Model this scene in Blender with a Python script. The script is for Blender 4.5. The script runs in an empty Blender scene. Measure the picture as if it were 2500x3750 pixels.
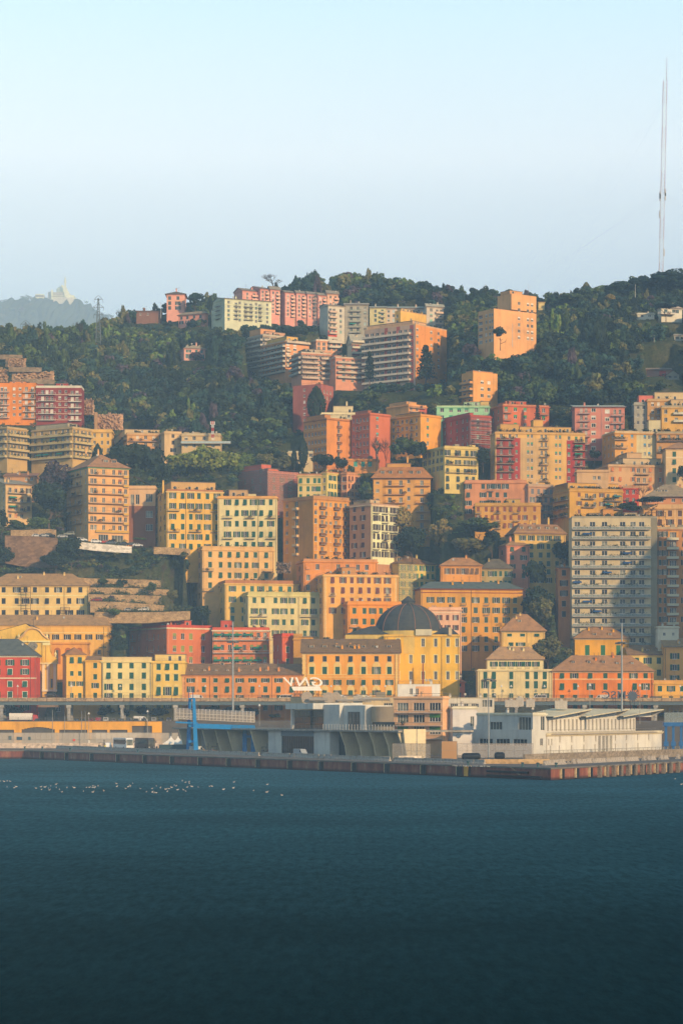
import bpy, math, random
import numpy as np
from mathutils import Matrix, Vector, Euler
PI = math.pi
rad = math.radians
C = bpy.context.scene.collection
SC = bpy.context.scene
# ------------------------------------------------------------------ camera, sky, sun, exposure
FPX, HZ, CAMZ = 9000.0, 2600.0, 17.0          # focal length and horizon row in pixels of the 2500 x 3750 photograph
cam = bpy.data.objects.new('camera', bpy.data.cameras.new('camera'))
C.objects.link(cam)
cam.data.sensor_fit = 'VERTICAL'
cam.data.sensor_height = 36.0
cam.data.lens = FPX / 3750 * 36.0
cam.data.shift_y = (HZ - 1875) / 3750
cam.data.clip_start = 1.0
cam.data.clip_end = 60000
cam.location = (0, 0, CAMZ)
cam.rotation_euler = (PI / 2, 0, 0)
SC.camera = cam
SUN_AZ, SUN_EL = 37.0, 19.0                   # degrees to the right of straight behind the camera, and above the horizon
w = bpy.data.worlds.new('World')
SC.world = w
w.use_nodes = True
nt = w.node_tree
bg = nt.nodes['Background']
sky = nt.nodes.new('ShaderNodeTexSky')
sky.sky_type = 'NISHITA'
sky.sun_disc = False
sky.sun_elevation = rad(SUN_EL)
sky.sun_rotation = rad(180 - SUN_AZ)
sky.air_density = 1.0
sky.dust_density = 1.6
sky.ozone_density = 1.6
wtc = nt.nodes.new('ShaderNodeTexCoord'); wsp = nt.nodes.new('ShaderNodeSeparateXYZ'); nt.links.new(wtc.outputs['Generated'], wsp.inputs[0])
wrp = nt.nodes.new('ShaderNodeValToRGB'); nt.links.new(wsp.outputs[2], wrp.inputs[0])
VEIL = [(0.0, (.17, .245, .32)), (.12, (.34, .43, .51)), (.155, (.55, .62, .66)), (.185, (.74, .79, .80)), (.22, (.90, .94, .93)), (.275, (.63, .82, .86)), (.33, (.25, .38, .455)), (1.0, (.09, .165, .235))]
while len(wrp.color_ramp.elements) < len(VEIL): wrp.color_ramp.elements.new(.5)
for k_, (p_, c_) in enumerate(VEIL): wrp.color_ramp.elements[k_].position = p_; wrp.color_ramp.elements[k_].color = (*c_, 1)
wmx = nt.nodes.new('ShaderNodeMix'); wmx.data_type = 'RGBA'; wmx.inputs[0].default_value = .78
wsc = nt.nodes.new('ShaderNodeVectorMath'); wsc.operation = 'SCALE'; wsc.inputs['Scale'].default_value = 12.2
nt.links.new(wrp.outputs[0], wsc.inputs[0]); nt.links.new(sky.outputs[0], wmx.inputs[6]); nt.links.new(wsc.outputs[0], wmx.inputs[7])
nt.links.new(wmx.outputs[2], bg.inputs[0])
bg.inputs[1].default_value = 0.14
sl = bpy.data.lights.new('sun', 'SUN')
sl.energy = 5.0
sl.angle = rad(0.6)
sl.color = (1.0, 0.69, 0.38)
sun = bpy.data.objects.new('sun', sl)
C.objects.link(sun)
sd = Vector((math.sin(rad(SUN_AZ)) * math.cos(rad(SUN_EL)), -math.cos(rad(SUN_AZ)) * math.cos(rad(SUN_EL)), math.sin(rad(SUN_EL))))
sun.rotation_euler = sd.to_track_quat('Z', 'Y').to_euler()
SC.view_settings.view_transform = 'Standard'
SC.view_settings.look = 'None'
SC.view_settings.exposure = 0.10
SC.view_settings.gamma = 1.0
cy = SC.cycles
cy.max_bounces = 7
cy.diffuse_bounces = 2
cy.glossy_bounces = 2
cy.transmission_bounces = 3
cy.volume_bounces = 4
cy.transparent_max_bounces = 6
cy.caustics_reflective = False
cy.caustics_refractive = False
cy.use_denoising = True
# ------------------------------------------------------------------ pixels to places
TI = {}
for j, y in enumerate((950, 1350, 1750, 2150, 2500)):
 for i, x in enumerate((0, 800, 1650)):
  TI['abc'[i] + str(j + 1)] = (x, y)
TS = 1568 / 850.0
def PX(t, x): return TI[t][0] + x / TS
def PY(t, y): return TI[t][1] + y / TS
def at(px, py, D): return Vector(((px - 1250) / FPX * D, D, CAMZ - (py - HZ) / FPX * D))
def zat(py, D): return CAMZ - (py - HZ) / FPX * D
DX = np.array([-900, 0, 500, 900, 1300, 1800, 2500, 3500], float)
DYY = np.array([2640, 2560, 2450, 2300, 2150, 2000, 1850, 1700, 1550, 1450, 1300, 1200, 1100, 1000], float)
DT = np.array([
 [938] * 8, [946] * 8,
 [962, 962, 962, 966, 966, 962, 962, 962],
 [990, 990, 990, 986, 986, 984, 984, 984],
 [1015, 1015, 1012, 1006, 1003, 1000, 998, 1000],
 [1040, 1040, 1034, 1025, 1020, 1018, 1012, 1020],
 [1066, 1066, 1076, 1060, 1045, 1040, 1032, 1040],
 [1100, 1100, 1112, 1100, 1085, 1070, 1060, 1065],
 [1135, 1140, 1185, 1155, 1125, 1105, 1092, 1100],
 [1165, 1175, 1240, 1205, 1150, 1130, 1118, 1130],
 [1225, 1235, 1325, 1265, 1205, 1185, 1165, 1180],
 [1300, 1310, 1395, 1345, 1325, 1260, 1230, 1250],
 [1390, 1400, 1450, 1430, 1425, 1345, 1310, 1330],
 [1470, 1490, 1530, 1520, 1520, 1440, 1400, 1430]], float)
RX = np.array([-900, 0, 200, 300, 420, 500, 700, 850, 1000, 1100, 1250, 1450, 1600, 1750, 1950, 2050, 2150, 2250, 2350, 2450, 2600, 3500], float)
RY = np.array([1260, 1232, 1244, 1232, 1205, 1168, 1135, 1125, 1095, 1062, 1042, 1042, 1072, 1092, 1097, 1094, 1088, 1066, 1046, 1026, 1020, 1120], float)
def dcol(px):
 px = min(max(px, -900), 3500)
 i = int(np.clip(np.searchsorted(DX, px) - 1, 0, len(DX) - 2))
 t = (px - DX[i]) / (DX[i + 1] - DX[i])
 t = t * t * (3 - 2 * t)
 return DT[:, i] * (1 - t) + DT[:, i + 1] * t
def D_at(px, py): return float(np.interp(-py, -DYY, dcol(px)))
def ridge(px): return float(np.interp(px, RX, RY))
def y_at(px, D): return float(np.interp(D, dcol(px), DYY))
def ground_z(X, Y):
 px = 1250 + FPX * X / Y
 return zat(max(y_at(px, Y), ridge(px)), Y)
# ------------------------------------------------------------------ mesh helpers
class MB:
 def __init__(s): s.v, s.f, s.m = [], [], []
 def poly(s, pts, mi=0):
  n = len(s.v); s.v += [tuple(p) for p in pts]; s.f.append(tuple(range(n, n + len(pts)))); s.m.append(mi)
 def box(s, x0, y0, z0, x1, y1, z1, mi=0):
  n = len(s.v)
  s.v += [(x0, y0, z0), (x1, y0, z0), (x1, y1, z0), (x0, y1, z0), (x0, y0, z1), (x1, y0, z1), (x1, y1, z1), (x0, y1, z1)]
  s.f += [tuple(n + i for i in q) for q in ((0, 3, 2, 1), (4, 5, 6, 7), (0, 1, 5, 4), (1, 2, 6, 5), (2, 3, 7, 6), (3, 0, 4, 7))]
  s.m += [mi] * 6
 def bar(s, a, b, r, mi=0, n=4, r2=None):
  a, b = Vector(a), Vector(b); d = b - a
  if d.length < 1e-6: return
  u = d.orthogonal().normalized(); v = d.cross(u).normalized(); k = len(s.v); r2 = r if r2 is None else r2
  for i in range(n):
   t = 2 * PI * i / n + PI / 4; o = u * math.cos(t) + v * math.sin(t)
   s.v += [tuple(a + o * r), tuple(b + o * r2)]
  for i in range(n):
   j = (i + 1) % n; s.f.append((k + 2 * i, k + 2 * j, k + 2 * j + 1, k + 2 * i + 1)); s.m.append(mi)
  s.f.append(tuple(k + 2 * i for i in reversed(range(n)))); s.f.append(tuple(k + 2 * i + 1 for i in range(n))); s.m += [mi, mi]
 def prism(s, pts, y0, y1, mi=0):           # outline in x,z pushed from y0 to y1
  k, n = len(s.v), len(pts)
  s.v += [(x, y0, z) for x, z in pts] + [(x, y1, z) for x, z in pts]
  s.f.append(tuple(range(k, k + n))); s.f.append(tuple(k + n + i for i in reversed(range(n)))); s.m += [mi, mi]
  for i in range(n):
   j = (i + 1) % n; s.f.append((k + i, k + n + i, k + n + j, k + j)); s.m.append(mi)
 def slab(s, pts, z0, z1, mi=0):            # outline in x,y pushed from z0 to z1
  k, n = len(s.v), len(pts)
  s.v += [(x, y, z0) for x, y in pts] + [(x, y, z1) for x, y in pts]
  s.f.append(tuple(k + i for i in reversed(range(n)))); s.f.append(tuple(k + n + i for i in range(n))); s.m += [mi, mi]
  for i in range(n):
   j = (i + 1) % n; s.f.append((k + i, k + j, k + n + j, k + n + i)); s.m.append(mi)
 def lathe(s, prof, n=16, c=(0, 0, 0), mi=0):
  k = len(s.v)
  for r, z in prof:
   for i in range(n):
    t = 2 * PI * i / n; s.v.append((c[0] + r * math.cos(t), c[1] + r * math.sin(t), c[2] + z))
  for a in range(len(prof) - 1):
   for i in range(n):
    j = (i + 1) % n; s.f.append((k + a * n + i, k + a * n + j, k + (a + 1) * n + j, k + (a + 1) * n + i)); s.m.append(mi)
 def ico(s, c, r, mi=0):
  s.lathe([(0.01, -r[2]), (r[0] * .75, -r[2] * .6), (r[0], 0), (r[0] * .75, r[2] * .6), (0.01, r[2])], 6, c, mi)
 def mesh(s, name, mats):
  me = bpy.data.meshes.new(name); me.from_pydata(s.v, [], s.f)
  for m in (mats if isinstance(mats, (list, tuple)) else [mats]): me.materials.append(m)
  me.polygons.foreach_set('material_index', s.m); me.update(); return me
 def obj(s, name, mats, parent=None, loc=None, rz=0.0):
  return link(s.mesh(name, mats), name, parent, loc, rz)
def link(me, name, parent=None, loc=None, rz=0.0):
 o = bpy.data.objects.new(name, me); C.objects.link(o)
 if parent is not None: o.parent = parent
 if loc is not None: o.location = loc
 if rz: o.rotation_euler = (0, 0, rz)
 return o
def tag(o, label=None, cat=None, group=None, kind=None):
 if label: o['label'] = label
 if cat: o['category'] = cat
 if group: o['group'] = group
 if kind: o['kind'] = kind
 return o
def thing(name, label, cat, loc=(0, 0, 0), rz=0.0, group=None):
 o = link(None, name, None, loc, rz); return tag(o, label, cat, group)
def kids(o): return [c for c in ALLKIDS.get(o.name, [])]
ALLKIDS = {}
def copy_tree(o, parent=None):
 c = o.copy(); C.objects.link(c)
 if parent is not None: c.parent = parent
 for ch in list(o.children): copy_tree(ch, c)
 return c
def quads_mesh(name, V, mat, col=None):        # V: (n,4,3) array of quads, col: (n,3)
 n = len(V); me = bpy.data.meshes.new(name)
 me.vertices.add(n * 4); me.vertices.foreach_set('co', V.reshape(-1).astype(np.float32))
 me.loops.add(n * 4); me.loops.foreach_set('vertex_index', np.arange(n * 4, dtype=np.int32))
 me.polygons.add(n); me.polygons.foreach_set('loop_start', np.arange(0, n * 4, 4, dtype=np.int32))
 if col is not None:
  a = me.attributes.new('tint', 'FLOAT_COLOR', 'FACE')
  a.data.foreach_set('color', np.concatenate([col, np.ones((n, 1))], 1).reshape(-1).astype(np.float32))
 me.materials.append(mat); me.update(calc_edges=True); return me
# ------------------------------------------------------------------ materials
def hexlin(h):
 c = [int(h[i:i + 2], 16) / 255 for i in (0, 2, 4)]
 return tuple(x / 12.92 if x <= 0.04045 else ((x + 0.055) / 1.055) ** 2.4 for x in c)
def under_sun(h):                             # base colour of a surface that looks like h when the low warm sun is on it
 return tuple(min(.82, x / s) for x, s in zip(hexlin(h), (1.0, 0.99, 1.17)))
MATS = {}
def nodes(name):
 m = bpy.data.materials.new(name); m.use_nodes = True
 return m, m.node_tree, m.node_tree.nodes['Principled BSDF']
def ramp(nt, src, stops):
 r = nt.nodes.new('ShaderNodeValToRGB'); e = r.color_ramp.elements
 while len(e) < len(stops): e.new(0.5)
 for k, (p, c) in enumerate(stops): e[k].position = p; e[k].color = (*c, 1)
 nt.links.new(src, r.inputs[0]); return r.outputs[0]
def noise(nt, scale, detail=4, vec=None, rough=0.6):
 n = nt.nodes.new('ShaderNodeTexNoise'); n.inputs['Scale'].default_value = scale; n.inputs['Detail'].default_value = detail
 n.inputs['Roughness'].default_value = rough
 if vec is not None: nt.links.new(vec, n.inputs['Vector'])
 return n.outputs[0]
def coords(nt, kind='Object', scale=(1, 1, 1)):
 t = nt.nodes.new('ShaderNodeTexCoord'); mp = nt.nodes.new('ShaderNodeMapping'); mp.inputs['Scale'].default_value = scale
 nt.links.new(t.outputs[kind], mp.inputs[0]); return mp.outputs[0]
def mixc(nt, a, b, fac, mode='MULTIPLY'):
 m = nt.nodes.new('ShaderNodeMix'); m.data_type = 'RGBA'; m.blend_type = mode
 for k, x in ((6, a), (7, b)):
  if isinstance(x, tuple): m.inputs[k].default_value = (*x, 1)
  else: nt.links.new(x, m.inputs[k])
 if isinstance(fac, float): m.inputs[0].default_value = fac
 else: nt.links.new(fac, m.inputs[0])
 return m.outputs[2]
def plain(h, rough=0.7, metal=0.0, spec=0.3):
 k = ('p', h, rough, metal)
 if k not in MATS:
  m, nt, b = nodes('paint_' + h)
  c = hexlin(h); n = noise(nt, 1.7, 5, coords(nt))
  r = ramp(nt, n, [(0.25, (.78, .78, .78)), (0.75, (1.1, 1.1, 1.1))])
  nt.links.new(mixc(nt, c, r, 1.0), b.inputs['Base Color'])
  b.inputs['Roughness'].default_value = rough; b.inputs['Metallic'].default_value = metal
  b.inputs['Specular IOR Level'].default_value = spec
  MATS[k] = m
 return MATS[k]
def stucco(h, dirt=1.0):
 k = ('w', h, dirt)
 if k not in MATS:
  m, nt, b = nodes('stucco_' + h)
  c = under_sun(h)
  a = ramp(nt, noise(nt, 0.11, 6, coords(nt)), [(0.28, (1 - .30 * dirt, 1 - .27 * dirt, 1 - .20 * dirt)), (0.5, (.98, .97, .96)), (0.72, (1.08, 1.08, 1.06))])
  s = ramp(nt, noise(nt, 1.0, 5, coords(nt, 'Object', (0.33, 0.33, 0.035)), 0.75), [(0.30, (1 - .24 * dirt, 1 - .26 * dirt, 1 - .27 * dirt)), (0.5, (1.0,) * 3)])
  g = ramp(nt, noise(nt, 3.0, 4, coords(nt)), [(0.3, (.92,) * 3), (0.7, (1.05,) * 3)])
  o = mixc(nt, mixc(nt, mixc(nt, c, a, 1.0), s, 1.0), g, 1.0)
  nt.links.new(o, b.inputs['Base Color']); b.inputs['Roughness'].default_value = 0.9; b.inputs['Specular IOR Level'].default_value = 0.15
  MATS[k] = m
 return MATS[k]
def rooftile(h):
 k = ('r', h)
 if k not in MATS:
  m, nt, b = nodes('rooftile_' + h); c = under_sun(h)
  a = ramp(nt, noise(nt, 0.5, 6, coords(nt)), [(0.25, (.62, .62, .66)), (0.5, (.95,) * 3), (0.75, (1.2, 1.12, 1.0))])
  g = ramp(nt, noise(nt, 5.0, 3, coords(nt, 'Object', (1, 1, 2))), [(0.3, (.72,) * 3), (0.7, (1.15,) * 3)])
  nt.links.new(mixc(nt, mixc(nt, c, a, 1.0), g, 1.0), b.inputs['Base Color']); b.inputs['Roughness'].default_value = 0.9
  b.inputs['Specular IOR Level'].default_value = 0.15
  w_ = nt.nodes.new('ShaderNodeTexWave'); w_.inputs['Scale'].default_value = 1.2; w_.bands_direction = 'Z'
  bp = nt.nodes.new('ShaderNodeBump'); bp.inputs['Strength'].default_value = 0.25; bp.inputs['Distance'].default_value = 0.1
  nt.links.new(coords(nt), w_.inputs[0]); nt.links.new(w_.outputs[1], bp.inputs['Height']); nt.links.new(bp.outputs[0], b.inputs['Normal'])
  MATS[k] = m
 return MATS[k]
def stone(h, h2, scale=0.5, bump=0.5):
 k = ('s', h, h2, scale)
 if k not in MATS:
  m, nt, b = nodes('stone_' + h)
  v = nt.nodes.new('ShaderNodeTexVoronoi'); v.inputs['Scale'].default_value = scale * 3; nt.links.new(coords(nt, 'Object', (1, 1, 1.6)), v.inputs[0])
  c = ramp(nt, noise(nt, scale * .5, 7, coords(nt), .7), [(0.3, hexlin(h)), (0.7, hexlin(h2))])
  g = nt.nodes.new('ShaderNodeHueSaturation'); nt.links.new(c, g.inputs['Color'])
  mr = nt.nodes.new('ShaderNodeMapRange'); mr.inputs[3].default_value = .7; mr.inputs[4].default_value = 1.2
  sx = nt.nodes.new('ShaderNodeSeparateColor'); nt.links.new(v.outputs['Color'], sx.inputs[0]); nt.links.new(sx.outputs[0], mr.inputs[0]); nt.links.new(mr.outputs[0], g.inputs['Value'])
  nt.links.new(g.outputs[0], b.inputs['Base Color']); b.inputs['Roughness'].default_value = 0.95; b.inputs['Specular IOR Level'].default_value = 0.1
  bp = nt.nodes.new('ShaderNodeBump'); bp.inputs['Strength'].default_value = bump; bp.inputs['Distance'].default_value = 0.3
  nt.links.new(noise(nt, scale * 2, 6, coords(nt)), bp.inputs['Height']); nt.links.new(bp.outputs[0], b.inputs['Normal'])
  MATS[k] = m
 return MATS[k]
def glass():
 if 'glass' not in MATS:
  m, nt, b = nodes('window_glass')
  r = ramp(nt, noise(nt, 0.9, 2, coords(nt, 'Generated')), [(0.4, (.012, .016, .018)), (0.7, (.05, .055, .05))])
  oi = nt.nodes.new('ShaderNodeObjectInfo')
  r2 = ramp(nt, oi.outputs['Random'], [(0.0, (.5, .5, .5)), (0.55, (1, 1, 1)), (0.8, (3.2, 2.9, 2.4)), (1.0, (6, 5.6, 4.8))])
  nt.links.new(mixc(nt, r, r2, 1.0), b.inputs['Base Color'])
  b.inputs['Roughness'].default_value = 0.15; b.inputs['Specular IOR Level'].default_value = 0.35
  MATS['glass'] = m
 return MATS['glass']
def leafmat(name='leaf', dark=1.0):
 k = ('l', name)
 if k not in MATS:
  m, nt, b = nodes('foliage_' + name)
  at_ = nt.nodes.new('ShaderNodeAttribute'); at_.attribute_name = 'tint'
  g = ramp(nt, noise(nt, 0.6, 3, coords(nt)), [(0.3, (.75,) * 3), (0.7, (1.25,) * 3)])
  nt.links.new(mixc(nt, at_.outputs[0], g, 1.0), b.inputs['Base Color']); b.inputs['Roughness'].default_value = 0.75; b.inputs['Specular IOR Level'].default_value = 0.2
  MATS[k] = m
 return MATS[k]
# ------------------------------------------------------------------ windows, balconies and other parts of houses
WH = 'd9d2c4'
FOOT = []                                     # building footprints: the terrain is levelled under them
MESHES = {}
def cached(key, fn):
 if key not in MESHES: MESHES[key] = fn()
 return MESHES[key]
def q2(x): return round(x * 10) / 10
def window_mesh(w, h, style, state, hx, merged, frame):
 def fn():
  b = MB(); r = 0.22; x = w / 2; z = h / 2
  mats = [plain(frame, .6), glass(), plain(hx, .65)]
  b.poly([(-x, r, -z), (x, r, -z), (x, r, z), (-x, r, z)], 1)
  if not (style == 'g' and state == 0):
   f = 0.09
   b.box(-x, r - .09, -z, -x + f, r, z, 0); b.box(x - f, r - .09, -z, x, r, z, 0)
   b.box(-x + f, r - .09, z - f, x - f, r, z, 0); b.box(-x + f, r - .09, -z, x - f, r, -z + f, 0)
   if w > 0.8: b.box(-.06, r - .1, -z + f, .06, r, z - f, 0)
   if w > 2.2:
    for s in (-1, 1): b.box(s * w / 4 - .05, r - .09, -z + f, s * w / 4 + .05, r, z - f, 0)
  if style == 'r' and state > 0:
   d = h * (0.98, 0.45, 0.25)[state % 3]
   b.box(-x, r - .15, z - d, x, r - .1, z, 2)
  b.box(-x - .1, -.09, -z - .1, x + .1, .0, -z, 0)
  if style == 'g' and merged:
   if state == 0: b.box(-x, -.05, -z, x, .03, z, 2)
   else:
    for s in (-1, 1): b.box(s * (x + x / 2) - x / 2, -.07, -z, s * (x + x / 2) + x / 2, -.015, z, 2)
  return b.mesh('window', mats)
 return cached(('win', w, h, style, state, hx, merged, frame), fn)
def shutter_mesh(w, h, hx):
 def fn():
  b = MB(); x = w / 2; z = h / 2; f = .07
  b.box(-x, -.05, -z, -x + f, 0, z); b.box(x - f, -.05, -z, x, 0, z); b.box(-x + f, -.05, z - f, x - f, 0, z); b.box(-x + f, -.05, -z, x - f, 0, -z + f)
  b.box(-x + f, -.05, -.05, x - f, 0, .05)
  n = 7
  for i in range(n):
   a = -z + f + (h - 2 * f) * i / n; c = -z + f + (h - 2 * f) * (i + 1) / n
   b.poly([(-x + f, -.04, a), (x - f, -.04, a), (x - f, -.005, c), (-x + f, -.005, c)])
  return b.mesh('shutter', plain(hx, .6))
 return cached(('sh', w, h, hx), fn)
def rail(b, x0, x1, y0, y1, z0, z1, mi=0, gap=0.28, sides=True):
 segs = [((x0, y0), (x1, y0))] + ([((x0, y0), (x0, y1)), ((x1, y0), (x1, y1))] if sides else [])
 for (ax, ay), (bx, by) in segs:
  b.bar((ax, ay, z1), (bx, by, z1), .035, mi); b.bar((ax, ay, z0), (bx, by, z0), .025, mi)
  n = max(1, int(math.hypot(bx - ax, by - ay) / gap))
  for i in range(n + 1):
   t = i / n; px, py = ax + (bx - ax) * t, ay + (by - ay) * t
   b.bar((px, py, z0), (px, py, z1), .016, mi, 3)
def balcony_mesh(w, d, kind, hx, slab):
 def fn():
  b = MB(); x = w / 2
  b.box(-x, -d, -.14, x, -.004, 0.0, 0)
  if kind == 'bar': rail(b, -x + .04, x - .04, -d + .04, -.01, .08, 1.0, 1)
  elif kind == 'sol':
   b.box(-x, -d, 0, x, -d + .1, .95, 1); b.box(-x, -d + .1, 0, -x + .1, -.004, .95, 1); b.box(x - .1, -d + .1, 0, x, -.004, .95, 1)
  elif kind == 'glz':
   b.box(-x, -d, .06, x, -d + .04, .95, 1)
   n = max(1, int(w / 1.5))
   for i in range(n + 1): b.box(-x + w * i / n - .03, -d - .03, 0, -x + w * i / n + .03, -d, 1.05, 0)
   b.box(-x, -d - .03, .97, x, -d + .05, 1.05, 0)
  return b.mesh('balcony', [plain(slab, .8), plain(hx, .6) if kind != 'sol' else stucco(hx)])
 return cached(('bal', w, d, kind, hx, slab), fn)
def dish_mesh():
 def fn():
  b = MB(); b.lathe([(.02, .0), (.25, .05), (.45, .18), (.46, .2), (.26, .1), (.02, .06)], 10)
  for i, v in enumerate(b.v): b.v[i] = (v[0], -v[2] - .2, v[1] + 1.0)
  b.bar((0, 0, 0), (0, 0, 1.0), .04); b.bar((0, -.2, .6), (0, -.65, 1.0), .02)
  return b.mesh('satellite_dish', plain('b9b5ab', .5))
 return cached('dish', fn)
def antenna_mesh(h):
 def fn():
  b = MB(); b.bar((0, 0, 0), (0, 0, h), .035)
  for i in range(4): b.bar((-.5 + .08 * i, 0, h - .1 - i * .28), (.5 - .08 * i, 0, h - .1 - i * .28), .02, 0, 3)
  b.bar((0, -.5, h - .5), (0, .5, h - .5), .02, 0, 3)
  return b.mesh('antenna', plain('5c5850', .5, .6))
 return cached(('ant', h), fn)
def chimney_mesh(h, hx):
 def fn():
  b = MB(); b.box(-.35, -.35, -1.2, .35, .35, h); b.box(-.45, -.45, h, .45, .45, h + .12, 1)
  b.box(-.28, -.28, h + .12, .28, .28, h + .4); b.box(-.4, -.4, h + .4, .4, .4, h + .5, 1)
  return b.mesh('chimney', [stucco(hx), plain('8a7a6a', .9)])
 return cached(('chim', q2(h), hx), fn)
def planter_mesh(seed):
 def fn():
  rn = np.random.RandomState(seed); b = MB(); b.box(-.6, -.25, 0, .6, .25, .4, 0)
  for _ in range(34):
   c = rn.normal(0, 1, 3) * (.45, .25, .35) + (0, 0, .9); d = rn.normal(0, 1, 3); u = np.cross(d, (0, 0, 1)); u /= np.linalg.norm(u) + 1e-6; v = np.cross(u, d); v /= np.linalg.norm(v) + 1e-6
   s = .16; b.poly([c - u * s - v * s, c + u * s - v * s, c + u * s + v * s, c - u * s + v * s], 1)
  return b.mesh('potted_plant', [plain('8d5a3c', .9), plain('2d3a17', .8)])
 return cached(('plant', seed), fn)
def dormer_mesh(w, h, hx, rh):
 def fn():
  b = MB(); x = w / 2
  b.box(-x, 0, -.8, x, 2.4, h, 0); b.box(-x + .22, -.03, .15, x - .22, -.004, h - .18, 1)
  b.box(-.05, -.06, .15, .05, -.03, h - .18, 3); b.box(-x + .12, -.06, .07, -x + .22, 0, h - .1, 3); b.box(x - .22, -.06, .07, x - .12, 0, h - .1, 3)
  b.prism([(-x - .2, h - .02), (x + .2, h - .02), (0, h + .45)], -.25, 2.6, 2)
  return b.mesh('dormer', [stucco(hx), glass(), rooftile(rh), plain(WH, .6)])
 return cached(('dorm', q2(w), q2(h), hx, rh), fn)
class Face:
 def __init__(s, bl, which):
  s.b, s.k = bl, which
  s.dir = (math.cos(bl.th), math.sin(bl.th)) if which == 'F' else (-math.sin(bl.th), math.cos(bl.th))
  s.len = bl.W if which == 'F' else bl.Dp
  s.rz = 0.0 if which == 'F' else -PI / 2
 def x(s, px):
  t = (px - 1250) / FPX; cx, cy_ = s.b.c; l = (t * cy_ - cx) / (s.dir[0] - t * s.dir[1])
  return l if s.k == 'F' else -l
 def lo(s): return 0.0 if s.k == 'F' else -s.len
 def put(s, me, name, x, z, out=0.0, parent=None):
  p = Vector((x, -out, z)); p.rotate(Euler((0, 0, s.rz)))
  return link(me, name, parent or s.b.root, p, s.rz)
 def tr(s, p):
  return p if s.k == 'F' else (p[1], -p[0], p[2])
class Bld: pass
def lighter(h): return ''.join('%02x' % min(255, int(int(h[i:i + 2], 16) * .75 + 60)) for i in (0, 2, 4))
def face_wall(b, face, rects, panels, z0, z1):
 xs = {face.lo(), face.lo() + face.len}; zs = {z0, z1}
 for (x0, x1, a, c) in rects: xs |= {x0, x1}; zs |= {a, c}
 for (x0, x1, a, c, _) in panels: xs |= {x0, x1}; zs |= {a, c}
 lo, hi = face.lo(), face.lo() + face.len
 xs = sorted(x for x in xs if lo <= x <= hi); zs = sorted(z for z in zs if z0 <= z <= z1)
 xs = [x for i, x in enumerate(xs) if i == 0 or x - xs[i - 1] > 1e-3]; zs = [z for i, z in enumerate(zs) if i == 0 or z - zs[i - 1] > 1e-3]
 R = np.array([(r[0], r[1], r[2], r[3]) for r in rects]) if rects else np.zeros((0, 4))
 for i in range(len(xs) - 1):
  cx = (xs[i] + xs[i + 1]) / 2
  for j in range(len(zs) - 1):
   cz = (zs[j] + zs[j + 1]) / 2
   if len(R) and np.any((R[:, 0] < cx) & (R[:, 1] > cx) & (R[:, 2] < cz) & (R[:, 3] > cz)): continue
   mi = 0
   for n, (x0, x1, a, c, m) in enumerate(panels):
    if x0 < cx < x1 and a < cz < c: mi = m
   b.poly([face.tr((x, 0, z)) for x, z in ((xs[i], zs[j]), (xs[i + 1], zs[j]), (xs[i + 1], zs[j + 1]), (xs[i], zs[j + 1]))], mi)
 for (x0, x1, a, c) in rects:
  mi = 0
  for n, (p0, p1, q0, q1, m) in enumerate(panels):
   if p0 < (x0 + x1) / 2 < p1 and q0 < (a + c) / 2 < q1: mi = m
  r = .22
  for P in (((x0, 0, a), (x0, r, a), (x0, r, c), (x0, 0, c)), ((x1, 0, c), (x1, r, c), (x1, r, a), (x1, 0, a)),
     ((x0, 0, c), (x0, r, c), (x1, r, c), (x1, 0, c)), ((x1, 0, a), (x1, r, a), (x0, r, a), (x0, 0, a))):
   b.poly([face.tr(p) for p in P], mi)
NB = [0]
BL = {}
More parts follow.
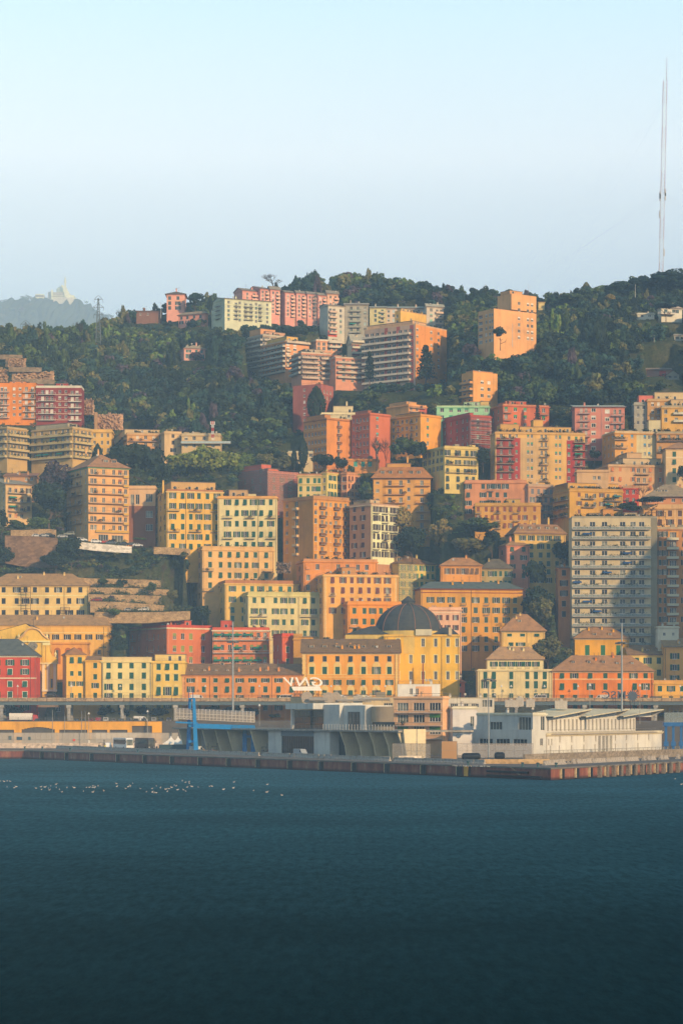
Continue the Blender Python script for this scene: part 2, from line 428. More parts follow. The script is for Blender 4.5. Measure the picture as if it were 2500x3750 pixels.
def B(label, t, xs, yt, yb, col, D=None, yaw=0.0, depth=11.0, roof=('flat',), F=(), L=(), corn=None, pent=(), chim=(), dorm=(), clut=1.0,
  name='apartment_building', cat='building', group=None, plant=0.3, dish=1.0, sky=0.0, frame=WH, sink=14.0, nocorn=False, rg=None):
 NB[0] += 1
 rn = random.Random(NB[0] * 77 + 5)
 bl = Bld()
 if len(xs) == 2: x0, x1 = xs; xc = x0
 else: x0, xc, x1 = xs
 px0, pxc, px1 = PX(t, x0), PX(t, xc), PX(t, x1)
 pyt, pyb = PY(t, yt), PY(t, yb)
 D = D or D_at(min(max(pxc, -300), 2800), pyb)
 P0 = at(pxc, pyb, D)
 bl.c = (P0.x, P0.y); bl.th = rad(yaw); bl.D = D
 bl.zb = P0.z; H = zat(pyt, D) - P0.z; bl.H = H
 th = bl.th; u = (math.cos(th), math.sin(th)); v = (-math.sin(th), math.cos(th))
 t1 = (px1 - 1250) / FPX; bl.W = max(0.5, (t1 * P0.y - P0.x) / (u[0] - t1 * u[1]))
 if xc > x0:
  t0 = (px0 - 1250) / FPX; bl.Dp = (t0 * P0.y - P0.x) / (v[0] - t0 * v[1])
  if bl.Dp < 1 or bl.Dp > 75: print('DEPTH?', label, bl.Dp)
  bl.Dp = min(max(bl.Dp, 3), 75)
 else: bl.Dp = depth
 if bl.W > 110: print('WIDTH?', label, bl.W)
 W, Dp = bl.W, bl.Dp
 root = thing(name, label, cat, P0, th, group); bl.root = root
 cs = []
 for (a, d) in ((-1.5, -1.5), (W + 1.5, -1.5), (W + 1.5, Dp + 1.5), (-1.5, Dp + 1.5)):
  cs.append((P0.x + a * u[0] + d * v[0], P0.y + a * u[1] + d * v[1]))
 FOOT.append((cs, P0.z, (px0, pxc, px1), bl.c, u, v, D, pyb - pyt))
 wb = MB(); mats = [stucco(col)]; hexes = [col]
 near = D < 1090
 faces = {}
 for k, els in (('F', F), ('L', L)):
  f = Face(bl, k); faces[k] = f
  rects, panels, wins = [], [], []
  for e in els:
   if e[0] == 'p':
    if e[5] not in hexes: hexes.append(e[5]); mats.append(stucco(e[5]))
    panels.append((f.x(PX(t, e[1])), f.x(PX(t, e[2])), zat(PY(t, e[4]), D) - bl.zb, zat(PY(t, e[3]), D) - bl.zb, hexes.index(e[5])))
  for e in els:
   if e[0] == 'w':
    _, cols, rows, ww, hh, style, hx = e[:7]
    o = e[7] if len(e) > 7 else {}
    if style == 'g': ww, hh = ww * 1.1, hh * 1.1
    if isinstance(cols, int): X = [f.lo() + f.len * (i + .5) / cols for i in range(cols)]
    elif isinstance(cols, tuple): a, c, n = cols; X = [f.x(PX(t, a)) + (f.x(PX(t, c)) - f.x(PX(t, a))) * i / max(1, n - 1) for i in range(n)]
    else: X = [f.x(PX(t, c)) for c in cols]
    if isinstance(rows, tuple): rows = [rows[0] + rows[1] * i for i in range(rows[2])]
    for ri, ry in enumerate(rows):
     z = zat(PY(t, ry), D) - bl.zb
     for x in X:
      r = (x - ww / 2, x + ww / 2, z - hh / 2, z + hh / 2)
      if r[0] < f.lo() + .1 or r[1] > f.lo() + f.len - .1 or r[3] > H - .1: continue
      if any(r[0] < q[1] and r[1] > q[0] and r[2] < q[3] and r[3] > q[2] for q in rects): continue
      if rn.random() < o.get('skip', 0): continue
      rects.append(r); wins.append((x, z, ww, hh, style, hx, o))
  face_wall(wb, f, rects, panels, -sink, H)
  for (x, z, ww, hh, style, hx, o) in wins:
   merged = not near
   if style == 'g':
    po = o.get('open', .4); s_ = rn.random(); state = 1 if s_ < po else (2 if s_ < po + .18 else 0)
    if state == 2 and merged: state = 0
   elif style == 'r': state = rn.choice((0, 0, 1, 2, 3)) if o.get('open') is None else (0 if rn.random() < o['open'] else 1)
   else: state = 0
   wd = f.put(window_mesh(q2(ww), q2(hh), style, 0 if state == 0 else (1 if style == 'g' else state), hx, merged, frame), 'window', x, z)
   if style == 'g' and not merged:
    lw = q2(ww) / 2
    sm = shutter_mesh(lw, q2(hh), hx)
    for s in (-1, 1):
     if state == 0: link(sm, 'shutter', wd, (s * lw / 2, .02, 0))
     elif state == 2:
      so = link(sm, 'shutter', wd, (s * lw / 2, -.28, 0)); so.rotation_euler = (-.24, 0, 0)
     else: link(sm, 'shutter', wd, (s * (lw * 1.5 + .02), -.03, 0))
   if near and style == 'g' and D < 1035 and 'sur' not in o and 'arch' not in o and NB[0] % 3: o = dict(o, sur=lighter(col), sw=.14)
   if o.get('sur'):
    b2 = MB(); x_, z_ = ww / 2 + .02, hh / 2 + .02; e_ = o.get('sw', .2)
    b2.box(-x_ - e_, -.05, -z_, -x_, -.003, z_ + e_); b2.box(x_, -.05, -z_, x_ + e_, -.003, z_ + e_); b2.box(-x_, -.05, z_, x_, -.003, z_ + e_)
    if o.get('hood'): b2.box(-x_ - e_ - .1, -.22, z_ + e_, x_ + e_ + .1, -.003, z_ + e_ + .14)
    if o.get('ped'): b2.prism([(-x_ - e_ - .2, z_ + e_ + .14), (x_ + e_ + .2, z_ + e_ + .14), (0, z_ + e_ + .75)], -.25, -.003)
    link(cached(('sur', q2(ww), q2(hh), o['sur'], o.get('hood'), o.get('ped'), e_), lambda: b2.mesh('surround', stucco(o['sur']))), 'surround', wd, (0, 0, 0))
   if o.get('arch'):
    b2 = MB(); x_, z_ = ww / 2 + .02, hh / 2; e_ = .55
    b2.box(-x_ - e_, -.04, -z_ - .3, -x_, -.003, z_ + .5); b2.box(x_, -.04, -z_ - .3, x_ + e_, -.003, z_ + .5); b2.box(-x_, -.04, z_ + .02, x_, -.003, z_ + .5)
    rr = x_ + e_
    b2.prism([(rr * math.cos(PI * i / 10), z_ + .5 + rr * math.sin(PI * i / 10)) for i in range(11)], -.04, -.003)
    link(cached(('arch', q2(ww), q2(hh), o['arch']), lambda: b2.mesh('surround', stucco(o['arch']))), 'surround', wd, (0, 0, 0))
  for e in els:
   if e[0] == 'b':            # balconies: cols, rows(y of slab), width, depth, kind, hex
    _, cols, rows, bw, bd, kind, hx = e[:7]; slab = e[7] if len(e) > 7 else 'a89a86'
    if isinstance(rows, tuple): rows = [rows[0] + rows[1] * i for i in range(rows[2])]
    for ry in rows:
     for c in cols:
      x = f.x(PX(t, c)); z = zat(PY(t, ry), D) - bl.zb
      bo = f.put(balcony_mesh(q2(bw), bd, kind, hx, slab), 'balcony', x, z)
      if rn.random() < .25 * plant + .1: pl = link(planter_mesh(rn.randint(0, 3)), 'potted_plant', bo, (rn.uniform(-.3, .3) * bw * .6, -bd + .35, .0)); pl.scale = (.8, .7, .8)
      if len(e) > 8 and rn.random() < e[8][1]:
       b2 = MB(); a_ = bw / 2
       b2.poly([(-a_, -bd - .3, 1.6), (a_, -bd - .3, 1.6), (a_, 0, 2.3), (-a_, 0, 2.3)]); b2.poly([(-a_, -bd - .3, 1.6), (-a_, -bd - .3, 1.35), (a_, -bd - .3, 1.35), (a_, -bd - .3, 1.6)])
       link(cached(('awn', q2(bw), bd, e[8][0]), lambda: b2.mesh('awning', plain(e[8][0], .8))), 'awning', bo, (0, 0, 0))
   elif e[0] == 'bb':         # balcony bands x0,x1
    _, a, c, rows, bd, kind, hx = e[:7]; slab = e[7] if len(e) > 7 else 'a89a86'
    if isinstance(rows, tuple): rows = [rows[0] + rows[1] * i for i in range(rows[2])]
    xa, xb = f.x(PX(t, a)), f.x(PX(t, c)); bw = xb - xa
    for ry in rows:
     z = zat(PY(t, ry), D) - bl.zb
     bo = f.put(balcony_mesh(round(bw, 2), bd, kind, hx, slab), 'balcony', (xa + xb) / 2, z)
     for k_ in range(int(bw / 5 * plant * 2)):
      if rn.random() < .7: link(planter_mesh(rn.randint(0, 3)), 'potted_plant', bo, (rn.uniform(-.45, .45) * bw, -bd + .4, 0))
     if len(e) > 8:
      for k_ in range(int(bw / 4)):
       if rn.random() < e[8][1]:
        aw = 3.4; b2 = MB(); a_ = aw / 2
        b2.poly([(-a_, -bd - .25, 2.0), (a_, -bd - .25, 2.0), (a_, -.02, 2.55), (-a_, -.02, 2.55)]); b2.poly([(-a_, -bd - .25, 2.0), (-a_, -bd - .25, 1.75), (a_, -bd - .25, 1.75), (a_, -bd - .25, 2.0)])
        link(cached(('awn', aw, bd, e[8][0]), lambda: b2.mesh('awning', plain(e[8][0], .8))), 'awning', bo, (-bw / 2 + 2 + k_ * 4, 0, 0))
   elif e[0] == 's':          # string course
    for y in e[1]:
     z = zat(PY(t, y), D) - bl.zb; b2 = MB(); b2.box(0, -.09 - .002, -e[3] / 2, f.len, -.002, e[3] / 2)
     f.put(b2.mesh('string_course', stucco(e[2])), 'string_course', f.lo(), z)
   elif e[0] == 'd':          # drainpipe
    for c in e[1]:
     b2 = MB(); b2.bar((0, -.1, -2), (0, -.1, H - .1), .075, 0, 6); f.put(b2.mesh('drainpipe', plain(e[2] if len(e) > 2 else '4a352a', .6)), 'drainpipe', f.x(PX(t, c)), 0)
   elif e[0] == 'q':          # pilaster / quoin strip
    for c in e[1]:
     b2 = MB(); hw = e[3] / 2
     n = max(2, int(H / .9))
     for i in range(n): b2.box(-hw + (.12 if i % 2 else 0), -.07, H * i / n + .03, hw - (.12 if i % 2 else 0), -.003, H * (i + 1) / n - .03)
     f.put(b2.mesh('quoins', stucco(e[2])), 'quoins', f.x(PX(t, c)), 0)
   elif e[0] == 'a':          # awning x0,x1,y
    xa, xb = f.x(PX(t, e[1])), f.x(PX(t, e[2])); z = zat(PY(t, e[3]), D) - bl.zb; b2 = MB()
    b2.poly([(0, -1.6, -.7), (xb - xa, -1.6, -.7), (xb - xa, -.02, 0), (0, -.02, 0)]); b2.poly([(0, -1.6, -.7), (0, -1.6, -1.0), (xb - xa, -1.6, -1.0), (xb - xa, -1.6, -.7)])
    f.put(b2.mesh('awning', plain(e[4], .8)), 'awning', xa, z)
 wb.poly([(W, 0, -sink), (W, Dp, -sink), (W, Dp, H), (W, 0, H)], 0); wb.poly([(W, Dp, -sink), (0, Dp, -sink), (0, Dp, H), (W, Dp, H)], 0)
 wall = wb.obj('wall', mats, root)
 bl.wall = wall
 rk = roof[0]; ck = corn or col
 cb = MB(); o = .45
 if not nocorn:
  for (a, z0, z1) in ((o * .5, H - .62, H - .36), (o, H - .36, H - .04)):
   cb.box(-a, -a, z0, W + a, -.002, z1); cb.box(-a, -.002, z0, -.002, Dp, z1); cb.box(W + .002, -.002, z0, W + a, Dp, z1)
  cb.obj('cornice', stucco(ck), root)
 rb = MB()
 zt = H
 if rk == 'flat':
  ph = roof[1] if len(roof) > 1 else .9; phx = roof[2] if len(roof) > 2 else col
  rb.box(.25, .25, H - .3, W - .25, Dp - .25, H + .05, 1)
  if ph > 0:
   rb.box(0, 0, H + .002, W, .25, H + ph); rb.box(0, .25, H + .002, .25, Dp, H + ph); rb.box(W - .25, .25, H + .002, W, Dp, H + ph); rb.box(.25, Dp - .25, H + .002, W - .25, Dp, H + ph)
   rb.box(-.06, -.06, H + ph, W + .06, .31, H + ph + .1, 0)
  ro = rb.obj('roof', [stucco(phx), plain('7d6a58', .95)], root)
  zt = H + .05
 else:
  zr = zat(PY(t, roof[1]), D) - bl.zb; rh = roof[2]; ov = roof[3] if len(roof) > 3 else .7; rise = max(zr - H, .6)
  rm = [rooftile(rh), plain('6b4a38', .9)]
  if rk == 'hip':
   run = min(W, Dp) / 2
   if len(roof) > 4: run = min(run, roof[4])
   a = [(-ov, -ov, H), (W + ov, -ov, H), (W + ov, Dp + ov, H), (-ov, Dp + ov, H)]
   if W >= Dp: r0, r1 = (run, Dp / 2, H + rise), (W - run, Dp / 2, H + rise)
   else: r0, r1 = (W / 2, run, H + rise), (W / 2, Dp - run, H + rise)
   if W >= Dp:
    rb.poly([a[0], a[1], r1, r0]); rb.poly([a[1], a[2], r1]); rb.poly([a[2], a[3], r0, r1]); rb.poly([a[3], a[0], r0])
   else:
    rb.poly([a[0], a[1], r0]); rb.poly([a[1], a[2], r1, r0]); rb.poly([a[2], a[3], r1]); rb.poly([a[3], a[0], r0, r1])
   rb.box(-ov, -ov, H - .12, W + ov, Dp + ov, H - .002, 1)
   slope = rise / (Dp / 2 + ov) if W >= Dp else rise / (run + ov)
  elif rk == 'gable':            # ridge parallel to F
   yr = Dp / 2
   rb.poly([(-ov, -ov, H), (W + ov, -ov, H), (W + ov, yr, H + rise), (-ov, yr, H + rise)]); rb.poly([(W + ov, Dp + ov, H), (-ov, Dp + ov, H), (-ov, yr, H + rise), (W + ov, yr, H + rise)])
   rb.poly([(-ov, -ov, H - .15), (-ov, yr, H + rise - .15), (W + ov, yr, H + rise - .15), (W + ov, -ov, H - .15)], 1)
   rb.box(-ov, -ov - .05, H - .2, W + ov, -ov, H + .05, 1)
   for xx in (0, W): rb.poly([(xx, 0, H), (xx, Dp, H), (xx, yr, H + rise - .05)], 2)
   rm.append(stucco(col)); slope = rise / (yr + ov)
  elif rk == 'gabF':             # ridge at right angles to F, gable facing front
   xr = W / 2
   rb.poly([(-ov, -ov, H), (xr, -ov, H + rise), (xr, Dp + ov, H + rise), (-ov, Dp + ov, H)]); rb.poly([(W + ov, Dp + ov, H), (xr, Dp + ov, H + rise), (xr, -ov, H + rise), (W + ov, -ov, H)])
   rb.poly([(0, -.01, H), (W, -.01, H), (xr, -.01, H + rise - .1)], 2); rm.append(stucco(col)); slope = 1
  elif rk == 'mans':             # mansard: steep skirt, flat top
   ins = roof[4] if len(roof) > 4 else 3.0
   a = [(-ov, -ov, H), (W + ov, -ov, H), (W + ov, Dp + ov, H), (-ov, Dp + ov, H)]; c = [(ins, ins, H + rise), (W - ins, ins, H + rise), (W - ins, Dp - ins, H + rise), (ins, Dp - ins, H + rise)]
   for i in range(4): rb.poly([a[i], a[(i + 1) % 4], c[(i + 1) % 4], c[i]])
   rb.poly(c, 0); rb.box(-ov, -ov, H - .12, W + ov, Dp + ov, H - .002, 1); slope = rise / (ins + ov)
  elif rk == 'shed':             # low slope falling to the front
   rb.poly([(-ov, -ov, H), (W + ov, -ov, H), (W + ov, Dp + ov, H + rise), (-ov, Dp + ov, H + rise)]); rb.poly([(-ov, -ov, H - .2), (-ov, Dp + ov, H + rise - .2), (W + ov, Dp + ov, H + rise - .2), (W + ov, -ov, H - .2)], 1)
   rb.box(-ov, -ov - .05, H - .22, W + ov, -ov, H + .03, 1)
   for xx in (0, W): rb.poly([(xx, 0, H), (xx, Dp, H), (xx, Dp, H + rise - .05)], 2)
   rm.append(stucco(col)); slope = rise / (Dp + 2 * ov)
  ro = rb.obj('roof', rm, root)
  fF = faces['F']
  for (cols, y, dw, dh) in dorm:
   z = zat(PY(t, y), D) - bl.zb
   for c in cols:
    yy = (z - H) / max(slope, .05) - ov
    link(dormer_mesh(dw, dh, col if rg is None else rg, rh), 'dormer', ro, (fF.x(PX(t, c)), yy - .3, z - dh / 2))
  for k_ in range(int(W / 9 * clut + .7)):
   xx = rn.uniform(.18, .82) * W; yy = rn.uniform(.25, .5) * Dp
   link(chimney_mesh(1.3, col), 'chimney', ro, (xx, yy, H + slope * min(yy, Dp / 2)))
  for k_ in range(int((1 + W / 14) * dish)): link(antenna_mesh(3.0), 'antenna', ro, (rn.uniform(.15, .85) * W, Dp * .4, H + slope * Dp * .38))
  if rn.random() < .5 * dish: link(dish_mesh(), 'satellite_dish', ro, (rn.uniform(.2, .8) * W, Dp * .3, H + slope * Dp * .3 - .2))
 fF = faces['F']
 for pe in pent:                    # penthouses: x0, x1, ytop, hex, setback, depth
  xa, xb = fF.x(PX(t, pe[0])), fF.x(PX(t, pe[1])); zz = zat(PY(t, pe[2]), D) - bl.zb; sb = pe[4] if len(pe) > 4 else 2.0; dd = pe[5] if len(pe) > 5 else max(3, Dp - sb - 1.5)
  b2 = MB(); b2.box(0, 0, -.3, xb - xa, dd, zz - zt); b2.box(-.25, -.25, zz - zt, xb - xa + .25, dd + .25, zz - zt + .16, 1)
  n = int((xb - xa) / 3)
  if zz - zt > 2.0:
   for i in range(n):
    if rn.random() < .8:
     xw = (xb - xa) * (i + .5) / n; b2.box(xw - .5, -.03, .5, xw + .5, -.004, min(2.2, zz - zt - .3), 2)
     b2.box(xw - .62, -.05, .4, xw - .5, -.003, min(2.3, zz - zt - .2), 3); b2.box(xw + .5, -.05, .4, xw + .62, -.003, min(2.3, zz - zt - .2), 3)
  b2.obj('penthouse', [stucco(pe[3]), plain('8c7b69', .9), glass(), plain(WH, .6)], root, (xa, sb, zt))
 for (c, y) in chim:
  zz = zat(PY(t, y), D) - bl.zb
  link(chimney_mesh(max(.6, zz - zt - .5), col), 'chimney', ro, (fF.x(PX(t, c)), 2.5, zt))
 if rk == 'flat' and clut > 0:
  ph = roof[1] if len(roof) > 1 else .9
  if ph < .7:
   b2 = MB(); rail(b2, .15, W - .15, .15, Dp * .7, H + ph + .15, H + 1.15, 0, 1.2); b2.obj('railing', plain('6a6258', .5, .4), root)
  for k_ in range(int(W / 5 * clut + .8)):
   xx = rn.uniform(.05, .95) * W; yy = rn.uniform(.2, .6) * Dp
   r_ = rn.random()
   if r_ < .3: link(chimney_mesh(1.2, col), 'chimney', ro, (xx, yy, zt))
   elif r_ < .5: dd_ = link(dish_mesh(), 'satellite_dish', root, (xx, min(yy, 2.0), zt + .4), rn.uniform(-.5, .8))
   elif r_ < .72: link(antenna_mesh(3.2), 'antenna', root, (xx, yy, zt), rn.uniform(-1, 1))
   elif r_ < .85:
    hx2 = rn.choice((col, 'a39684', '8b8177')); bw_ = rn.uniform(1.6, 3.6); b2 = MB(); b2.box(-bw_ / 2, -1, -.2, bw_ / 2, 1.2, rn.uniform(1.2, 2.3)); b2.obj('roof_shed', stucco(hx2), root, (xx, min(yy, Dp - 2), zt))
  for k_ in range(int(W / 3.0 * plant * clut)):
   link(planter_mesh(rn.randint(0, 3)), 'potted_plant', root, (rn.uniform(.04, .96) * W, rn.uniform(.6, 1.6), zt + .1 + (.4 if ph > .7 else 0)))
 if near and D < 1040 and nocorn is False and W > 9:
  for c_ in (.45, W - .45):
   if rn.random() < .75: b2 = MB(); b2.bar((0, -.1, -2), (0, -.1, H - .2), .07, 0, 6); fF.put(b2.mesh('drainpipe', plain(rn.choice(('4a352a', '5a4a3a', '7a6a58')), .6)), 'drainpipe', c_, 0)
 BL[label] = bl
 return bl
# ------------------------------------------------------------------ the houses, from the street up the hill
GR, GR2, BR, DK, RO = '0f4f37', '3f8f73', '4a261c', '22282a', 'c9c0ad'
BRN, SLA, TER = 'a8845f', '5d6468', 'a97450'
def hous(*a, **k): return B(*a, **k)
SW = dict(open=.35)
# --- street row
B('red house with white string courses and dark roof at the left of the street row', 'a4', (-160, 248), 462, 905, 'cc4a2a', yaw=0, depth=16,
 roof=('hip', 345, '5a5f62', .8), corn='e3ddd0', clut=.4, name='town_house',
 F=[('w', [-110, -25, 70, 170], [510, 572, 655, 726, 812], 1.55, 2.0, 'g', '1a5c44', dict(sur='f2ebdc', sw=.16, open=.6)), ('s', [615], 'efe3cf', .35), ('s', [470], 'efe3cf', .5), ('d', [208], '3a2a26')])
B('yellow convent wing with long brown roof and shuttered windows behind the church', 'a4', (-60, 740), 258, 640, 'efb355', D=985, depth=14, roof=('hip', 182, BRN, .6, 3), name='convent',
 F=[('w', [313, 378, 457, 528, 602, 673], [276], 1.25, 2.0, 'g', DK, dict(open=.8)), ('w', [313, 378, 457, 528, 602, 673], [337], 1.25, 1.9, 'g', DK, dict(open=.9)), ('w', [600, 672], [440], 1.3, 1.8, 'w', DK), ('s', [307], 'f2c886', .35), ('d', [702], '3c2b22')], clut=.2)
B('long yellow house with two rows of dark shutters and a stair scaffold below the terraces', 'a3', (-90, 600), 728, 1010, 'f2c583', D=1006, depth=15, roof=('hip', 640, BRN, .8), name='town_house', clut=.5,
 F=[('w', [-45, 27, 115, 175, 238, 320, 395, 470, 545], [755, 832, 912], 1.45, 2.1, 'g', DK, dict(open=.45)), ('s', [795], 'f7d9a3', .4), ('s', [872], 'f7d9a3', .3), ('d', [435], '4a352a')], dorm=[([128], 668, 1.6, 1.5)])
B('narrow yellow house with small pyramid roof beside the church', 'a4', (425, 450, 578), 455, 900, 'f0b552', yaw=14, roof=('hip', 405, 'a0714e', .6), clut=0, dish=0, name='town_house',
 F=[('w', [487, 541], [493], 1.35, 2.1, 'g', GR), ('w', [487, 541], [583, 652, 731], 1.2, 1.6, 'g', GR, dict(open=.3))])
B('low yellow house with brown lean-to roof between pyramid roof and cream house', 'a4', (579, 687), 494, 900, 'eeb24f', depth=9, roof=('shed', 462, 'a17a58', .3), clut=.3, name='town_house',
 F=[('w', [592, 645], [530, 606, 665, 732], 1.25, 1.85, 'g', GR, dict(open=.15))])
B('cream four-storey house with green shutters and balustraded terrace by the viaduct', 'a4', (689, 1024), 500, 905, 'ecd397', depth=13, roof=('flat', 1.5, 'd9c093'), clut=.8, plant=.3, name='town_house',
 F=[('w', [735, 812, 890, 973], [528, 598, 674, 738, 812], 1.5, 2.2, 'g', GR, dict(open=.25)), ('s', [622], 'c9b184', .12), ('s', [714], 'c9b184', .12), ('d', [691, 1018], '4a4a44')])
B('yellow house with pedimented windows and tall attic storey under a brown roof', 'a4', (1026, 1250), 506, 905, 'f3c264', depth=13, roof=('flat', .3), clut=.2, name='town_house', pent=[(1046, 1248, 455, 'efc980', 1.5)],
 F=[('w', [1073, 1132, 1190], [537, 611], 1.45, 2.3, 'g', GR, dict(open=.05, sur='f5d596', sw=.2, hood=1)), ('w', [1073, 1132, 1190], [703], 1.5, 2.9, 'g', GR, dict(open=.35, sur='f5d596', sw=.2, ped=1)), ('w', [1073, 1132, 1190], [800], 1.4, 2.0, 'g', GR)])
B('long low salmon-orange house with dormers along its brown roof behind the viaduct', 'a4', (1234, 2046), 592, 905, 'e0924e', depth=15, roof=('shed', 512, '8f7055', .5), name='town_house', clut=1.0, rg='c9a27c',
 F=[('w', [1290, 1378, 1457, 1535, 1620, 1707, 1793, 1882, 1970], [630], 1.5, 1.5, 'g', GR, dict(open=.45)), ('w', [1290, 1378, 1457, 1535, 1620, 1707, 1793, 1882, 1970], [691], 1.4, 2.1, 'g', GR, dict(open=.2)), ('w', [1330, 1457, 1620, 1793, 1882], [745, 815], 1.4, 1.6, 'g', GR), ('q', [1240, 1332, 1928, 2038], 'efa66e', 1.0), ('d', [1417, 1836], '5a3a2a'), ('s', [597], 'e9d9bd', .5)],
 dorm=[([1290, 1378, 1457, 1535, 1535 + 85, 1707, 1797, 1880], 563, 1.0, 1.0), ([1490, 1672], 520, 1.6, 1.7)])
B('coral-red apartment block with flat terrace behind the cream house', 'a4', (876, 1128, 1434), 272, 720, 'cf7446', D=988, yaw=33, roof=('flat', 1.0, 'b9482f'), pent=[(1200, 1310, 222, 'c9543a', 2)], chim=[(985 + 190, 212)], clut=1.3, name='apartment_building', corn='e9d6c0',
 F=[('w', [1180, 1235, 1290, 1373], [331, 415, 490], 1.6, 2.5, 'r', '8a8f3c', dict(sur='e59a78', sw=.14)), ('d', [1140, 1425], 'd9a890')],
 L=[('w', [895, 940, 995, 1040, 1070, 1110], [331, 410, 480, 550], .8, 2.1, 'w', DK), ('b', [907, 1028], [357, 438, 520], 2.8, 1.0, 'bar', 'd0c4b4')])
B('coral-red balcony wing with green awnings continuing the red block', 'a4', (1436, 1816), 290, 720, 'dd8250', D=990, depth=12, roof=('flat', 1.0, 'cf5a3c'), pent=[(1490, 1560, 225, 'c9543a', 2)], clut=1.2, plant=.5, corn='e9d6c0',
 F=[('w', [1455, 1502, 1552, 1600, 1650, 1700, 1745, 1790], [325, 408, 490], 1.4, 2.2, 'r', '8a8f3c'), ('bb', 1440, 1840, [358, 445, 530], 1.3, 'bar', 'e3dccb', 'd9cdb8', ('0f7d66', .75))])
B('dark red end house with green blinds beside the big yellow palazzo', 'b4', (368, 430, 506), 330, 700, 'cf6038', D=975, yaw=20, roof=('flat', 1.0, 'cf4d2e'), clut=1, plant=.6,
 F=[('w', [467], [422, 504], 1.4, 2.4, 'r', '4f8f5c', dict(sur='e8a080'))], L=[('w', [372, 400], [410, 500], 1.0, 2.2, 'w', DK)])
B('mustard side house wall left of the big yellow palazzo', 'b4', (506, 640), 350, 700, 'c9913f', D=972, depth=9, roof=('flat', .5), clut=.3, name='town_house')
B('big orange-yellow palazzo with arched window surrounds and a row of seven dormers', 'b4', (566, 1222), 442, 905, 'f0a23f', depth=17, roof=('shed', 340, '8a6c50', .8), name='palazzo', corn='d2b58a', clut=1.2, rg='c7a67b',
 F=[('w', [630, 717, 803, 892, 979, 1066, 1153], [485], 1.4, 1.9, 'g', DK, dict(open=.35)), ('w', [630, 717, 803, 892, 979, 1066, 1153], [564], 1.55, 2.6, 'g', GR, dict(arch='f0c57e', open=.12)),
  ('w', [630, 717, 803, 892, 979, 1066, 1153], [644], 1.4, 1.8, 'g', GR, dict(open=.7)), ('w', [630, 717, 803, 892, 979, 1066, 1153], [714, 790], 1.5, 1.7, 'g', GR, dict(arch='f0c57e', open=.3)),
  ('s', [590, 608], 'f3c47c', .25), ('q', [578, 1205], 'f0c07a', 1.5), ('d', [594, 1190], '5a3320'), ('s', [452], 'e6c790', .4)],
 dorm=[([630, 717, 803, 892, 979, 1066, 1153], 402, 1.7, 1.6)])
B('bright yellow hall under the dark ribbed dome with tall white-framed windows', 'b4', (1118, 1626), 326, 905, 'f3b940', D=955, depth=25, roof=('flat', .25), name='dome_hall', clut=0, corn='e0b85c', plant=0,
 F=[('w', [1212, 1297, 1380, 1465, 1547, 1610], [375, 486, 597], 1.25, 3.2, 'w', DK, dict(sur='f6e2b0', sw=.22)), ('d', [1505, 1140], '4a352a'), ('s', [640], 'e6b748', .3)])
B('orange-red cottage with brown hipped roof beside the pale house under the viaduct line', 'b4', (1545, 1662), 640, 905, 'ec6c3c', D=958, depth=9, roof=('hip', 604, 'a0745a', .6), clut=.6, name='town_house', F=[('w', [1567, 1622], [657, 728], 1.5, 1.6, 'g', GR, dict(open=.6))])
B('orange-red house with glazed veranda behind the rooftop terrace', 'b4', (1335, 1540), 640, 905, 'e8763f', D=962, depth=9, roof=('hip', 600, '8a6a55', .6), clut=.8, name='town_house', F=[('w', [1395, 1440, 1485, 1515], [655, 720], 1.5, 1.9, 'g', GR, dict(open=.5)), ('b', [1500], [690], 4.0, 1.2, 'bar', '6b5a4a')])
B('pale cream house with recessed planted attic floor under a brown hipped roof', 'c4', (182, 684), 560, 905, 'e3cda0', depth=13, roof=('flat', .25), name='town_house', clut=0, corn='d8c7a4',
 F=[('w', [232, 290, 407, 515, 573, 633], [597, 660, 742], 1.4, 2.5, 'g', GR, dict(open=.28)), ('d', [193, 662], '5a5246')])
B('attic', 'c4', (245, 624), 489, 562, 'e6d4a8', D=955, depth=10, roof=('hip', 400, 'b08c6c', .7), name='roof_storey', clut=1.6, nocorn=True, sink=1,
 F=[('w', [290, 350, 407, 462, 515, 573], [520], 1.4, 1.7, 'g', GR, dict(open=.6)), ('b', [290, 350, 407, 462, 515, 573], [552], 1.8, .5, 'bar', '3d4a35')], chim=[])
B('orange house with broad brown hipped roof and green shutters facing the viaduct', 'c4', (686, 1366), 568, 905, 'e8842e', depth=16, roof=('hip', 458, 'ab7f5d', .9), corn='d9b48c', name='town_house', clut=.6, rg='a88262',
 F=[('w', [750, 832, 940, 1042, 1138, 1232, 1313], [599], 1.5, 1.8, 'g', GR, dict(open=.55)), ('w', [750, 838, 945, 1042, 1138, 1240, 1313], [672], 1.5, 2.3, 'g', GR, dict(open=.3)), ('w', [750, 838, 945, 1042, 1138, 1240, 1313], [748, 815], 1.5, 2.1, 'g', GR, dict(open=.1)), ('s', [622], 'f5b483', .5), ('d', [697, 1352], '6b2f1c')],
 dorm=[([832, 938, 1036], 508, 1.4, 1.7), ([1130, 1230], 515, 1.3, 1.3)])
B('golden-yellow villa with stone-studded eaves behind the orange house', 'c4', (836, 1200), 346, 620, 'e6a62c', D=978, depth=12, roof=('hip', 268, 'a37a58', .9), name='villa', clut=1.2, corn='d9c19a', rg='c9a27c',
 F=[('w', [920, 1026, 1130], [426], 1.6, 3.6, 'g', '1e6a3c', dict(open=.0))], dorm=[([972, 1075], 320, 1.6, 1.3)])
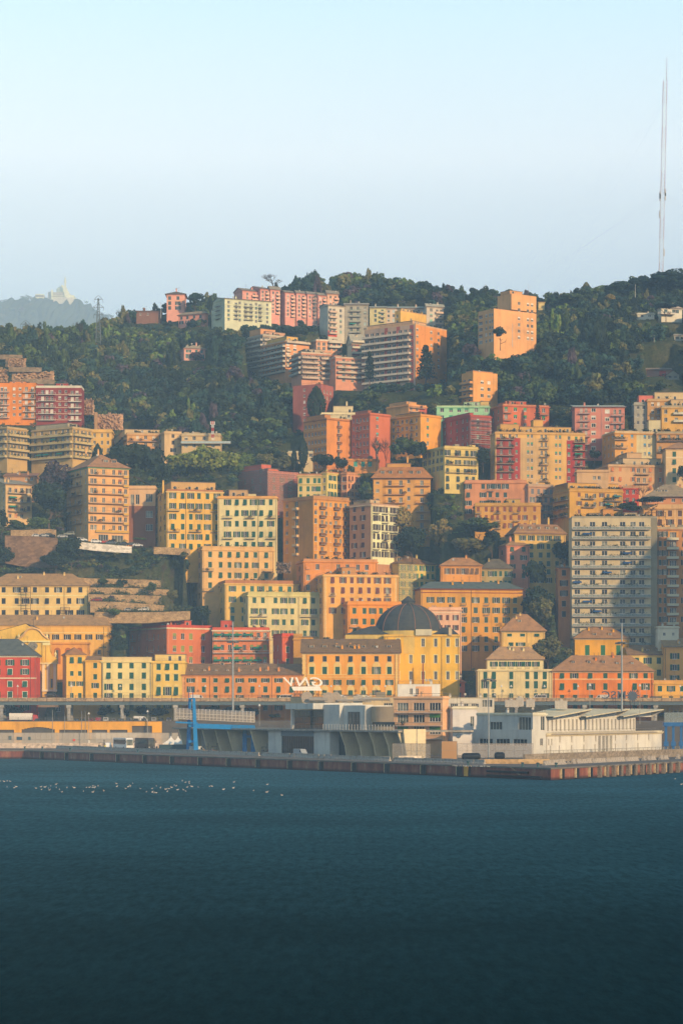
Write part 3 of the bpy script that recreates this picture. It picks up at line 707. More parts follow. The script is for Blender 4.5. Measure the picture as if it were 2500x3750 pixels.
B('pale yellow house with two dormers behind the lamp mast on the right', 'c4', (1200, 1450), 456, 860, 'f0c878', D=968, depth=12, roof=('shed', 384, '98785c', .6), name='town_house', rg='c9a27c', F=[('w', [1255, 1327, 1403], [497, 578], 1.5, 2.2, 'g', GR, dict(open=.1))], dorm=[([1340, 1405], 426, 1.3, 1.2)], clut=.3)
B('tan house with brown attic at the right edge of the street row', 'c4', (1440, 1700), 404, 860, 'e0a85f', D=963, depth=12, roof=('shed', 336, 'a2805f', .4), name='town_house', F=[('w', [1510, 1600], [466, 543, 616], 1.6, 2.1, 'g', GR, dict(open=.7))], clut=.5)
B('low yellow house at the right end behind the viaduct', 'c4', (1368, 1700), 648, 905, 'f0b150', depth=12, roof=('flat', 1.0, 'dda65a'), name='town_house', F=[('w', [1410, 1485, 1560], [686, 756], 1.5, 1.9, 'g', GR, dict(open=.4))], clut=.6)
B('white roof cabin with grey top between grey tower and tan house', 'c4', (1395, 1537), 268, 420, 'd9d2c6', D=972, depth=7, roof=('flat', .2), clut=.8, name='roof_house', F=[('w', [1440, 1500], [318], 1.0, 1.3, 'w', DK)])
B('yellow villa with pyramid roof rising over the pale cream house', 'c4', (342, 634), 296, 560, 'ecbf74', D=972, depth=13, roof=('hip', 178, 'ab7f5d', .9), name='villa', corn='d9bd92', clut=1.0, rg='d0ab80', F=[('w', [395, 483, 580], [324], 1.7, 1.0, 'g', GR, dict(open=.4)), ('w', [405, 470], [386], 1.7, 1.3, 'g', GR), ('d', [512], '4a352a')], dorm=[([466], 228, 1.5, 1.4)])
B('mustard palazzo with grey slate roof and dark red string courses beside the pink house', 'b3', (1326, 1366, 2052), 746, 1300, 'd69a3f', D=994, yaw=9, roof=('hip', 694, '5e6a70', .7, 5), name='palazzo', clut=.5, corn='9c5a38', pent=[],
 F=[('w', [1430, 1500, 1570, 1652, 1735, 1806, 1873, 1940, 2000], [757], 1.4, 1.7, 'g', '2d4f44', dict(open=.5)), ('w', [1430, 1500, 1570, 1652, 1735, 1806, 1873, 1940, 2000], [823, 892], 1.5, 2.1, 'g', '2d4f44', dict(open=.6)), ('w', [1652, 1735, 1806, 1873, 1940, 2000], [957, 1022, 1088, 1150], 1.4, 2.1, 'g', '2d4f44', dict(open=.5)), ('s', [774], '8a3a28', .3), ('d', [1705], '4a352a'), ('b', [1652, 1806, 1940], [858, 925], 2.2, .9, 'bar', '3a3a36')])
B('pink stucco house with bay and flat roof right of the dome', 'b4', (1420, 1640), 150, 700, 'eeb79c', D=984, depth=8, roof=('flat', .8), name='town_house', F=[('w', [1490, 1545, 1600], [206, 274, 345, 410], 1.1, 1.9, 'g', '6b3a2c', dict(open=.6)), ('s', [172], 'f2c9b2', .5)], clut=1.0)
# --- second tier
B('green-cream palazzo with ornate window hoods and roof terrace above the red blocks', 'b3', (115, 200, 690), 792, 1250, 'dac898', D=1002, yaw=12, roof=('flat', 1.4, 'cbbd84'), name='palazzo', corn='e0d298', plant=1.0,
 F=[('w', [243, 300, 385, 442, 498, 583, 640], [826, 900, 974, 1048, 1112], 1.35, 2.1, 'g', GR, dict(open=.45, sur='e2d39c', sw=.16, hood=1)), ('b', [272, 610], [936], 7.0, 1.0, 'bar', 'd8d0bb'), ('b', [610], [1068], 7.0, 1.0, 'bar', 'd8d0bb'), ('d', [540], '4a4438'), ('q', [210, 680], 'e2d39c', .9)],
 L=[('w', [128, 152, 178], [826, 900, 974, 1048], 1.0, 1.9, 'g', GR)])
B('yellow palazzo with brick parapet partly behind the green-cream palazzo', 'b3', (-38, 45, 540), 712, 1200, 'e8bd6e', D=1012, yaw=12, roof=('flat', 1.3, 'b57a52'), name='palazzo', F=[('w', [95, 170, 228, 285, 350, 420, 480], [748, 820, 892, 950], 1.35, 2.1, 'g', '2d6a58', dict(open=.5))],
 L=[('w', [-22, 0, 22], [748, 822, 892, 960, 1030], 1.1, 2.1, 'g', DK)], clut=1.4, plant=.6)
B('tan ornate palazzo with green shutters below the cream palazzo', 'b3', (-190, -108, 376), 482, 860, 'e3b478', D=1024, yaw=13, roof=('flat', 1.3, 'd2a774'), name='palazzo', plant=1.2,
 F=[('w', [-56, 15, 75, 133, 190, 250, 323], [516, 586, 656, 725], 1.4, 2.1, 'g', GR, dict(open=.35, sur='ecc590', sw=.15, hood=1)), ('b', [-70, 330], [628], 4.5, 1.1, 'bar', '6a5a48'), ('b', [-70], [765], 4.5, 1.1, 'bar', '6a5a48'), ('d', [270], '4a352a')],
 L=[('w', [-172, -148, -126], [516, 586, 656, 725, 795], 1.1, 2.1, 'g', DK, dict(open=.6))])
B('golden-yellow palazzo with crests over its windows and tin roof terrace', 'a3', (1048, 1128, 1508), 88, 480, 'efb759', yaw=14, roof=('flat', .7, 'b0774e'), name='palazzo', pent=[(1165, 1465, 22, 'cfa36a', 3)], chim=[(1110, 12)], corn='f0c98c', plant=.8,
 F=[('w', [1168, 1235, 1290, 1345, 1402, 1467], [119, 188, 260, 328, 396, 462], 1.35, 2.2, 'g', GR, dict(open=.5)), ('b', [1172, 1320, 1467], [222, 362], 5.2, 1.1, 'bar', '4a4a42'), ('d', [1256], '5a3a2a'), ('q', [1138, 1500], 'f0c98c', .8)],
 L=[('w', [1062, 1088, 1115], [119, 188, 260, 328, 396], 1.0, 2.1, 'g', BR)])
B('pale cream palazzo with green shutters joined to the golden-yellow palazzo', 'b3', (-4, 395), 132, 600, 'e2d0a2', D=1032, depth=13, roof=('flat', .5, 'e0a860'), name='palazzo', corn='e8b068', pent=[(70, 195, 78, 'c9a27a', 3)],
 F=[('w', [62, 125, 180, 237, 290, 353], [165, 238, 310, 382, 452], 1.4, 2.2, 'g', GR, dict(open=.45)), ('b', [62, 212, 355], [272, 412], 4.2, 1.1, 'bar', '3f4a3c'), ('d', [268], '4a4438')])
B('white-framed villa with tall green blinds on a brown base left of the golden-yellow palazzo', 'a3', (870, 1052), 68, 470, 'd8b08c', D=1052, depth=12, roof=('flat', .9), name='villa', F=[('p', 868, 1060, 190, 480, '94614a'), ('w', [895, 930], [145], 1.6, 4.2, 'r', '1f5c48', dict(open=1)), ('w', [1008], [135], 2.9, 3.4, 'r', '1f5c48', dict(open=1)), ('w', [1010], [245, 335], 2.9, 2.8, 'w', DK)], clut=.4)
B('ten-storey tan apartment tower with brown pyramid roof and wrap-around balconies', 'a3', (452, 598, 872), -76, 425, 'e3ae77', yaw=26, roof=('hip', -178, 'a97d5e', .9), name='apartment_tower', corn='8fb48a', clut=.8, rg='c99c74',
 F=[('w', [622, 645, 702, 770, 850], [-45, 18, 82, 146, 210, 274, 332], 1.3, 2.1, 'w', DK), ('w', [812], [-45, 18, 82, 146, 210, 274, 332], 1.6, 2.0, 'r', '9a5236', dict(open=.5)), ('bb', 598, 832, [-22, 41, 105, 169, 233, 297], 1.5, 'bar', '6f6254', 'd6aa6e'), ('b', [850], [-10, 53, 117, 181, 245, 309], 2.4, .8, 'sol', 'd0a247'), ('bb', 645, 870, [365], .7, 'sol', 'd0a247'), ('w', [700], [404], 4.4, 3.0, 'r', 'd99c5c', dict(open=1)), ('w', [795], [408], 5.2, 3.2, 'r', 'aaa49a', dict(open=1))],
 L=[('w', [475, 510, 545, 580], [-45, 18, 82, 146, 210, 274, 332], 1.3, 2.1, 'w', DK), ('bb', 455, 560, [-22, 41, 105, 169, 233, 297], 1.4, 'bar', '6f6254', 'c9a06c')], dorm=[([735, 790], -120, 2.2, 1.9)])
B('ochre nine-storey tower with a blank curved flank beside the pink and white palazzo', 'b3', (437, 640, 882), 137, 560, 'd9963f', D=1022, yaw=40, roof=('flat', 1.1, 'b5855a'), name='apartment_tower', corn='c98a48',
 F=[('p', 668, 672, 140, 560, 'e8bd7c'), ('w', [657], (168, 60.5, 7), 1.5, 2.2, 'r', 'c98a4a'), ('w', [700, 793, 858], (178, 60.5, 7), 1.4, 2.3, 'w', DK), ('w', [728, 758, 825], (170, 60.5, 7), 1.3, 2.2, 'r', 'd8a050'), ('b', [700, 795, 858], (205, 60.5, 6), 3.2, 1.2, 'sol', '7a5330')],
 L=[('w', [462], (165, 62, 6), 1.6, 2.4, 'r', 'c98a5a'), ('w', [526], (170, 62, 6), 2.2, 2.6, 'w', DK), ('b', [526], (205, 62, 6), 3.2, 1.2, 'sol', 'd8b184'), ('p', 545, 640, 140, 560, 'c98a40')])
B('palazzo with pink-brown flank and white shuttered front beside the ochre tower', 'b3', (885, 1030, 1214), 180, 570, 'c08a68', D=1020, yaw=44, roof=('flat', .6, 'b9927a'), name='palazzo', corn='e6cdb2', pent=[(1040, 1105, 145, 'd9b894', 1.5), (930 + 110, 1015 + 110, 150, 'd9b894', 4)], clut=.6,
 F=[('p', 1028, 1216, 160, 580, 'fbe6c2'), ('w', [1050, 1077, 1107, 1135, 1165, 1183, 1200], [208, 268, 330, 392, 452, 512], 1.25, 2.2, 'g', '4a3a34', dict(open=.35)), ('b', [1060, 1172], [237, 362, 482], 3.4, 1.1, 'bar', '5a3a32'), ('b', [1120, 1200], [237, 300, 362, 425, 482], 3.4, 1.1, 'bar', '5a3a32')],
 L=[('w', [918, 975], [205, 265, 327, 387, 450, 514], 1.5, 2.0, 'g', '4a2c28', dict(open=.3))])
B('ochre tower with brown mansard roof and long balconies above the pink palazzo', 'b2', (1045, 1430), 740, 1200, 'dca257', D=1060, depth=15, roof=('mans', 660, 'b0784a', 1.2, 3.2), name='apartment_tower', corn='c98f55', clut=.3, rg='d0985a', pent=[(1140, 1300, 632, 'c9944f', 6)],
 F=[('w', [1073], (765, 57.5, 7), 1.5, 1.8, 'r', 'd9a866'), ('w', [1155, 1230, 1372], (772, 57.5, 7), 1.5, 2.2, 'w', DK), ('w', [1283], (760, 57.5, 7), 1.3, 1.8, 'w', DK), ('bb', 1122, 1258, (793, 58, 7), 1.3, 'bar', '5a4a3c', 'c98f55'), ('bb', 1330, 1426, (793, 58, 7), 1.3, 'bar', '5a4a3c', 'c98f55'), ('p', 1106, 1128, 740, 1210, 'c98f48')], dorm=[([1108, 1160, 1230, 1302, 1352], 702, 1.8, 1.9)])
B('pink-red house wrapped in netted scaffolding above the cream palazzo', 'b2', (137, 330, 540), 702, 1000, 'c9705c', D=1082, yaw=38, roof=('flat', .9), name='scaffolded_house', pent=[(345, 420, 672, 'd9785e', 1), (335, 400, 640, 'cf6a58', 5)], clut=.8,
 F=[('w', [375, 430, 485], [745, 800, 860], 1.2, 1.9, 'g', '7a8a72')], L=[('w', [180, 230, 285], [745, 800, 860], 1.2, 1.9, 'g', '7a8a72')])
B('pale yellow-green house with green shutters right of the scaffolded pink house', 'b2', (536, 694), 722, 960, 'd9be86', D=1075, depth=11, roof=('flat', .7, 'b9825a'), name='town_house', F=[('w', [555, 605, 650, 680], [757, 812, 866], 1.2, 2.0, 'g', '2f6a4c', dict(open=.4)), ('s', [785], 'b9a95a', .5)], clut=1.5)
B('light yellow house with bright sunlit flank right of the yellow-green house', 'b2', (694, 732, 830), 702, 960, 'efcf82', D=1074, yaw=52, roof=('flat', .5, 'b9825a'), name='town_house', F=[('w', [750, 768, 788, 808, 822], [735, 790, 845, 900], 1.2, 2.0, 'g', '3f6a5a', dict(open=.3))], L=[('w', [712], [752, 805, 860], 1.4, 2.0, 'w', DK)], clut=1.5, chim=[(760, 672), (790, 672)])
B('narrow salmon house with shutters right of the light yellow house', 'b2', (828, 866, 955), 704, 960, 'e8a47c', D=1076, yaw=50, roof=('flat', .5, 'b9825a'), name='town_house', F=[('w', [882, 905, 928, 945], [740, 792, 845, 895], 1.1, 1.9, 'g', '7a4a38', dict(open=.3))], L=[('w', [840, 857], [745, 800, 850], 1.2, 1.9, 'g', '7a4a38')], clut=1.5, chim=[(880, 668), (915, 676)])
B('low orange house with orange shutters below the ochre nine-storey tower', 'b3', (468, 575, 1072), 562, 840, 'e3944f', D=1012, yaw=10, roof=('flat', .9, 'c98f62'), name='town_house', F=[('w', [605, 668, 738, 808, 870, 940, 1000], [600, 672, 740], 1.4, 2.1, 'g', 'd9873a', dict(open=.4))], L=[('w', [490, 520, 550], [605, 672], 1.2, 2.0, 'g', '8a5a38')], plant=.8)
B('orange palazzo with brown shutters and a roof pool terrace amid the hill foot', 'b3', (625, 708, 1212), 658, 1080, 'f0ad5c', D=1000, yaw=12, roof=('flat', .4, 'e0a868'), name='palazzo', corn='f2c081', plant=1.2, pent=[(850, 945, 600, 'c99058', 5)],
 F=[('w', [770, 840, 900, 958, 1015, 1073, 1140], [690, 758, 828, 895], 1.35, 2.2, 'g', '6f332a', dict(open=.35, sur='f5c48a', sw=.16, hood=1)), ('b', [770, 1142], [795], 2.6, .9, 'bar', 'e3d3b8'), ('q', [720, 1200], 'f5c48a', 1.0)],
 L=[('w', [642, 665, 690], [690, 758, 828, 895, 965], 1.1, 2.1, 'g', '6f332a')])
B('small deep-orange house with green shutters in front of the orange palazzo', 'b4', (780, 872, 1236), 112, 480, 'e9952f', D=993, yaw=12, roof=('flat', 1.0, 'dd9440'), name='town_house', F=[('w', [917, 985, 1040, 1096, 1150], [160, 232, 300], 1.35, 2.1, 'g', GR, dict(open=.4, sur='f0ad55', sw=.15, hood=1)), ('b', [915], [272], 3.4, 1.0, 'bar', 'cfc2a8')], L=[('w', [800, 825, 850], [160, 232, 300], 1.1, 2.0, 'g', BR)], clut=.8)
B('house wrapped in green scaffold netting under a broad brown roof', 'b3', (1055, 1215, 1466), 576, 1000, 'd9c072', D=1024, yaw=33, roof=('hip', 512, '93745a', .9), name='scaffolded_house', rg='c9a27c', clut=.2, F=[('w', [1245, 1290, 1330, 1372, 1412, 1445], [605, 660, 715, 770], 1.2, 2.0, 'g', '1f7a5c')], dorm=[([1252], 545, 2.4, 1.6)])
B('sunlit orange house with broad brown roof behind the mustard palazzo', 'b3', (1500, 1776), 592, 860, 'ef9f4f', D=1011, depth=10, roof=('hip', 534, 'b5855f', .8), name='town_house', F=[('w', [1545, 1582, 1614, 1650, 1680, 1712, 1745], [630], 1.2, 2.2, 'g', '7a5a3a', dict(open=.5))], clut=.6)
B('olive-grey house with slate roof and roof light right of the sunlit orange house', 'c3', (200, 415), 612, 860, 'b09a6a', D=1013, depth=10, roof=('hip', 542, '6e675f', .8), name='town_house', F=[('w', [215, 270, 302, 335, 370, 395], [648, 712], 1.1, 2.0, 'g', '2f5a48')], clut=.6)
B('narrow pink house with brown roof and hanging washing beside the chestnut tree', 'c3', (322, 376, 530), 455, 800, 'd98f78', D=1015, yaw=14, roof=('hip', 405, 'a5805f', .6), name='town_house', F=[('w', [412, 490], [481, 537, 598, 660], 1.4, 1.7, 'g', '33594a', dict(open=.5))], L=[('w', [345], [500, 560, 620], 1.2, 1.8, 'g', '33594a')], clut=1.4)
B('tan house with five white dormers in its brown mansard behind the pink house', 'c3', (372, 430, 774), 376, 820, 'd9b068', D=1018, yaw=10, roof=('mans', 308, '9a7458', .8, 3.0), name='town_house', rg='d0c4b0', F=[('w', [484, 542, 605, 658, 716], [405, 461, 519, 577, 632, 690], 1.4, 1.9, 'g', '33594a', dict(open=.5)), ('s', [364], 'c9a058', .3)], L=[('w', [400], [405, 461, 519], 1.2, 1.9, 'g', '33594a')], dorm=[([482, 540, 598, 657, 715], 337, 1.3, 1.4)], clut=1.0)
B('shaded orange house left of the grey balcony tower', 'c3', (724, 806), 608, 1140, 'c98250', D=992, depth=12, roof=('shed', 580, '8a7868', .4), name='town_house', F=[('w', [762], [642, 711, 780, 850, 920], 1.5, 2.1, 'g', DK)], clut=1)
B('grey fourteen-storey balcony tower with white slab edges', 'c3', (816, 1392), 272, 1150, 'c9b79c', D=985, depth=14, roof=('flat', .7, 'a39a8c'), name='apartment_tower', nocorn=True, clut=2.2, plant=1.6, pent=[(935, 1020, 236, 'c9a98c', 3), (1035, 1105, 205, 'd0924a', 5), (1175, 1262, 232, 'b8a48c', 3)],
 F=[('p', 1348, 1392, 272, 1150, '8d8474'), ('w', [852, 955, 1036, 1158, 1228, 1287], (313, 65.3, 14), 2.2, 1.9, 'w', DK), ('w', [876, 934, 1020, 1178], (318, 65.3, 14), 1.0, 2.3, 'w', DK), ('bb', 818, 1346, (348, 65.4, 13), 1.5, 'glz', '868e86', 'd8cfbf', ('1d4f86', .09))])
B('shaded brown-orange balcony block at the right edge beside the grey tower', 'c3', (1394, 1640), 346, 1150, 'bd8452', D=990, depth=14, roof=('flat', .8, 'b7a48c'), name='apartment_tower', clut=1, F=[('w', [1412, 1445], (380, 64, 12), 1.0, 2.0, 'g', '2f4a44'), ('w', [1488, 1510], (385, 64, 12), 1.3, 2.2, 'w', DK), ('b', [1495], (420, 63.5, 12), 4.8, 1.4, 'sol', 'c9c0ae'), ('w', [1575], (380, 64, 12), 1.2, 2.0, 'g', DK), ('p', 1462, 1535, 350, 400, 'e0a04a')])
# --- the shaded right-hand slope
B('tall striped block in red, tan and yellow with green shutters on the right slope', 'c2', (266, 300, 905), 432, 830, 'dcae6c', D=1060, yaw=8, roof=('flat', .4, 'c09a68'), name='apartment_block', clut=1.4, plant=1.0, pent=[(340, 465, 370, 'cfa05c', 2), (472, 820, 385, 'd3a765', 2.5), (570, 635, 335, 'd8a860', 4)],
 F=[('p', 306, 428, 466, 830, '9c4036'), ('p', 428, 468, 466, 830, 'ad4038'), ('p', 468, 600, 466, 830, 'cfaa7c'), ('p', 780, 832, 476, 830, 'a93c38'), ('p', 832, 905, 490, 830, 'a5443a'),
  ('w', [340, 398], (452, 54.6, 6), 1.2, 2.0, 'w', DK), ('w', [443], (452, 54.6, 6), 1.0, 1.6, 'r', '3f9a7c', dict(open=.6)), ('w', [521, 546], (452, 54.6, 6), 1.0, 1.6, 'r', '3f9a7c', dict(open=.5)), ('w', [612, 640], (456, 54.6, 6), 1.0, 2.0, 'w', DK), ('w', [710, 736], (457, 54.6, 6), 1.0, 1.6, 'r', '3f9a7c', dict(open=.4)), ('w', [796], (462, 54.6, 6), 1.2, 1.7, 'r', '3f9a7c', dict(open=.7)), ('w', [845], (466, 54.6, 6), 1.1, 2.0, 'r', '3f8a62', dict(open=.7)), ('w', [880], (466, 54.6, 5), 1.0, 2.0, 'w', DK),
  ('bb', 308, 424, (479, 54.6, 5), 1.4, 'bar', '5f7a6c', 'b09a80', ('1f8a68', .25)), ('bb', 598, 656, (484, 54.6, 6), 1.2, 'bar', '5a5a52', 'b5a288'), ('bb', 828, 915, (492, 54.6, 5), 1.4, 'bar', '6a6a5c', 'b5a288', ('1f8a68', .3))],
 L=[('w', [284], (452, 54.6, 6), 1.2, 1.8, 'w', DK)])
B('cream house with dark green shutters and shared balconies left of the striped block', 'b2', (1375, 1525, 1752), 532, 840, 'd9c07c', D=1056, yaw=22, roof=('flat', .7, 'cdb478'), name='apartment_block', clut=1.2, F=[('w', [1545, 1615, 1675, 1720], [566, 632, 690, 742, 795], 1.3, 2.2, 'g', '2c463e', dict(open=.5)), ('bb', 1530, 1740, [590, 645, 700], 1.1, 'bar', '4a4a44', 'c9b27c')],
 L=[('w', [1395, 1425, 1452, 1480, 1505], [562, 612, 666], 1.1, 1.9, 'g', '33463e', dict(open=.6))])
B('mint-green house with roof terrace at the top of the red terraces', 'c2', (-95, 262), 258, 420, '9fd0b0', D=1108, depth=12, roof=('flat', .5, 'b5c8a8'), name='apartment_block', F=[('w', [-60, 0, 55, 105, 170, 240], [278, 330], 1.7, 2.0, 'r', '2f9a70', dict(open=.5))], pent=[(90, 200, 222, 'b5d2b2', 2), (200, 258, 220, 'd9b573', 1.5)], clut=1)
B('raspberry-red house with white scaffold decks below the mint-green house', 'c2', (-70, 132, 272), 320, 600, 'ad5044', D=1085, yaw=26, roof=('flat', .5), name='scaffolded_house', pent=[(140, 165, 295, 'cf5248', 2)], clut=.6,
 F=[('w', [182], (350, 54, 4), 1.2, 1.8, 'r', 'b8d0c0'), ('bb', 136, 270, (352, 30.5, 7), 1.0, 'bar', 'a88a80', 'd8c8bc')], L=[('w', [-40, 0, 40, 80, 110], (345, 54, 4), 1.1, 1.7, 'r', '3f7a68')])
B('salmon house with brick chimneys and green blinds above the striped block', 'c2', (262, 352, 662), 246, 480, 'd3734f', D=1100, yaw=18, roof=('flat', .5, 'c98a68'), name='apartment_block', pent=[(400, 525, 212, 'c95a3c', 3)], chim=[(385, 212), (410, 210)], F=[('w', [372, 625], [272, 325], 1.6, 2.0, 'r', '2f8a5c', dict(open=.6)), ('w', [435, 500], [272, 322, 375], 1.6, 1.7, 'r', '2f9a62', dict(open=.6)), ('bb', 356, 404, [300, 350], 1.2, 'bar', '8a6a58'), ('bb', 606, 655, [303], 1.2, 'bar', '8a6a58')], L=[('w', [285, 320], [280, 330], 1.1, 1.7, 'r', '3f7a58')])
B('slim peach tower with stacked balconies on its shaded flank below the sunlit orange block', 'c2', (72, 150, 314), 30, 300, 'f0a866', D=1128, yaw=34, roof=('flat', .6), name='apartment_tower', nocorn=True, pent=[(165, 300, 8, 'eaa062', 2)], F=[('w', [211, 257], (85, 45.5, 4), 1.8, 1.5, 'r', 'e6dccb')], L=[('w', [90, 125], (80, 45.5, 4), 2.2, 1.8, 'w', DK), ('bb', 74, 146, (98, 45.5, 4), 1.6, 'sol', 'd9985c')], clut=.4, plant=0)
B('pink block with silver-white double roof on the right slope', 'c2', (836, 1172), 258, 620, 'cc8478', D=1085, depth=13, roof=('shed', 222, 'b9c0c0', .8), name='apartment_block', clut=.3, F=[('w', [962], (280, 51.5, 6), 1.8, 1.6, 'r', 'd9d6cc', dict(sur='e8e0d4', sw=.14)), ('w', [1055], (290, 51.5, 6), 1.8, 1.6, 'r', 'd9d6cc', dict(sur='e8e0d4', sw=.14)), ('w', [880, 912], (280, 51.5, 6), 1.2, 2.1, 'r', 'b9b0a4'), ('w', [1105, 1140], (292, 51.5, 6), 1.2, 2.1, 'w', DK), ('bb', 860, 938, (305, 52, 5), 1.4, 'bar', '5a5a58', 'c9b9b0'), ('bb', 1080, 1164, (320, 52, 5), 1.4, 'bar', '5a5a58', 'c9b9b0'), ('d', [1018], 'c9b0a8')])
B('orange and cream house with bright blue shutters on the right slope', 'c2', (1020, 1106, 1386), 432, 680, 'd8a058', D=1066, yaw=14, roof=('flat', .8, 'c9b090'), name='apartment_block', plant=1.5, F=[('p', 1252, 1386, 432, 680, 'd3c29c'), ('w', [1155, 1222, 1308, 1338], [457, 513, 570], 1.1, 1.7, 'r', '2f8fc0', dict(open=.6)), ('bb', 1095, 1188, [480, 537], 1.4, 'bar', '8a9088', 'c9b090')], L=[('w', [1038, 1065, 1090], [460, 515, 572], 1.1, 1.7, 'r', '8fb0b8')], clut=1.5)
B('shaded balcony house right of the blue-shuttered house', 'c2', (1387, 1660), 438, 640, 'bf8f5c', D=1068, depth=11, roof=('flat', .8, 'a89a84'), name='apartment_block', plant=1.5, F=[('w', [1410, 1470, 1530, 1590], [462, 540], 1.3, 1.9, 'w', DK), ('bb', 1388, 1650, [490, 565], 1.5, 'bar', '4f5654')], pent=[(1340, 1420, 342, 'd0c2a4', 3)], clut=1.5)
B('grey narrow house with pink roof room at the upper right', 'c2', (1236, 1326), 240, 480, 'a7a39c', D=1098, depth=10, roof=('flat', .8), name='apartment_block', pent=[(1272, 1380, 178, 'd9786c', 2)], F=[('w', [1262, 1300], [262, 315, 365], 1.2, 1.6, 'w', DK)], clut=1.4)
B('tan house with terraces beside the grey narrow house at the upper right', 'c2', (1326, 1478), 216, 480, 'cc9a62', D=1096, depth=11, roof=('flat', .8, 'c0a078'), name='apartment_block', F=[('w', [1360, 1400, 1450], [240, 290, 340], 1.2, 1.8, 'r', 'd9cfba'), ('bb', 1380, 1475, [268, 318], 1.4, 'bar', '7a7a70')], pent=[(1380, 1600, 155, 'd0b690', 3)], clut=1.2)
B('yellow house with white balconies at the right edge of the slope', 'c2', (1422, 1660), 262, 480, 'd9a95c', D=1090, depth=11, roof=('flat', .8, 'b0a08c'), name='apartment_block', F=[('w', [1450, 1520, 1590], [290, 345], 1.4, 1.9, 'w', DK), ('bb', 1500, 1640, [310, 362], 1.4, 'sol', 'cfc9bd')], pent=[(1490, 1600, 205, 'd0b088', 3)], clut=1.2, plant=1)
B('long tan house with orange shutters and glazed penthouse below the blue-shuttered house', 'c2', (938, 1062, 1442), 655, 900, 'cfa47c', D=1048, yaw=10, roof=('flat', .5, 'c9a684'), name='apartment_block', plant=.6, pent=[(1172, 1430, 600, 'cdb292', 2.5), (1205, 1305, 560, 'c9a480', 4)], F=[('w', [1090, 1142, 1230, 1345, 1413], [680, 745, 800], 1.1, 1.7, 'g', 'c9783c', dict(open=.3)), ('w', [1265, 1305], [685, 750], 1.3, 2.0, 'w', DK), ('bb', 1240, 1336, [712, 775], 1.5, 'bar', '9a7a5c', 'b09070')], L=[('w', [970, 1010], [735], 1.2, 1.6, 'w', DK)], clut=1)
B('low tan annex with flat roof left of the long tan house', 'c2', (850, 1062), 692, 900, 'cfa882', D=1042, depth=9, roof=('flat', .5), name='town_house', F=[('w', [968, 1000], [738], 1.2, 1.6, 'w', DK)], clut=1)
B('pale cream villa with brown roof at the right edge above the balustrade', 'c2', (1450, 1660), 540, 860, 'e0bd94', D=1046, depth=12, roof=('hip', 488, 'a98063', .9), name='villa', F=[('w', [1507, 1590], [578, 630, 690, 750], 1.4, 2.0, 'g', '2a5c44', dict(open=.1)), ('s', [600], 'e9cfae', .5)], clut=.4)
B('salmon house with terrace railing and red washing below the striped block', 'c3', (95, 510), 30, 320, 'd3906a', D=1056, depth=12, roof=('flat', .9, 'cf9070'), name='town_house', F=[('w', [117, 217, 265, 313, 367], [58, 115, 170, 225], 1.4, 1.9, 'g', '38504a', dict(open=.5)), ('b', [268], [90, 150], 2.8, 1.0, 'bar', '7a5a4a')], clut=1)
B('mauve-grey house with balconies right of the salmon house', 'c3', (384, 522, 692), 54, 330, 'c2967e', D=1054, yaw=24, roof=('flat', .9, 'b59a88'), name='town_house', F=[('w', [550, 592, 640, 675], [90, 145, 200, 255], 1.2, 2.0, 'g', '6a7078'), ('bb', 575, 664, [122, 178, 232], 1.4, 'bar', '5a5a58')], L=[('w', [425], [90, 150], 1.2, 1.9, 'g', '4a5a5c')], clut=1.4, plant=.6)
B('dark yellow house with planted balconies and wide roof terrace left of the red annex', 'c3', (688, 800, 1160), 84, 420, 'd2a04c', D=1036, yaw=16, roof=('flat', .9, 'bd9250'), name='apartment_block', plant=1.6, pent=[(805, 1140, 30, 'd3a04f', 2.5), (708 + 97, 740 + 97, 34, 'cf9a48', 4)], F=[('w', [865, 1018], [112, 170, 226], 1.2, 1.6, 'g', '7a4a38', dict(open=.5)), ('w', [915, 970, 1060, 1110], [118, 176], 1.3, 2.0, 'w', DK), ('bb', 880, 966, [140, 196], 1.4, 'bar', '6a7068'), ('bb', 1028, 1150, [150, 206], 1.4, 'bar', '4f5a54', 'a89a86', ('2a7a78', .4))], L=[('w', [715, 750, 780], [130, 190, 250], 1.3, 1.9, 'w', DK), ('bb', 692, 795, [145, 200, 255], 1.4, 'bar', '4f5654')], clut=1.4)
B('small red annex house right of the dark yellow house', 'c3', (1160, 1268), 70, 330, 'c04a34', D=1044, depth=10, roof=('flat', .6, 'b58a6c'), name='town_house', F=[('w', [1190, 1232], [95, 150], 1.2, 1.8, 'w', DK), ('b', [1185], [150], 2.6, 1.2, 'bar', '8a8a80')], clut=1)
B('villa with grey-brown hipped roof, brick gable and white roof window on the right', 'c3', (1318, 1660), 128, 360, 'c98a62', D=1018, depth=16, roof=('hip', 34, '9d8a76', 1.3), name='villa', F=[('w', [1345, 1420, 1500, 1570], [152], 1.6, 1.4, 'w', DK)], dorm=[([1412, 1458], 85, 1.5, 1.3)], clut=.5, rg='e0d8cb')
B('tan mansion with balustraded terrace and brown shutters behind the grey tower', 'c3', (1300, 1660), 205, 460, 'd9a870', D=1005, depth=11, roof=('flat', 1.5, 'd9b080'), name='palazzo', F=[('w', [1410, 1478, 1545, 1600], [240, 300], 1.5, 2.2, 'g', '5a3a2c', dict(open=.2)), ('q', [1445, 1512], 'e3b884', .8)], clut=.6)
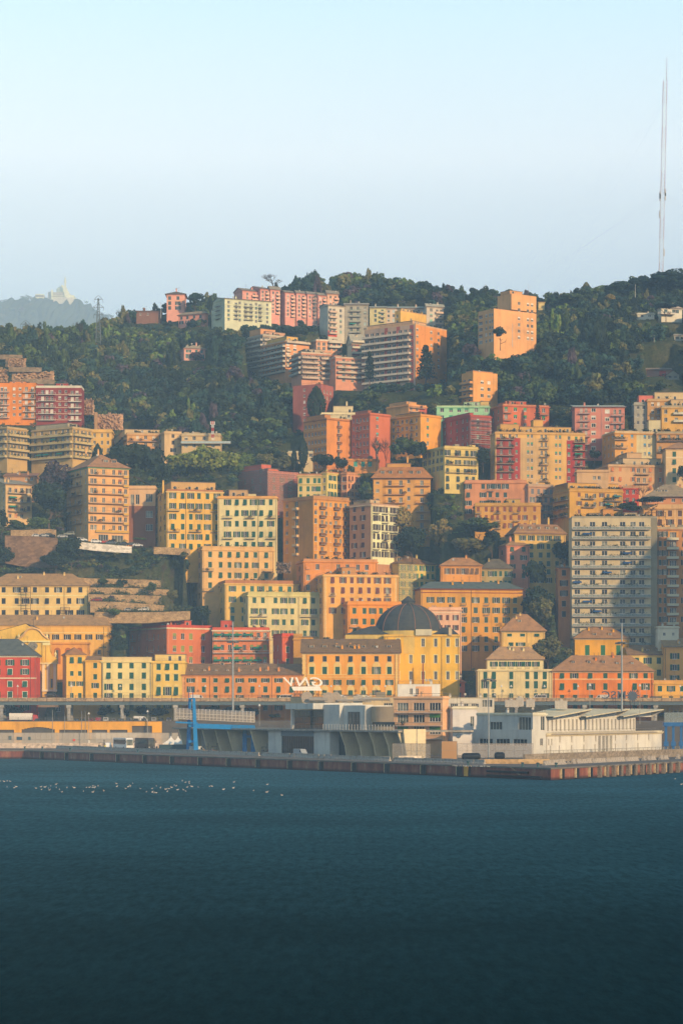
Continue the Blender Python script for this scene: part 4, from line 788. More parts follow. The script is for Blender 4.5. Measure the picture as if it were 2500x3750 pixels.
B('dark yellow house with half its front in sun below the salmon house', 'c3', (163, 606), 184, 420, 'd09a4a', D=1040, depth=12, roof=('flat', .9, 'c79a52'), name='town_house', F=[('w', [185, 238, 280, 315, 363, 405, 460, 500, 565], [212, 268, 322], 1.1, 1.9, 'g', '8a4a2c', dict(open=.2)), ('b', [183, 315, 440], [240, 294, 345], 2.6, 1.1, 'bar', '6a5a48')], pent=[(378, 470, 140, 'c9a050', 3)], clut=1.2)
# --- middle slope
B('orange brick block with one column of little balconies on its end wall', 'b2', (575, 730, 900), 336, 700, 'dc8f4d', D=1100, yaw=38, roof=('flat', .35, 'c98a58'), name='apartment_block', corn='b87848', pent=[(735, 775, 306, 'd08a52', 2)], F=[('w', [811], (362, 54, 5), 1.3, 1.9, 'r', '5fae9a', dict(open=.3)), ('b', [813], (394, 54.5, 4), 2.4, .9, 'sol', '8a5a40')],
 L=[('w', [590, 612, 634, 656, 678, 700, 718], (376, 55, 6), 1.3, 1.6, 'r', '9a7a70'), ('s', [402, 458, 512], 'e09a5a', 1.0)], clut=1.4)
B('rust-red block with blue-green blinds between the orange brick and yellow blocks', 'b2', (900, 1022, 1158), 304, 700, 'c96f4e', D=1098, yaw=42, roof=('flat', .4), name='apartment_block', pent=[(1030, 1062, 278, 'c96f4e', 2)], F=[('w', [1072], (333, 53.5, 6), 1.4, 1.7, 'r', '56b8b0', dict(open=.5))],
 L=[('w', [912, 935, 958, 982, 1005], (340, 54, 6), 1.3, 1.7, 'r', '8a6a68'), ('b', [945], (362, 54, 5), 2.6, 1.1, 'bar', '5a4a48')], clut=1.2)
B('yellow block with green blinds on its sunlit end wall above the bare trees', 'b2', (1160, 1363, 1500), 312, 600, 'eda548', D=1096, yaw=42, roof=('flat', .4, 'c99058'), name='apartment_block', pent=[(1285 + 100, 1400, 288, 'd99a4c', 2)], F=[('w', [1412], (341, 53, 4), 1.4, 1.8, 'r', '3f9a7a', dict(open=.5))],
 L=[('w', [1180, 1210, 1240, 1270, 1300, 1335], (345, 48, 4), 1.3, 1.7, 'w', DK), ('b', [1220, 1310], (365, 48, 4), 2.8, 1.1, 'bar', '5a5a50')], clut=1.2)
B('peach house with red stair flanks behind the yellow block', 'b2', (1132, 1282, 1405), 246, 420, 'eda668', D=1120, yaw=40, roof=('flat', .5), name='apartment_block', pent=[(1288, 1356, 218, 'e8a868', 2)], F=[('w', [1300, 1340], [268], 1.4, 1.8, 'w', DK), ('bb', 1284, 1390, [262, 290], 1.2, 'bar', 'c9a08c'), ('p', 1355, 1405, 240, 330, 'd3563c')], clut=.6)
B('windowless plum-red block standing alone in the wooded valley', 'b2', (503, 693, 776), 108, 420, 'ab625a', D=1150, yaw=62, roof=('flat', .3), name='apartment_block', nocorn=True, L=[('w', [580], (136, 41, 6), 1.2, 1.3, 'r', 'd9cfc8')], F=[('w', [715, 735, 757], [150, 190], 1.2, 1.6, 'w', DK)], clut=.4, plant=0)
B('white flat-roofed house with a round stair turret behind the orange brick block', 'b2', (694, 922), 305, 420, 'e3d3b4', D=1126, depth=10, roof=('flat', .5), name='villa', pent=[(775, 908, 250, 'dcc9a8', 2)], chim=[(866, 215)], clut=1, F=[('w', [720, 880], [320], 1.2, 1.6, 'w', DK)])
B('long pale flat-roofed house among the cypresses', 'b2', (470, 766), 565, 640, 'd9c2a0', D=1108, depth=10, roof=('flat', .5, 'c9c2b4'), name='villa', F=[('w', [500, 560, 622, 690], [585], 1.6, 1.5, 'w', DK)], clut=.8)
B('low orange house with green doors under the rust-red block', 'b2', (862, 1082), 616, 700, 'dc9450', D=1088, depth=8, roof=('flat', .4), name='town_house', F=[('w', [925, 975, 1022], [645], 1.5, 2.0, 'g', '3f9a84', dict(open=.1))], clut=.8)
# --- left slope
B('bright orange balcony block at the left edge under the rock wall', 'a2', (-80, 244), 112, 380, 'ee8c33', D=1150, depth=12, roof=('flat', 1.0, 'e88a3a'), name='apartment_block', nocorn=True, pent=[(62, 172, 82, 'ee8c33', 3), (200, 240, 92, 'e0782c', 3)], F=[('w', [15, 40, -20], (138, 43.5, 5), 1.4, 2.0, 'r', 'd9cfc0'), ('w', [98, 138], (136, 43.5, 5), 1.3, 1.4, 'r', 'e6dccd'), ('w', [180, 222], (138, 43.5, 5), 1.4, 2.0, 'r', 'd9cfc0'), ('bb', -70, 66, (160, 43.5, 5), 1.4, 'bar', 'd5d2c8', 'dcd2c2'), ('bb', 160, 243, (162, 43.5, 5), 1.4, 'bar', 'd5d2c8', 'dcd2c2')], clut=.6, plant=.6)
B('dark red balcony block joined to the bright orange block', 'a2', (245, 553), 130, 400, '923c34', D=1149, depth=12, roof=('flat', 1.0, 'd5cfc6'), name='apartment_block', nocorn=True, pent=[(375, 455, 95, 'b03c34', 3), (250, 290, 100, 'b03c34', 3)], chim=[(520, 100)], F=[('w', [290, 320, 352], (160, 43, 5), 1.4, 2.0, 'r', 'd9cfc0'), ('w', [406, 447], (155, 42.5, 5), 1.3, 1.4, 'r', 'e6dccd', dict(open=.9)), ('w', [490, 522], (164, 42.5, 5), 1.4, 2.0, 'r', 'd9cfc0'), ('bb', 264, 378, (176, 43.2, 5), 1.4, 'bar', 'd5d2c8', 'dcd2c2'), ('bb', 468, 552, (182, 42.6, 5), 1.4, 'bar', 'd5d2c8', 'dcd2c2'), ('s', [176, 220, 262, 305, 346], 'd9c2b4', .25)], clut=.5, plant=.3)
B('tan block with continuous concrete balconies stepping back at the left edge', 'a2', (-160, 50, 186), 398, 700, 'c9a672', D=1105, yaw=52, roof=('flat', .5, 'b5a080'), name='apartment_block', F=[('w', 6, [425, 475, 525, 575], 1.5, 2.0, 'w', DK), ('bb', 50, 186, [452, 500, 550, 598], 1.5, 'sol', 'c2ab7e', 'b9a888')], L=[('w', 8, [425, 475, 525, 575], 1.5, 2.0, 'w', DK), ('bb', -150, 50, [452, 500, 550, 598], 1.5, 'sol', 'c2ab7e', 'b9a888')], clut=1.2, plant=1)
B('tan block with four long concrete balconies in the middle of the left slope', 'a2', (214, 492, 620), 398, 720, 'd0aa70', D=1102, yaw=55, roof=('flat', .5, 'b5a080'), name='apartment_block', pent=[(335 + 170, 400 + 170, 362, 'bfae94', 4)], F=[('w', 5, [425, 477, 527, 577], 1.5, 2.0, 'w', DK), ('bb', 492, 620, [452, 502, 552, 600], 1.5, 'sol', 'c6ae7c', 'b9a888')], L=[('w', [240, 285, 345, 380, 425, 460], [418, 470, 520, 570], 1.5, 2.0, 'w', DK), ('bb', 214, 492, [452, 502, 552, 600], 1.5, 'sol', 'c6ae7c', 'b9a888', ('1f8a72', .15))], clut=1.2, plant=1)
B('yellow house with crenellated roof edge behind the balcony block', 'a2', (604, 756), 425, 640, 'e3b566', D=1124, depth=11, roof=('flat', 1.0), name='town_house', F=[('w', [640, 690, 730], [450, 500, 550], 1.1, 1.8, 'w', DK)], clut=2)
B('tan apartment block with deep roof terrace behind the dark trees', 'a2', (684, 860, 1112), 442, 640, 'd8a368', D=1112, yaw=12, roof=('flat', .7, 'c9a680'), name='apartment_block', pent=[(850, 1085, 405, 'd2b48c', 3)], F=[('w', [930, 985, 1040, 1085], [462, 510, 560], 1.3, 1.8, 'r', 'd9c9ae'), ('bb', 865, 1085, [490, 540], 1.5, 'bar', '8a4a3c', 'b5a290')], L=[('w', [720, 770, 820], [470, 520], 1.4, 1.9, 'w', DK), ('bb', 690, 860, [475, 520], 1.5, 'bar', '4f5a54')], clut=1.8, plant=1)
B('beige square house with narrow windows right of the tan terrace block', 'a2', (1078, 1112, 1228), 432, 620, 'd6b48c', D=1108, yaw=18, roof=('flat', .6), name='town_house', F=[('w', [1170], [452, 498, 548], 1.2, 1.6, 'g', '4a4038'), ('b', [1215], [470, 520], 2, 1.2, 'bar', '5a4a40')], clut=1.4)
B('pale low block with glazed terrace and the red and white antenna mast', 'a2', (1228, 1490), 448, 600, 'd3b48a', D=1104, depth=12, roof=('flat', .7, 'c2b098'), name='apartment_block', pent=[(1240, 1370, 425, 'd8bd94', 3)], F=[('w', [1258, 1312, 1380, 1440], [470, 520], 1.5, 1.7, 'r', 'd9cdb4'), ('bb', 1225, 1560, [508], 2.0, 'glz', 'a9bcc0')], clut=2.0)
B('beige balcony house with sloping grey roof lights at the lower left edge', 'a2', (-90, 40, 218), 778, 1050, 'dbb586', D=1052, yaw=30, roof=('shed', 706, '9a948c', .7), name='apartment_block', rg='d8cfc0', F=[('w', [195], [818, 878, 940], 1.2, 1.9, 'g', BR), ('w', [70, 110, 150], [818, 878, 940, 990], 1.4, 2.1, 'r', 'c98a5a'), ('bb', 55, 180, [840, 900, 962], 1.4, 'bar', '4a4a42', 'c2a888', ('0f8a6c', .5))], L=[('w', 5, [818, 878, 940], 1.2, 1.9, 'w', DK)], clut=1)
B('brown-roofed tan house behind the beige balcony house', 'a2', (30, 244), 725, 900, 'c28f66', D=1072, depth=10, roof=('shed', 690, 'a0715a', .6), name='town_house', F=[('w', [60, 180, 215], [745], 1.2, 1.6, 'w', DK)], clut=1)
# --- the ridge
B('pink tower house with dark pyramid roof on the ridge', 'a1', (1127, 1248), 234, 395, 'eaa69a', D=1395, depth=15, roof=('hip', 206, '6e6660', 1.0), name='villa', clut=.5, F=[('w', [1147, 1203], [261, 296, 328], 1.5, 1.8, 'g', '4a5a58', dict(open=.5)), ('s', [280], 'f3b8a0', .4)])
B('long low pink house with brown roof below the pink tower house', 'a1', (1207, 1388, 1406), 364, 450, 'e89c90', D=1378, yaw=62, roof=('hip', 343, '9c8a7c', .8), name='villa', clut=.8, L=[('w', [1227, 1267, 1312, 1355], [382, 413], 1.3, 1.6, 'g', '4a5a58', dict(open=.2))])
B('pink farmhouse with two arches alone on the wooded slope', 'a1', (1212, 1244, 1388), 600, 680, 'e8aca6', D=1300, yaw=16, roof=('hip', 570, 'a39484', .8, 3), name='farmhouse', clut=.8, rg='d8c8b8', F=[('w', [1275, 1328, 1362], [616], 1.3, 1.6, 'g', '3f6a68', dict(open=.5)), ('w', [1275, 1325, 1360], [652], 1.5, 2.0, 'g', '3f6a68', dict(open=.5))], L=[('w', [1224, 1238], [616, 650], 1.0, 1.5, 'w', DK)], dorm=[([1270, 1352], 582, 1.0, .9)])
B('dark brown ruined-looking house among the ridge trees', 'a1', (922, 1086), 350, 430, '8a6458', D=1402, depth=10, roof=('gable', 336, '7a6a62', .5), name='farmhouse', clut=1.4, F=[('w', [950, 1000], [370], 1.0, 1.2, 'w', DK)])
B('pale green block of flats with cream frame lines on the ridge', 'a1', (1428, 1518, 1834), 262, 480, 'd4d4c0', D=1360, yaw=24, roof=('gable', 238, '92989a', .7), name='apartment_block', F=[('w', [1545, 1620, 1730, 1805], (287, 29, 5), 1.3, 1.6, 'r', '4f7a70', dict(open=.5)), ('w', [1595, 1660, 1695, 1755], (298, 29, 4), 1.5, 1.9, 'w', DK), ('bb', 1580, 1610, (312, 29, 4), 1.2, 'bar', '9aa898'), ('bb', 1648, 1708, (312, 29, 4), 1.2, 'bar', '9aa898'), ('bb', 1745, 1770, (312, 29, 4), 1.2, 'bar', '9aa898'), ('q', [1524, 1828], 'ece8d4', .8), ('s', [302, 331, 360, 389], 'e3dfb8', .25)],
 L=[('w', [1440, 1500], (290, 29, 4), 1.2, 1.5, 'w', DK), ('bb', 1462, 1490, (300, 29, 4), 1.2, 'bar', '8a9a90')], clut=.3)
ROW = [(105, 162, 272, 208, 182, 270), (192, 282, 342, 196, 166, 330), (342, 350, 415, 202, 176, 390), (416, 450, 516, 222, 202, 400), (516, 526, 590, 226, 206, 405), (590, 600, 660, 232, 212, 405), (660, 672, 728, 240, 220, 400), (724, 734, 812, 230, 204, 360)]
RWL = ['gabled pink terrace unit at the left end of the ridge row', 'tallest pink terrace unit second from the left in the ridge row', 'pink terrace unit just right of the tallest one in the ridge row', 'pink terrace unit fourth from the left with wide blank flank', 'pink terrace unit with a chimney in the middle of the ridge row', 'pink terrace unit sixth from the left in the ridge row', 'pink terrace unit seventh in the row, next to the right end', 'peach terrace unit at the right end of the ridge row']
for i, (a, c, d, yt, yr, yb) in enumerate(ROW):
 B(RWL[i], 'b1', (a, c, d), yt, yb + 40, 'e6a09a' if i < 7 else 'e8b49e', D=1408 + i * 2, yaw=30, roof=('gable', yr, '8f8884', .6), name='terraced_block', group='pink terraced blocks on the ridge',
  F=[('w', [c + (d - c) * .3], (yt + 22, 25, 6), 1.3, 1.6, 'r', 'd8c4bc'), ('w', [c + (d - c) * .72], (yt + 25, 25, 6), 1.6, 2.0, 'w', DK), ('bb', c + (d - c) * .55, d - 4, (yt + 38, 25, 6), 1.2, 'sol', 'e8b4a8'), ('s', [yt + 38 + 25 * k for k in range(6)], 'f2c0b2', .3), ('q', [d - 3], 'f2c4b6', .6)], clut=.3, chim=[] if i != 4 else [], dish=.6)
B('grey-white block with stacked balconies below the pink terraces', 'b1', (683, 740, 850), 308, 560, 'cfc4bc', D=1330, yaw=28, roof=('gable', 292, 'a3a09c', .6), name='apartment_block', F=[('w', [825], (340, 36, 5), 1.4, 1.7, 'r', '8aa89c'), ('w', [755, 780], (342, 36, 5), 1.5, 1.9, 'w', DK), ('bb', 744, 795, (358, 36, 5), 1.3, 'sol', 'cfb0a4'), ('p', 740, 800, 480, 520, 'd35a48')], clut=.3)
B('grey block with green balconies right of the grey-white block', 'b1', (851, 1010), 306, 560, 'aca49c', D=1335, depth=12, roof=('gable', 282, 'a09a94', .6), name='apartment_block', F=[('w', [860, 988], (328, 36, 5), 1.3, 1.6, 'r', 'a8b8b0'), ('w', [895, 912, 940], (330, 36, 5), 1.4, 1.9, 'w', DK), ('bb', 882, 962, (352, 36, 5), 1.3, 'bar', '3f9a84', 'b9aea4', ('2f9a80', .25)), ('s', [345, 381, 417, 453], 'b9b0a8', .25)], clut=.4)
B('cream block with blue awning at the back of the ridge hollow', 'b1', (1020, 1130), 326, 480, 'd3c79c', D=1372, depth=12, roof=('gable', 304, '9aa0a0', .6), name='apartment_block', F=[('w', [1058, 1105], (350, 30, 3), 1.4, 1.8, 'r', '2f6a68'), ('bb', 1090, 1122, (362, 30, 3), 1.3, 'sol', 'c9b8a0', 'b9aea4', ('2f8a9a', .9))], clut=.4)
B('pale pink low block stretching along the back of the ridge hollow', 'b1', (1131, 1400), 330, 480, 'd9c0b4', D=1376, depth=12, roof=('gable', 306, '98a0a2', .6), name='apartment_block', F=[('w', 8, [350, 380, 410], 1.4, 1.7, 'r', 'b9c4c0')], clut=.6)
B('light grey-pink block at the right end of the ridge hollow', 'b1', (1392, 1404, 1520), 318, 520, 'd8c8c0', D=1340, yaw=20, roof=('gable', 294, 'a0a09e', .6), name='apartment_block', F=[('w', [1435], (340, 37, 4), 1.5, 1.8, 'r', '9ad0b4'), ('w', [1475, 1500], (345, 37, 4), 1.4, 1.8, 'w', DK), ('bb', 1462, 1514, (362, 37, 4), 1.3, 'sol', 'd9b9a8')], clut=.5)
B('huge beige slab block with long rows of balconies and an orange end wall', 'b1', (985, 1330, 1540), 440, 880, 'c9a898', D=1215, yaw=52, roof=('flat', .5, 'd9b08c'), name='apartment_block', nocorn=True, clut=1.2, pent=[(1332, 1420, 412, 'eab890', 2)],
 F=[('p', 1330, 1540, 430, 890, 'ee9a50'), ('w', [1342, 1436, 1485], (470, 45, 6), 1.8, 1.5, 'r', 'd8d0c4', dict(open=.4))],
 L=[('w', [1000, 1035, 1070, 1105, 1150, 1185, 1225, 1260, 1295], (480, 44.5, 8), 2.2, 2.0, 'w', DK), ('b', [1000, 1035, 1070, 1115, 1150, 1190, 1240, 1275], (502, 44.5, 8), 4.0, 1.5, 'sol', 'd9c8be'), ('p', 1120, 1142, 430, 890, 'b5605a'), ('p', 1200, 1225, 430, 890, 'b5605a'), ('p', 1290, 1316, 430, 890, 'b5605a')])
B('yellow upper block rising behind the huge beige slab', 'b1', (1190, 1228, 1402), 350, 600, 'f2b860', D=1290, yaw=46, roof=('flat', .4, 'd9a868'), name='apartment_block', nocorn=True, pent=[(1262, 1320, 320, 'f2c080', 3)], F=[('w', [1300], [395], 1.2, 1.4, 'w', DK)], L=[('w', 4, [380, 420], 1.6, 1.8, 'w', DK)], clut=.6)
B('stepped balcony block at the upper left of the terraced estate', 'b1', (195, 300, 468), 512, 800, 'c0aa9c', D=1300, yaw=36, roof=('flat', .6, 'b8b0a8'), name='apartment_block', pent=[(305, 405, 462, 'e0a070', 3), (330, 460, 480, 'd0a088', 1.5)], F=[('w', 7, [535, 570, 605, 640], 1.5, 1.8, 'w', DK), ('bb', 300, 468, [548, 583, 618, 653, 690], 1.6, 'sol', 'c8bab0')], L=[('w', 6, [535, 570, 605, 640, 675, 710], 1.5, 1.8, 'w', DK), ('bb', 195, 300, [548, 583, 618, 653, 690, 725], 1.6, 'sol', 'b8b0ac')], clut=1, plant=1)
B('stepped balcony block with orange front in the middle of the terraced estate', 'b1', (285, 452, 612), 552, 830, 'e8a272', D=1270, yaw=34, roof=('flat', .6, 'c9b4a0'), name='apartment_block', pent=[(482, 556, 512, 'f0b860', 3)], F=[('w', [470, 516], [570, 600, 634, 668, 702], 2.0, 1.7, 'r', 'e3d8cc'), ('b', [470], [622, 656, 690, 724], 2.8, 1.0, 'sol', 'ddc0a8'), ('bb', 452, 612, [562], 1.5, 'sol', 'd0bcae')], L=[('w', 8, [575, 608, 642, 676, 710, 744], 1.5, 1.8, 'w', DK), ('bb', 285, 452, [590, 624, 658, 692, 726, 760], 1.6, 'sol', 'c0b6b0')], clut=1, plant=1)
B('lower terraced block with blue balcony panel in front of the stepped estate', 'b1', (492, 560, 762), 632, 880, 'dc9a80', D=1240, yaw=22, roof=('flat', .6, 'c9b8ac'), name='apartment_block', pent=[(600, 715, 598, 'c8b4a4', 3)], F=[('w', 9, [655, 690, 724, 758, 792], 1.6, 1.8, 'w', DK), ('bb', 560, 672, [668, 702, 736, 770, 804], 1.6, 'sol', 'c9aea2'), ('bb', 690, 762, [668, 702, 736, 770, 804], 1.4, 'sol', 'd0b8ac')], L=[('w', 3, [655, 690, 724, 758], 1.5, 1.8, 'w', DK), ('bb', 494, 560, [668, 702, 736, 770], 1.5, 'sol', 'b5aca8')], clut=1.4, plant=1)
B('right-hand terraced block with flat grey roof at the end of the stepped estate', 'b1', (740, 790, 990), 664, 880, 'e09a80', D=1236, yaw=20, roof=('flat', .6, 'c2b4ac'), name='apartment_block', pent=[(850, 985, 655, 'c8b8ae', 3), (760 + 40, 880, 640, 'e8a080', 4)], F=[('w', [765, 845, 905, 950], [680, 713, 747, 780, 812], 1.7, 1.7, 'r', 'ddd2c8'), ('bb', 800, 985, [700, 733, 766, 800], 1.5, 'sol', 'ccb6aa')], L=[('w', 2, [690, 724, 758], 1.4, 1.7, 'w', DK)], clut=1.2, plant=1)
B('peach house with long grey flat roof above the stepped estate', 'b1', (602, 660, 832), 548, 680, 'e8a886', D=1290, yaw=20, roof=('flat', .7, 'cfc4bc'), name='villa', F=[('w', 5, [570, 600], 1.6, 1.8, 'w', DK), ('bb', 740, 830, [560, 592], 1.6, 'sol', 'd0c4bc')], L=[('w', 3, [560, 595], 1.5, 1.7, 'w', DK)], clut=1)
B('small white-gabled house with red base left of the huge slab', 'b1', (868, 900, 986), 565, 720, 'd6c2a8', D=1262, yaw=20, roof=('gable', 496, 'a8a49e', .6), name='villa', F=[('p', 898, 950, 570, 650, '9a5050'), ('w', [915, 955], [588, 622], 1.7, 1.8, 'w', DK), ('bb', 900, 980, [560, 600, 636], 1.3, 'sol', 'd6c9bc')], clut=.6)
B('sunlit orange tower block on the wooded shoulder of the ridge', 'c1', (184, 290, 576), 338, 660, 'ffac78', D=1178, yaw=36, roof=('flat', .4), name='apartment_tower', nocorn=True, sink=25, F=[('w', [460, 520, 548], (378, 43, 4), 1.5, 1.5, 'r', 'ece2d4', dict(open=.4))], L=[('w', [200], (372, 43, 5), 2.8, 1.6, 'r', '8a5a50'), ('w', [238, 262, 278], (370, 43, 5), 1.3, 1.5, 'r', 'd8c0b0')], clut=0, plant=0)
B('upper storeys', 'c1', (314, 408, 576), 236, 338, 'ffae7a', D=1188, yaw=36, roof=('flat', .4), name='roof_storey', nocorn=True, sink=0, pent=[(320 + 95, 405 + 95, 205, 'ffac78', 2)], F=[('w', [460, 520, 548], [290, 336 - 2], 1.5, 1.5, 'r', 'ece2d4', dict(open=.4))], clut=.6, plant=0)
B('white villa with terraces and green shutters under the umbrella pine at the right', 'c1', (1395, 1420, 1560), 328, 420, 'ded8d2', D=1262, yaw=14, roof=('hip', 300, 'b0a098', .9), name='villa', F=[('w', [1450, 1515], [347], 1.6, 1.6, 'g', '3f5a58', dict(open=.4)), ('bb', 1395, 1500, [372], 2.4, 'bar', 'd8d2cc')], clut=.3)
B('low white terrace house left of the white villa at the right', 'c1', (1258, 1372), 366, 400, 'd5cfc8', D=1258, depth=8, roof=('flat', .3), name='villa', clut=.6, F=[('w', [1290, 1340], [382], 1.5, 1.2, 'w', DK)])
B('grey-roofed shed with red door among the trees on the right', 'c1', (1318, 1490), 745, 790, 'b58a80', D=1180, depth=7, roof=('shed', 718, '9a8a84', .5), name='shed', cat='shed', clut=0, dish=0, F=[('p', 1405, 1450, 745, 790, 'cf5a58')])
B('small cottage with pale pink roof right of the grey-roofed shed', 'c1', (1458, 1540), 780, 812, 'c9bcb0', D=1176, depth=7, roof=('gabF', 750, 'c09a8c', .5), name='cottage', cat='house', clut=0, dish=0, F=[('w', [1480, 1515], [795], 1.2, 1.2, 'w', DK)])
B('little white hut with lattice sides at the far right edge of the wood', 'c1', (1508, 1580), 512, 548, 'd3d0ca', D=1228, depth=6, roof=('gable', 497, 'b9b4ae', .5), name='shed', cat='shed', clut=0, dish=0, F=[('w', 2, [530], 1.8, 1.4, 'w', DK)])
B('small yellow house half hidden behind the orange tower block', 'c1', (590, 632), 286, 340, 'e3c890', D=1330, depth=7, roof=('shed', 276, '9a948c', .5), name='cottage', cat='house', clut=0, dish=0)
# ------------------------------------------------------------------ the land, the water and the far hills
QZ = 3.0
Q0, Q1, Q2, Q3 = (-420, 842), (-110, 856), (50.5, 594), (330, 1105)
def arcade_y(x): return 912.0
def build_terrain():
 pxs = np.linspace(-900, 3500, 300); n1 = 240
 V = []; F = []; rows = 0
 cols = []
 for px in pxs:
  rg_ = ridge(px); Dr = np.interp(-rg_, -DYY, dcol(px)); dc = dcol(px)
  Ds = np.concatenate([np.linspace(936, Dr, n1), Dr + np.array([6, 20, 60, 150, 350, 700, 1400])])
  ys = np.interp(Ds, dc, DYY); ys = np.maximum(ys, rg_)
  Z = CAMZ - (ys - HZ) / FPX * Ds
  zr = Z[n1 - 1]
  Z[n1:] = zr - np.array([1.5, 7, 26, 65, 120, 170, 190]) * min(1, zr / 220)
  cols.append(np.stack([(px - 1250) / FPX * Ds, Ds, Z], 1))
 P = np.array(cols)                                        # (npx, nD, 3)
 global TERR
 rn = np.random.RandomState(3)
 P[:, 8:n1, 2] += rn.normal(0, .35, P[:, 8:n1, 2].shape)
 X, Y, Zz = P[..., 0], P[..., 1], P[..., 2]
 A = 1250 + FPX * X / Y; cap = np.full(X.shape, 1e6)
 for cs, zb, (p0, pc, p1), c_, u_, v_, D_, h_ in FOOT:       # nothing of the hill may rise before the foot of a house that the photograph shows
  for i, px in enumerate(pxs):
   if not (p0 - 8 < px < p1 + 8): continue
   t = (px - 1250) / FPX; d = u_ if px >= pc else v_
   l = (t * c_[1] - c_[0]) / (d[0] - t * d[1]); Dw = c_[1] + d[1] * min(max(l, 0), 60)
   s_ = Y[i] < Dw
   cap[i, s_] = np.minimum(cap[i, s_], CAMZ + (zb - CAMZ) * Y[i, s_] / Dw - .15)
 Zz[:] = np.minimum(Zz, cap)
 for cs, zb, *_ in FOOT:
  c = np.array(cs); ins = np.ones(X.shape, bool)
  for i in range(4):
   a, b = c[i], c[(i + 1) % 4]; ins &= ((b[0] - a[0]) * (Y - a[1]) - (b[1] - a[1]) * (X - a[0])) > -1.0 * np.hypot(*(b - a))
  Zz[ins] = np.minimum(Zz[ins], zb - .1)
 TERR = (pxs, P)
 nx, nd = X.shape
 me = bpy.data.meshes.new('hillside')
 idx = np.arange(nx * nd).reshape(nx, nd)
 q = np.stack([idx[:-1, :-1], idx[1:, :-1], idx[1:, 1:], idx[:-1, 1:]], -1).reshape(-1, 4)
 me.vertices.add(nx * nd); me.vertices.foreach_set('co', P.reshape(-1).astype(np.float32))
 me.loops.add(len(q) * 4); me.loops.foreach_set('vertex_index', q.reshape(-1).astype(np.int32))
 me.polygons.add(len(q)); me.polygons.foreach_set('loop_start', np.arange(0, len(q) * 4, 4, dtype=np.int32))
 me.update(calc_edges=True)
 me.materials.append(soil()); tag(link(me, 'hillside'), kind='structure')
def soil():
 m, nt, b = nodes('soil'); v = coords(nt)
 c = ramp(nt, noise(nt, 0.05, 8, v, .7), [(0.3, (.035, .042, .014)), (0.5, (.05, .06, .02)), (0.62, (.09, .085, .035)), (0.75, (.15, .12, .08))])
 g = ramp(nt, noise(nt, 0.9, 5, v), [(0.3, (.6,) * 3), (0.7, (1.3,) * 3)])
 nt.links.new(mixc(nt, c, g, 1.0), b.inputs['Base Color']); b.inputs['Roughness'].default_value = 1; b.inputs['Specular IOR Level'].default_value = .05
 bp = nt.nodes.new('ShaderNodeBump'); bp.inputs['Strength'].default_value = .8; bp.inputs['Distance'].default_value = .6
 nt.links.new(noise(nt, .7, 6, v), bp.inputs['Height']); nt.links.new(bp.outputs[0], b.inputs['Normal'])
 return m
build_terrain()
def sheet(name, pts, z, mat):
 b = MB(); b.poly([(x, y, z) for x, y in pts]); return tag(b.obj(name, mat), kind='structure')
def asphalt(name, h, h2, sc=.25):
 m, nt, b = nodes(name); v = coords(nt)
 c = ramp(nt, noise(nt, sc, 8, v, .7), [(0.3, hexlin(h)), (0.7, hexlin(h2))]); nt.links.new(c, b.inputs['Base Color']); b.inputs['Roughness'].default_value = .9
 return m
sheet('plain', [(-14000, 912), (14000, 912), (14000, 30000), (-14000, 30000)], 2.0, soil())
street_m = asphalt('street_asphalt', '4a4642', '5c574f')
def street():
 b = MB(); b.slab([(-420, 914), (420, 914), (420, 942), (-420, 942)], 2.2, 13.0); tag(b.obj('street', street_m), kind='structure')
street()
QM = asphalt('quay_concrete', '4a4641', '625b53', .12)
def quay():
 m, nt, bs = nodes('quay_wall'); v = coords(nt)
 c = ramp(nt, noise(nt, .35, 8, coords(nt, 'Object', (1, 1, .35)), .75), [(0.28, hexlin('4a322a')), (0.45, hexlin('7a3f2c')), (0.58, hexlin('8f5a42')), (0.72, hexlin('a89a86'))])
 tz = nt.nodes.new('ShaderNodeTexCoord'); sp = nt.nodes.new('ShaderNodeSeparateXYZ'); nt.links.new(tz.outputs['Object'], sp.inputs[0])
 wet = ramp(nt, sp.outputs[2], [(0.0, (.12, .13, .10)), (.35, (.2, .2, .17)), (.8, (.9, .9, .9)), (1.0, (1, 1, 1))])
 nt.links.new(mixc(nt, c, wet, 1.0), bs.inputs['Base Color']); bs.inputs['Roughness'].default_value = .85
 b = MB(); pts = [Q0, Q1, Q2, Q3, (330, 913), (-420, 913)]
 b.slab([Q0, Q1, Q2, (147, 770), (147, 914), (-420, 914)], -6, QZ - .35, 0)
 b.slab([(Q0[0], Q0[1] - .25), (Q1[0] - .3, Q1[1] - .25), (Q2[0], Q2[1] - .5), (147.6, 769.7), (147.6, 914.0), (-420, 914.0)], QZ - .35, QZ, 1)
 b.slab([(147, 771), (420, 1262), (420, 914.1), (147, 914.1)], -6, QZ - .01, 1)
 o = b.obj('quay', [m, asphalt('quay_coping', '5f5850', '7d7468', .3)]); tag(o, kind='structure')
quay()
sheet('quay_paving', [(-418, 843.4), (-109.4, 857.6), (49.8, 596.5), (146, 771.5), (146, 911.5), (-418, 911.5)], QZ + .006, QM)
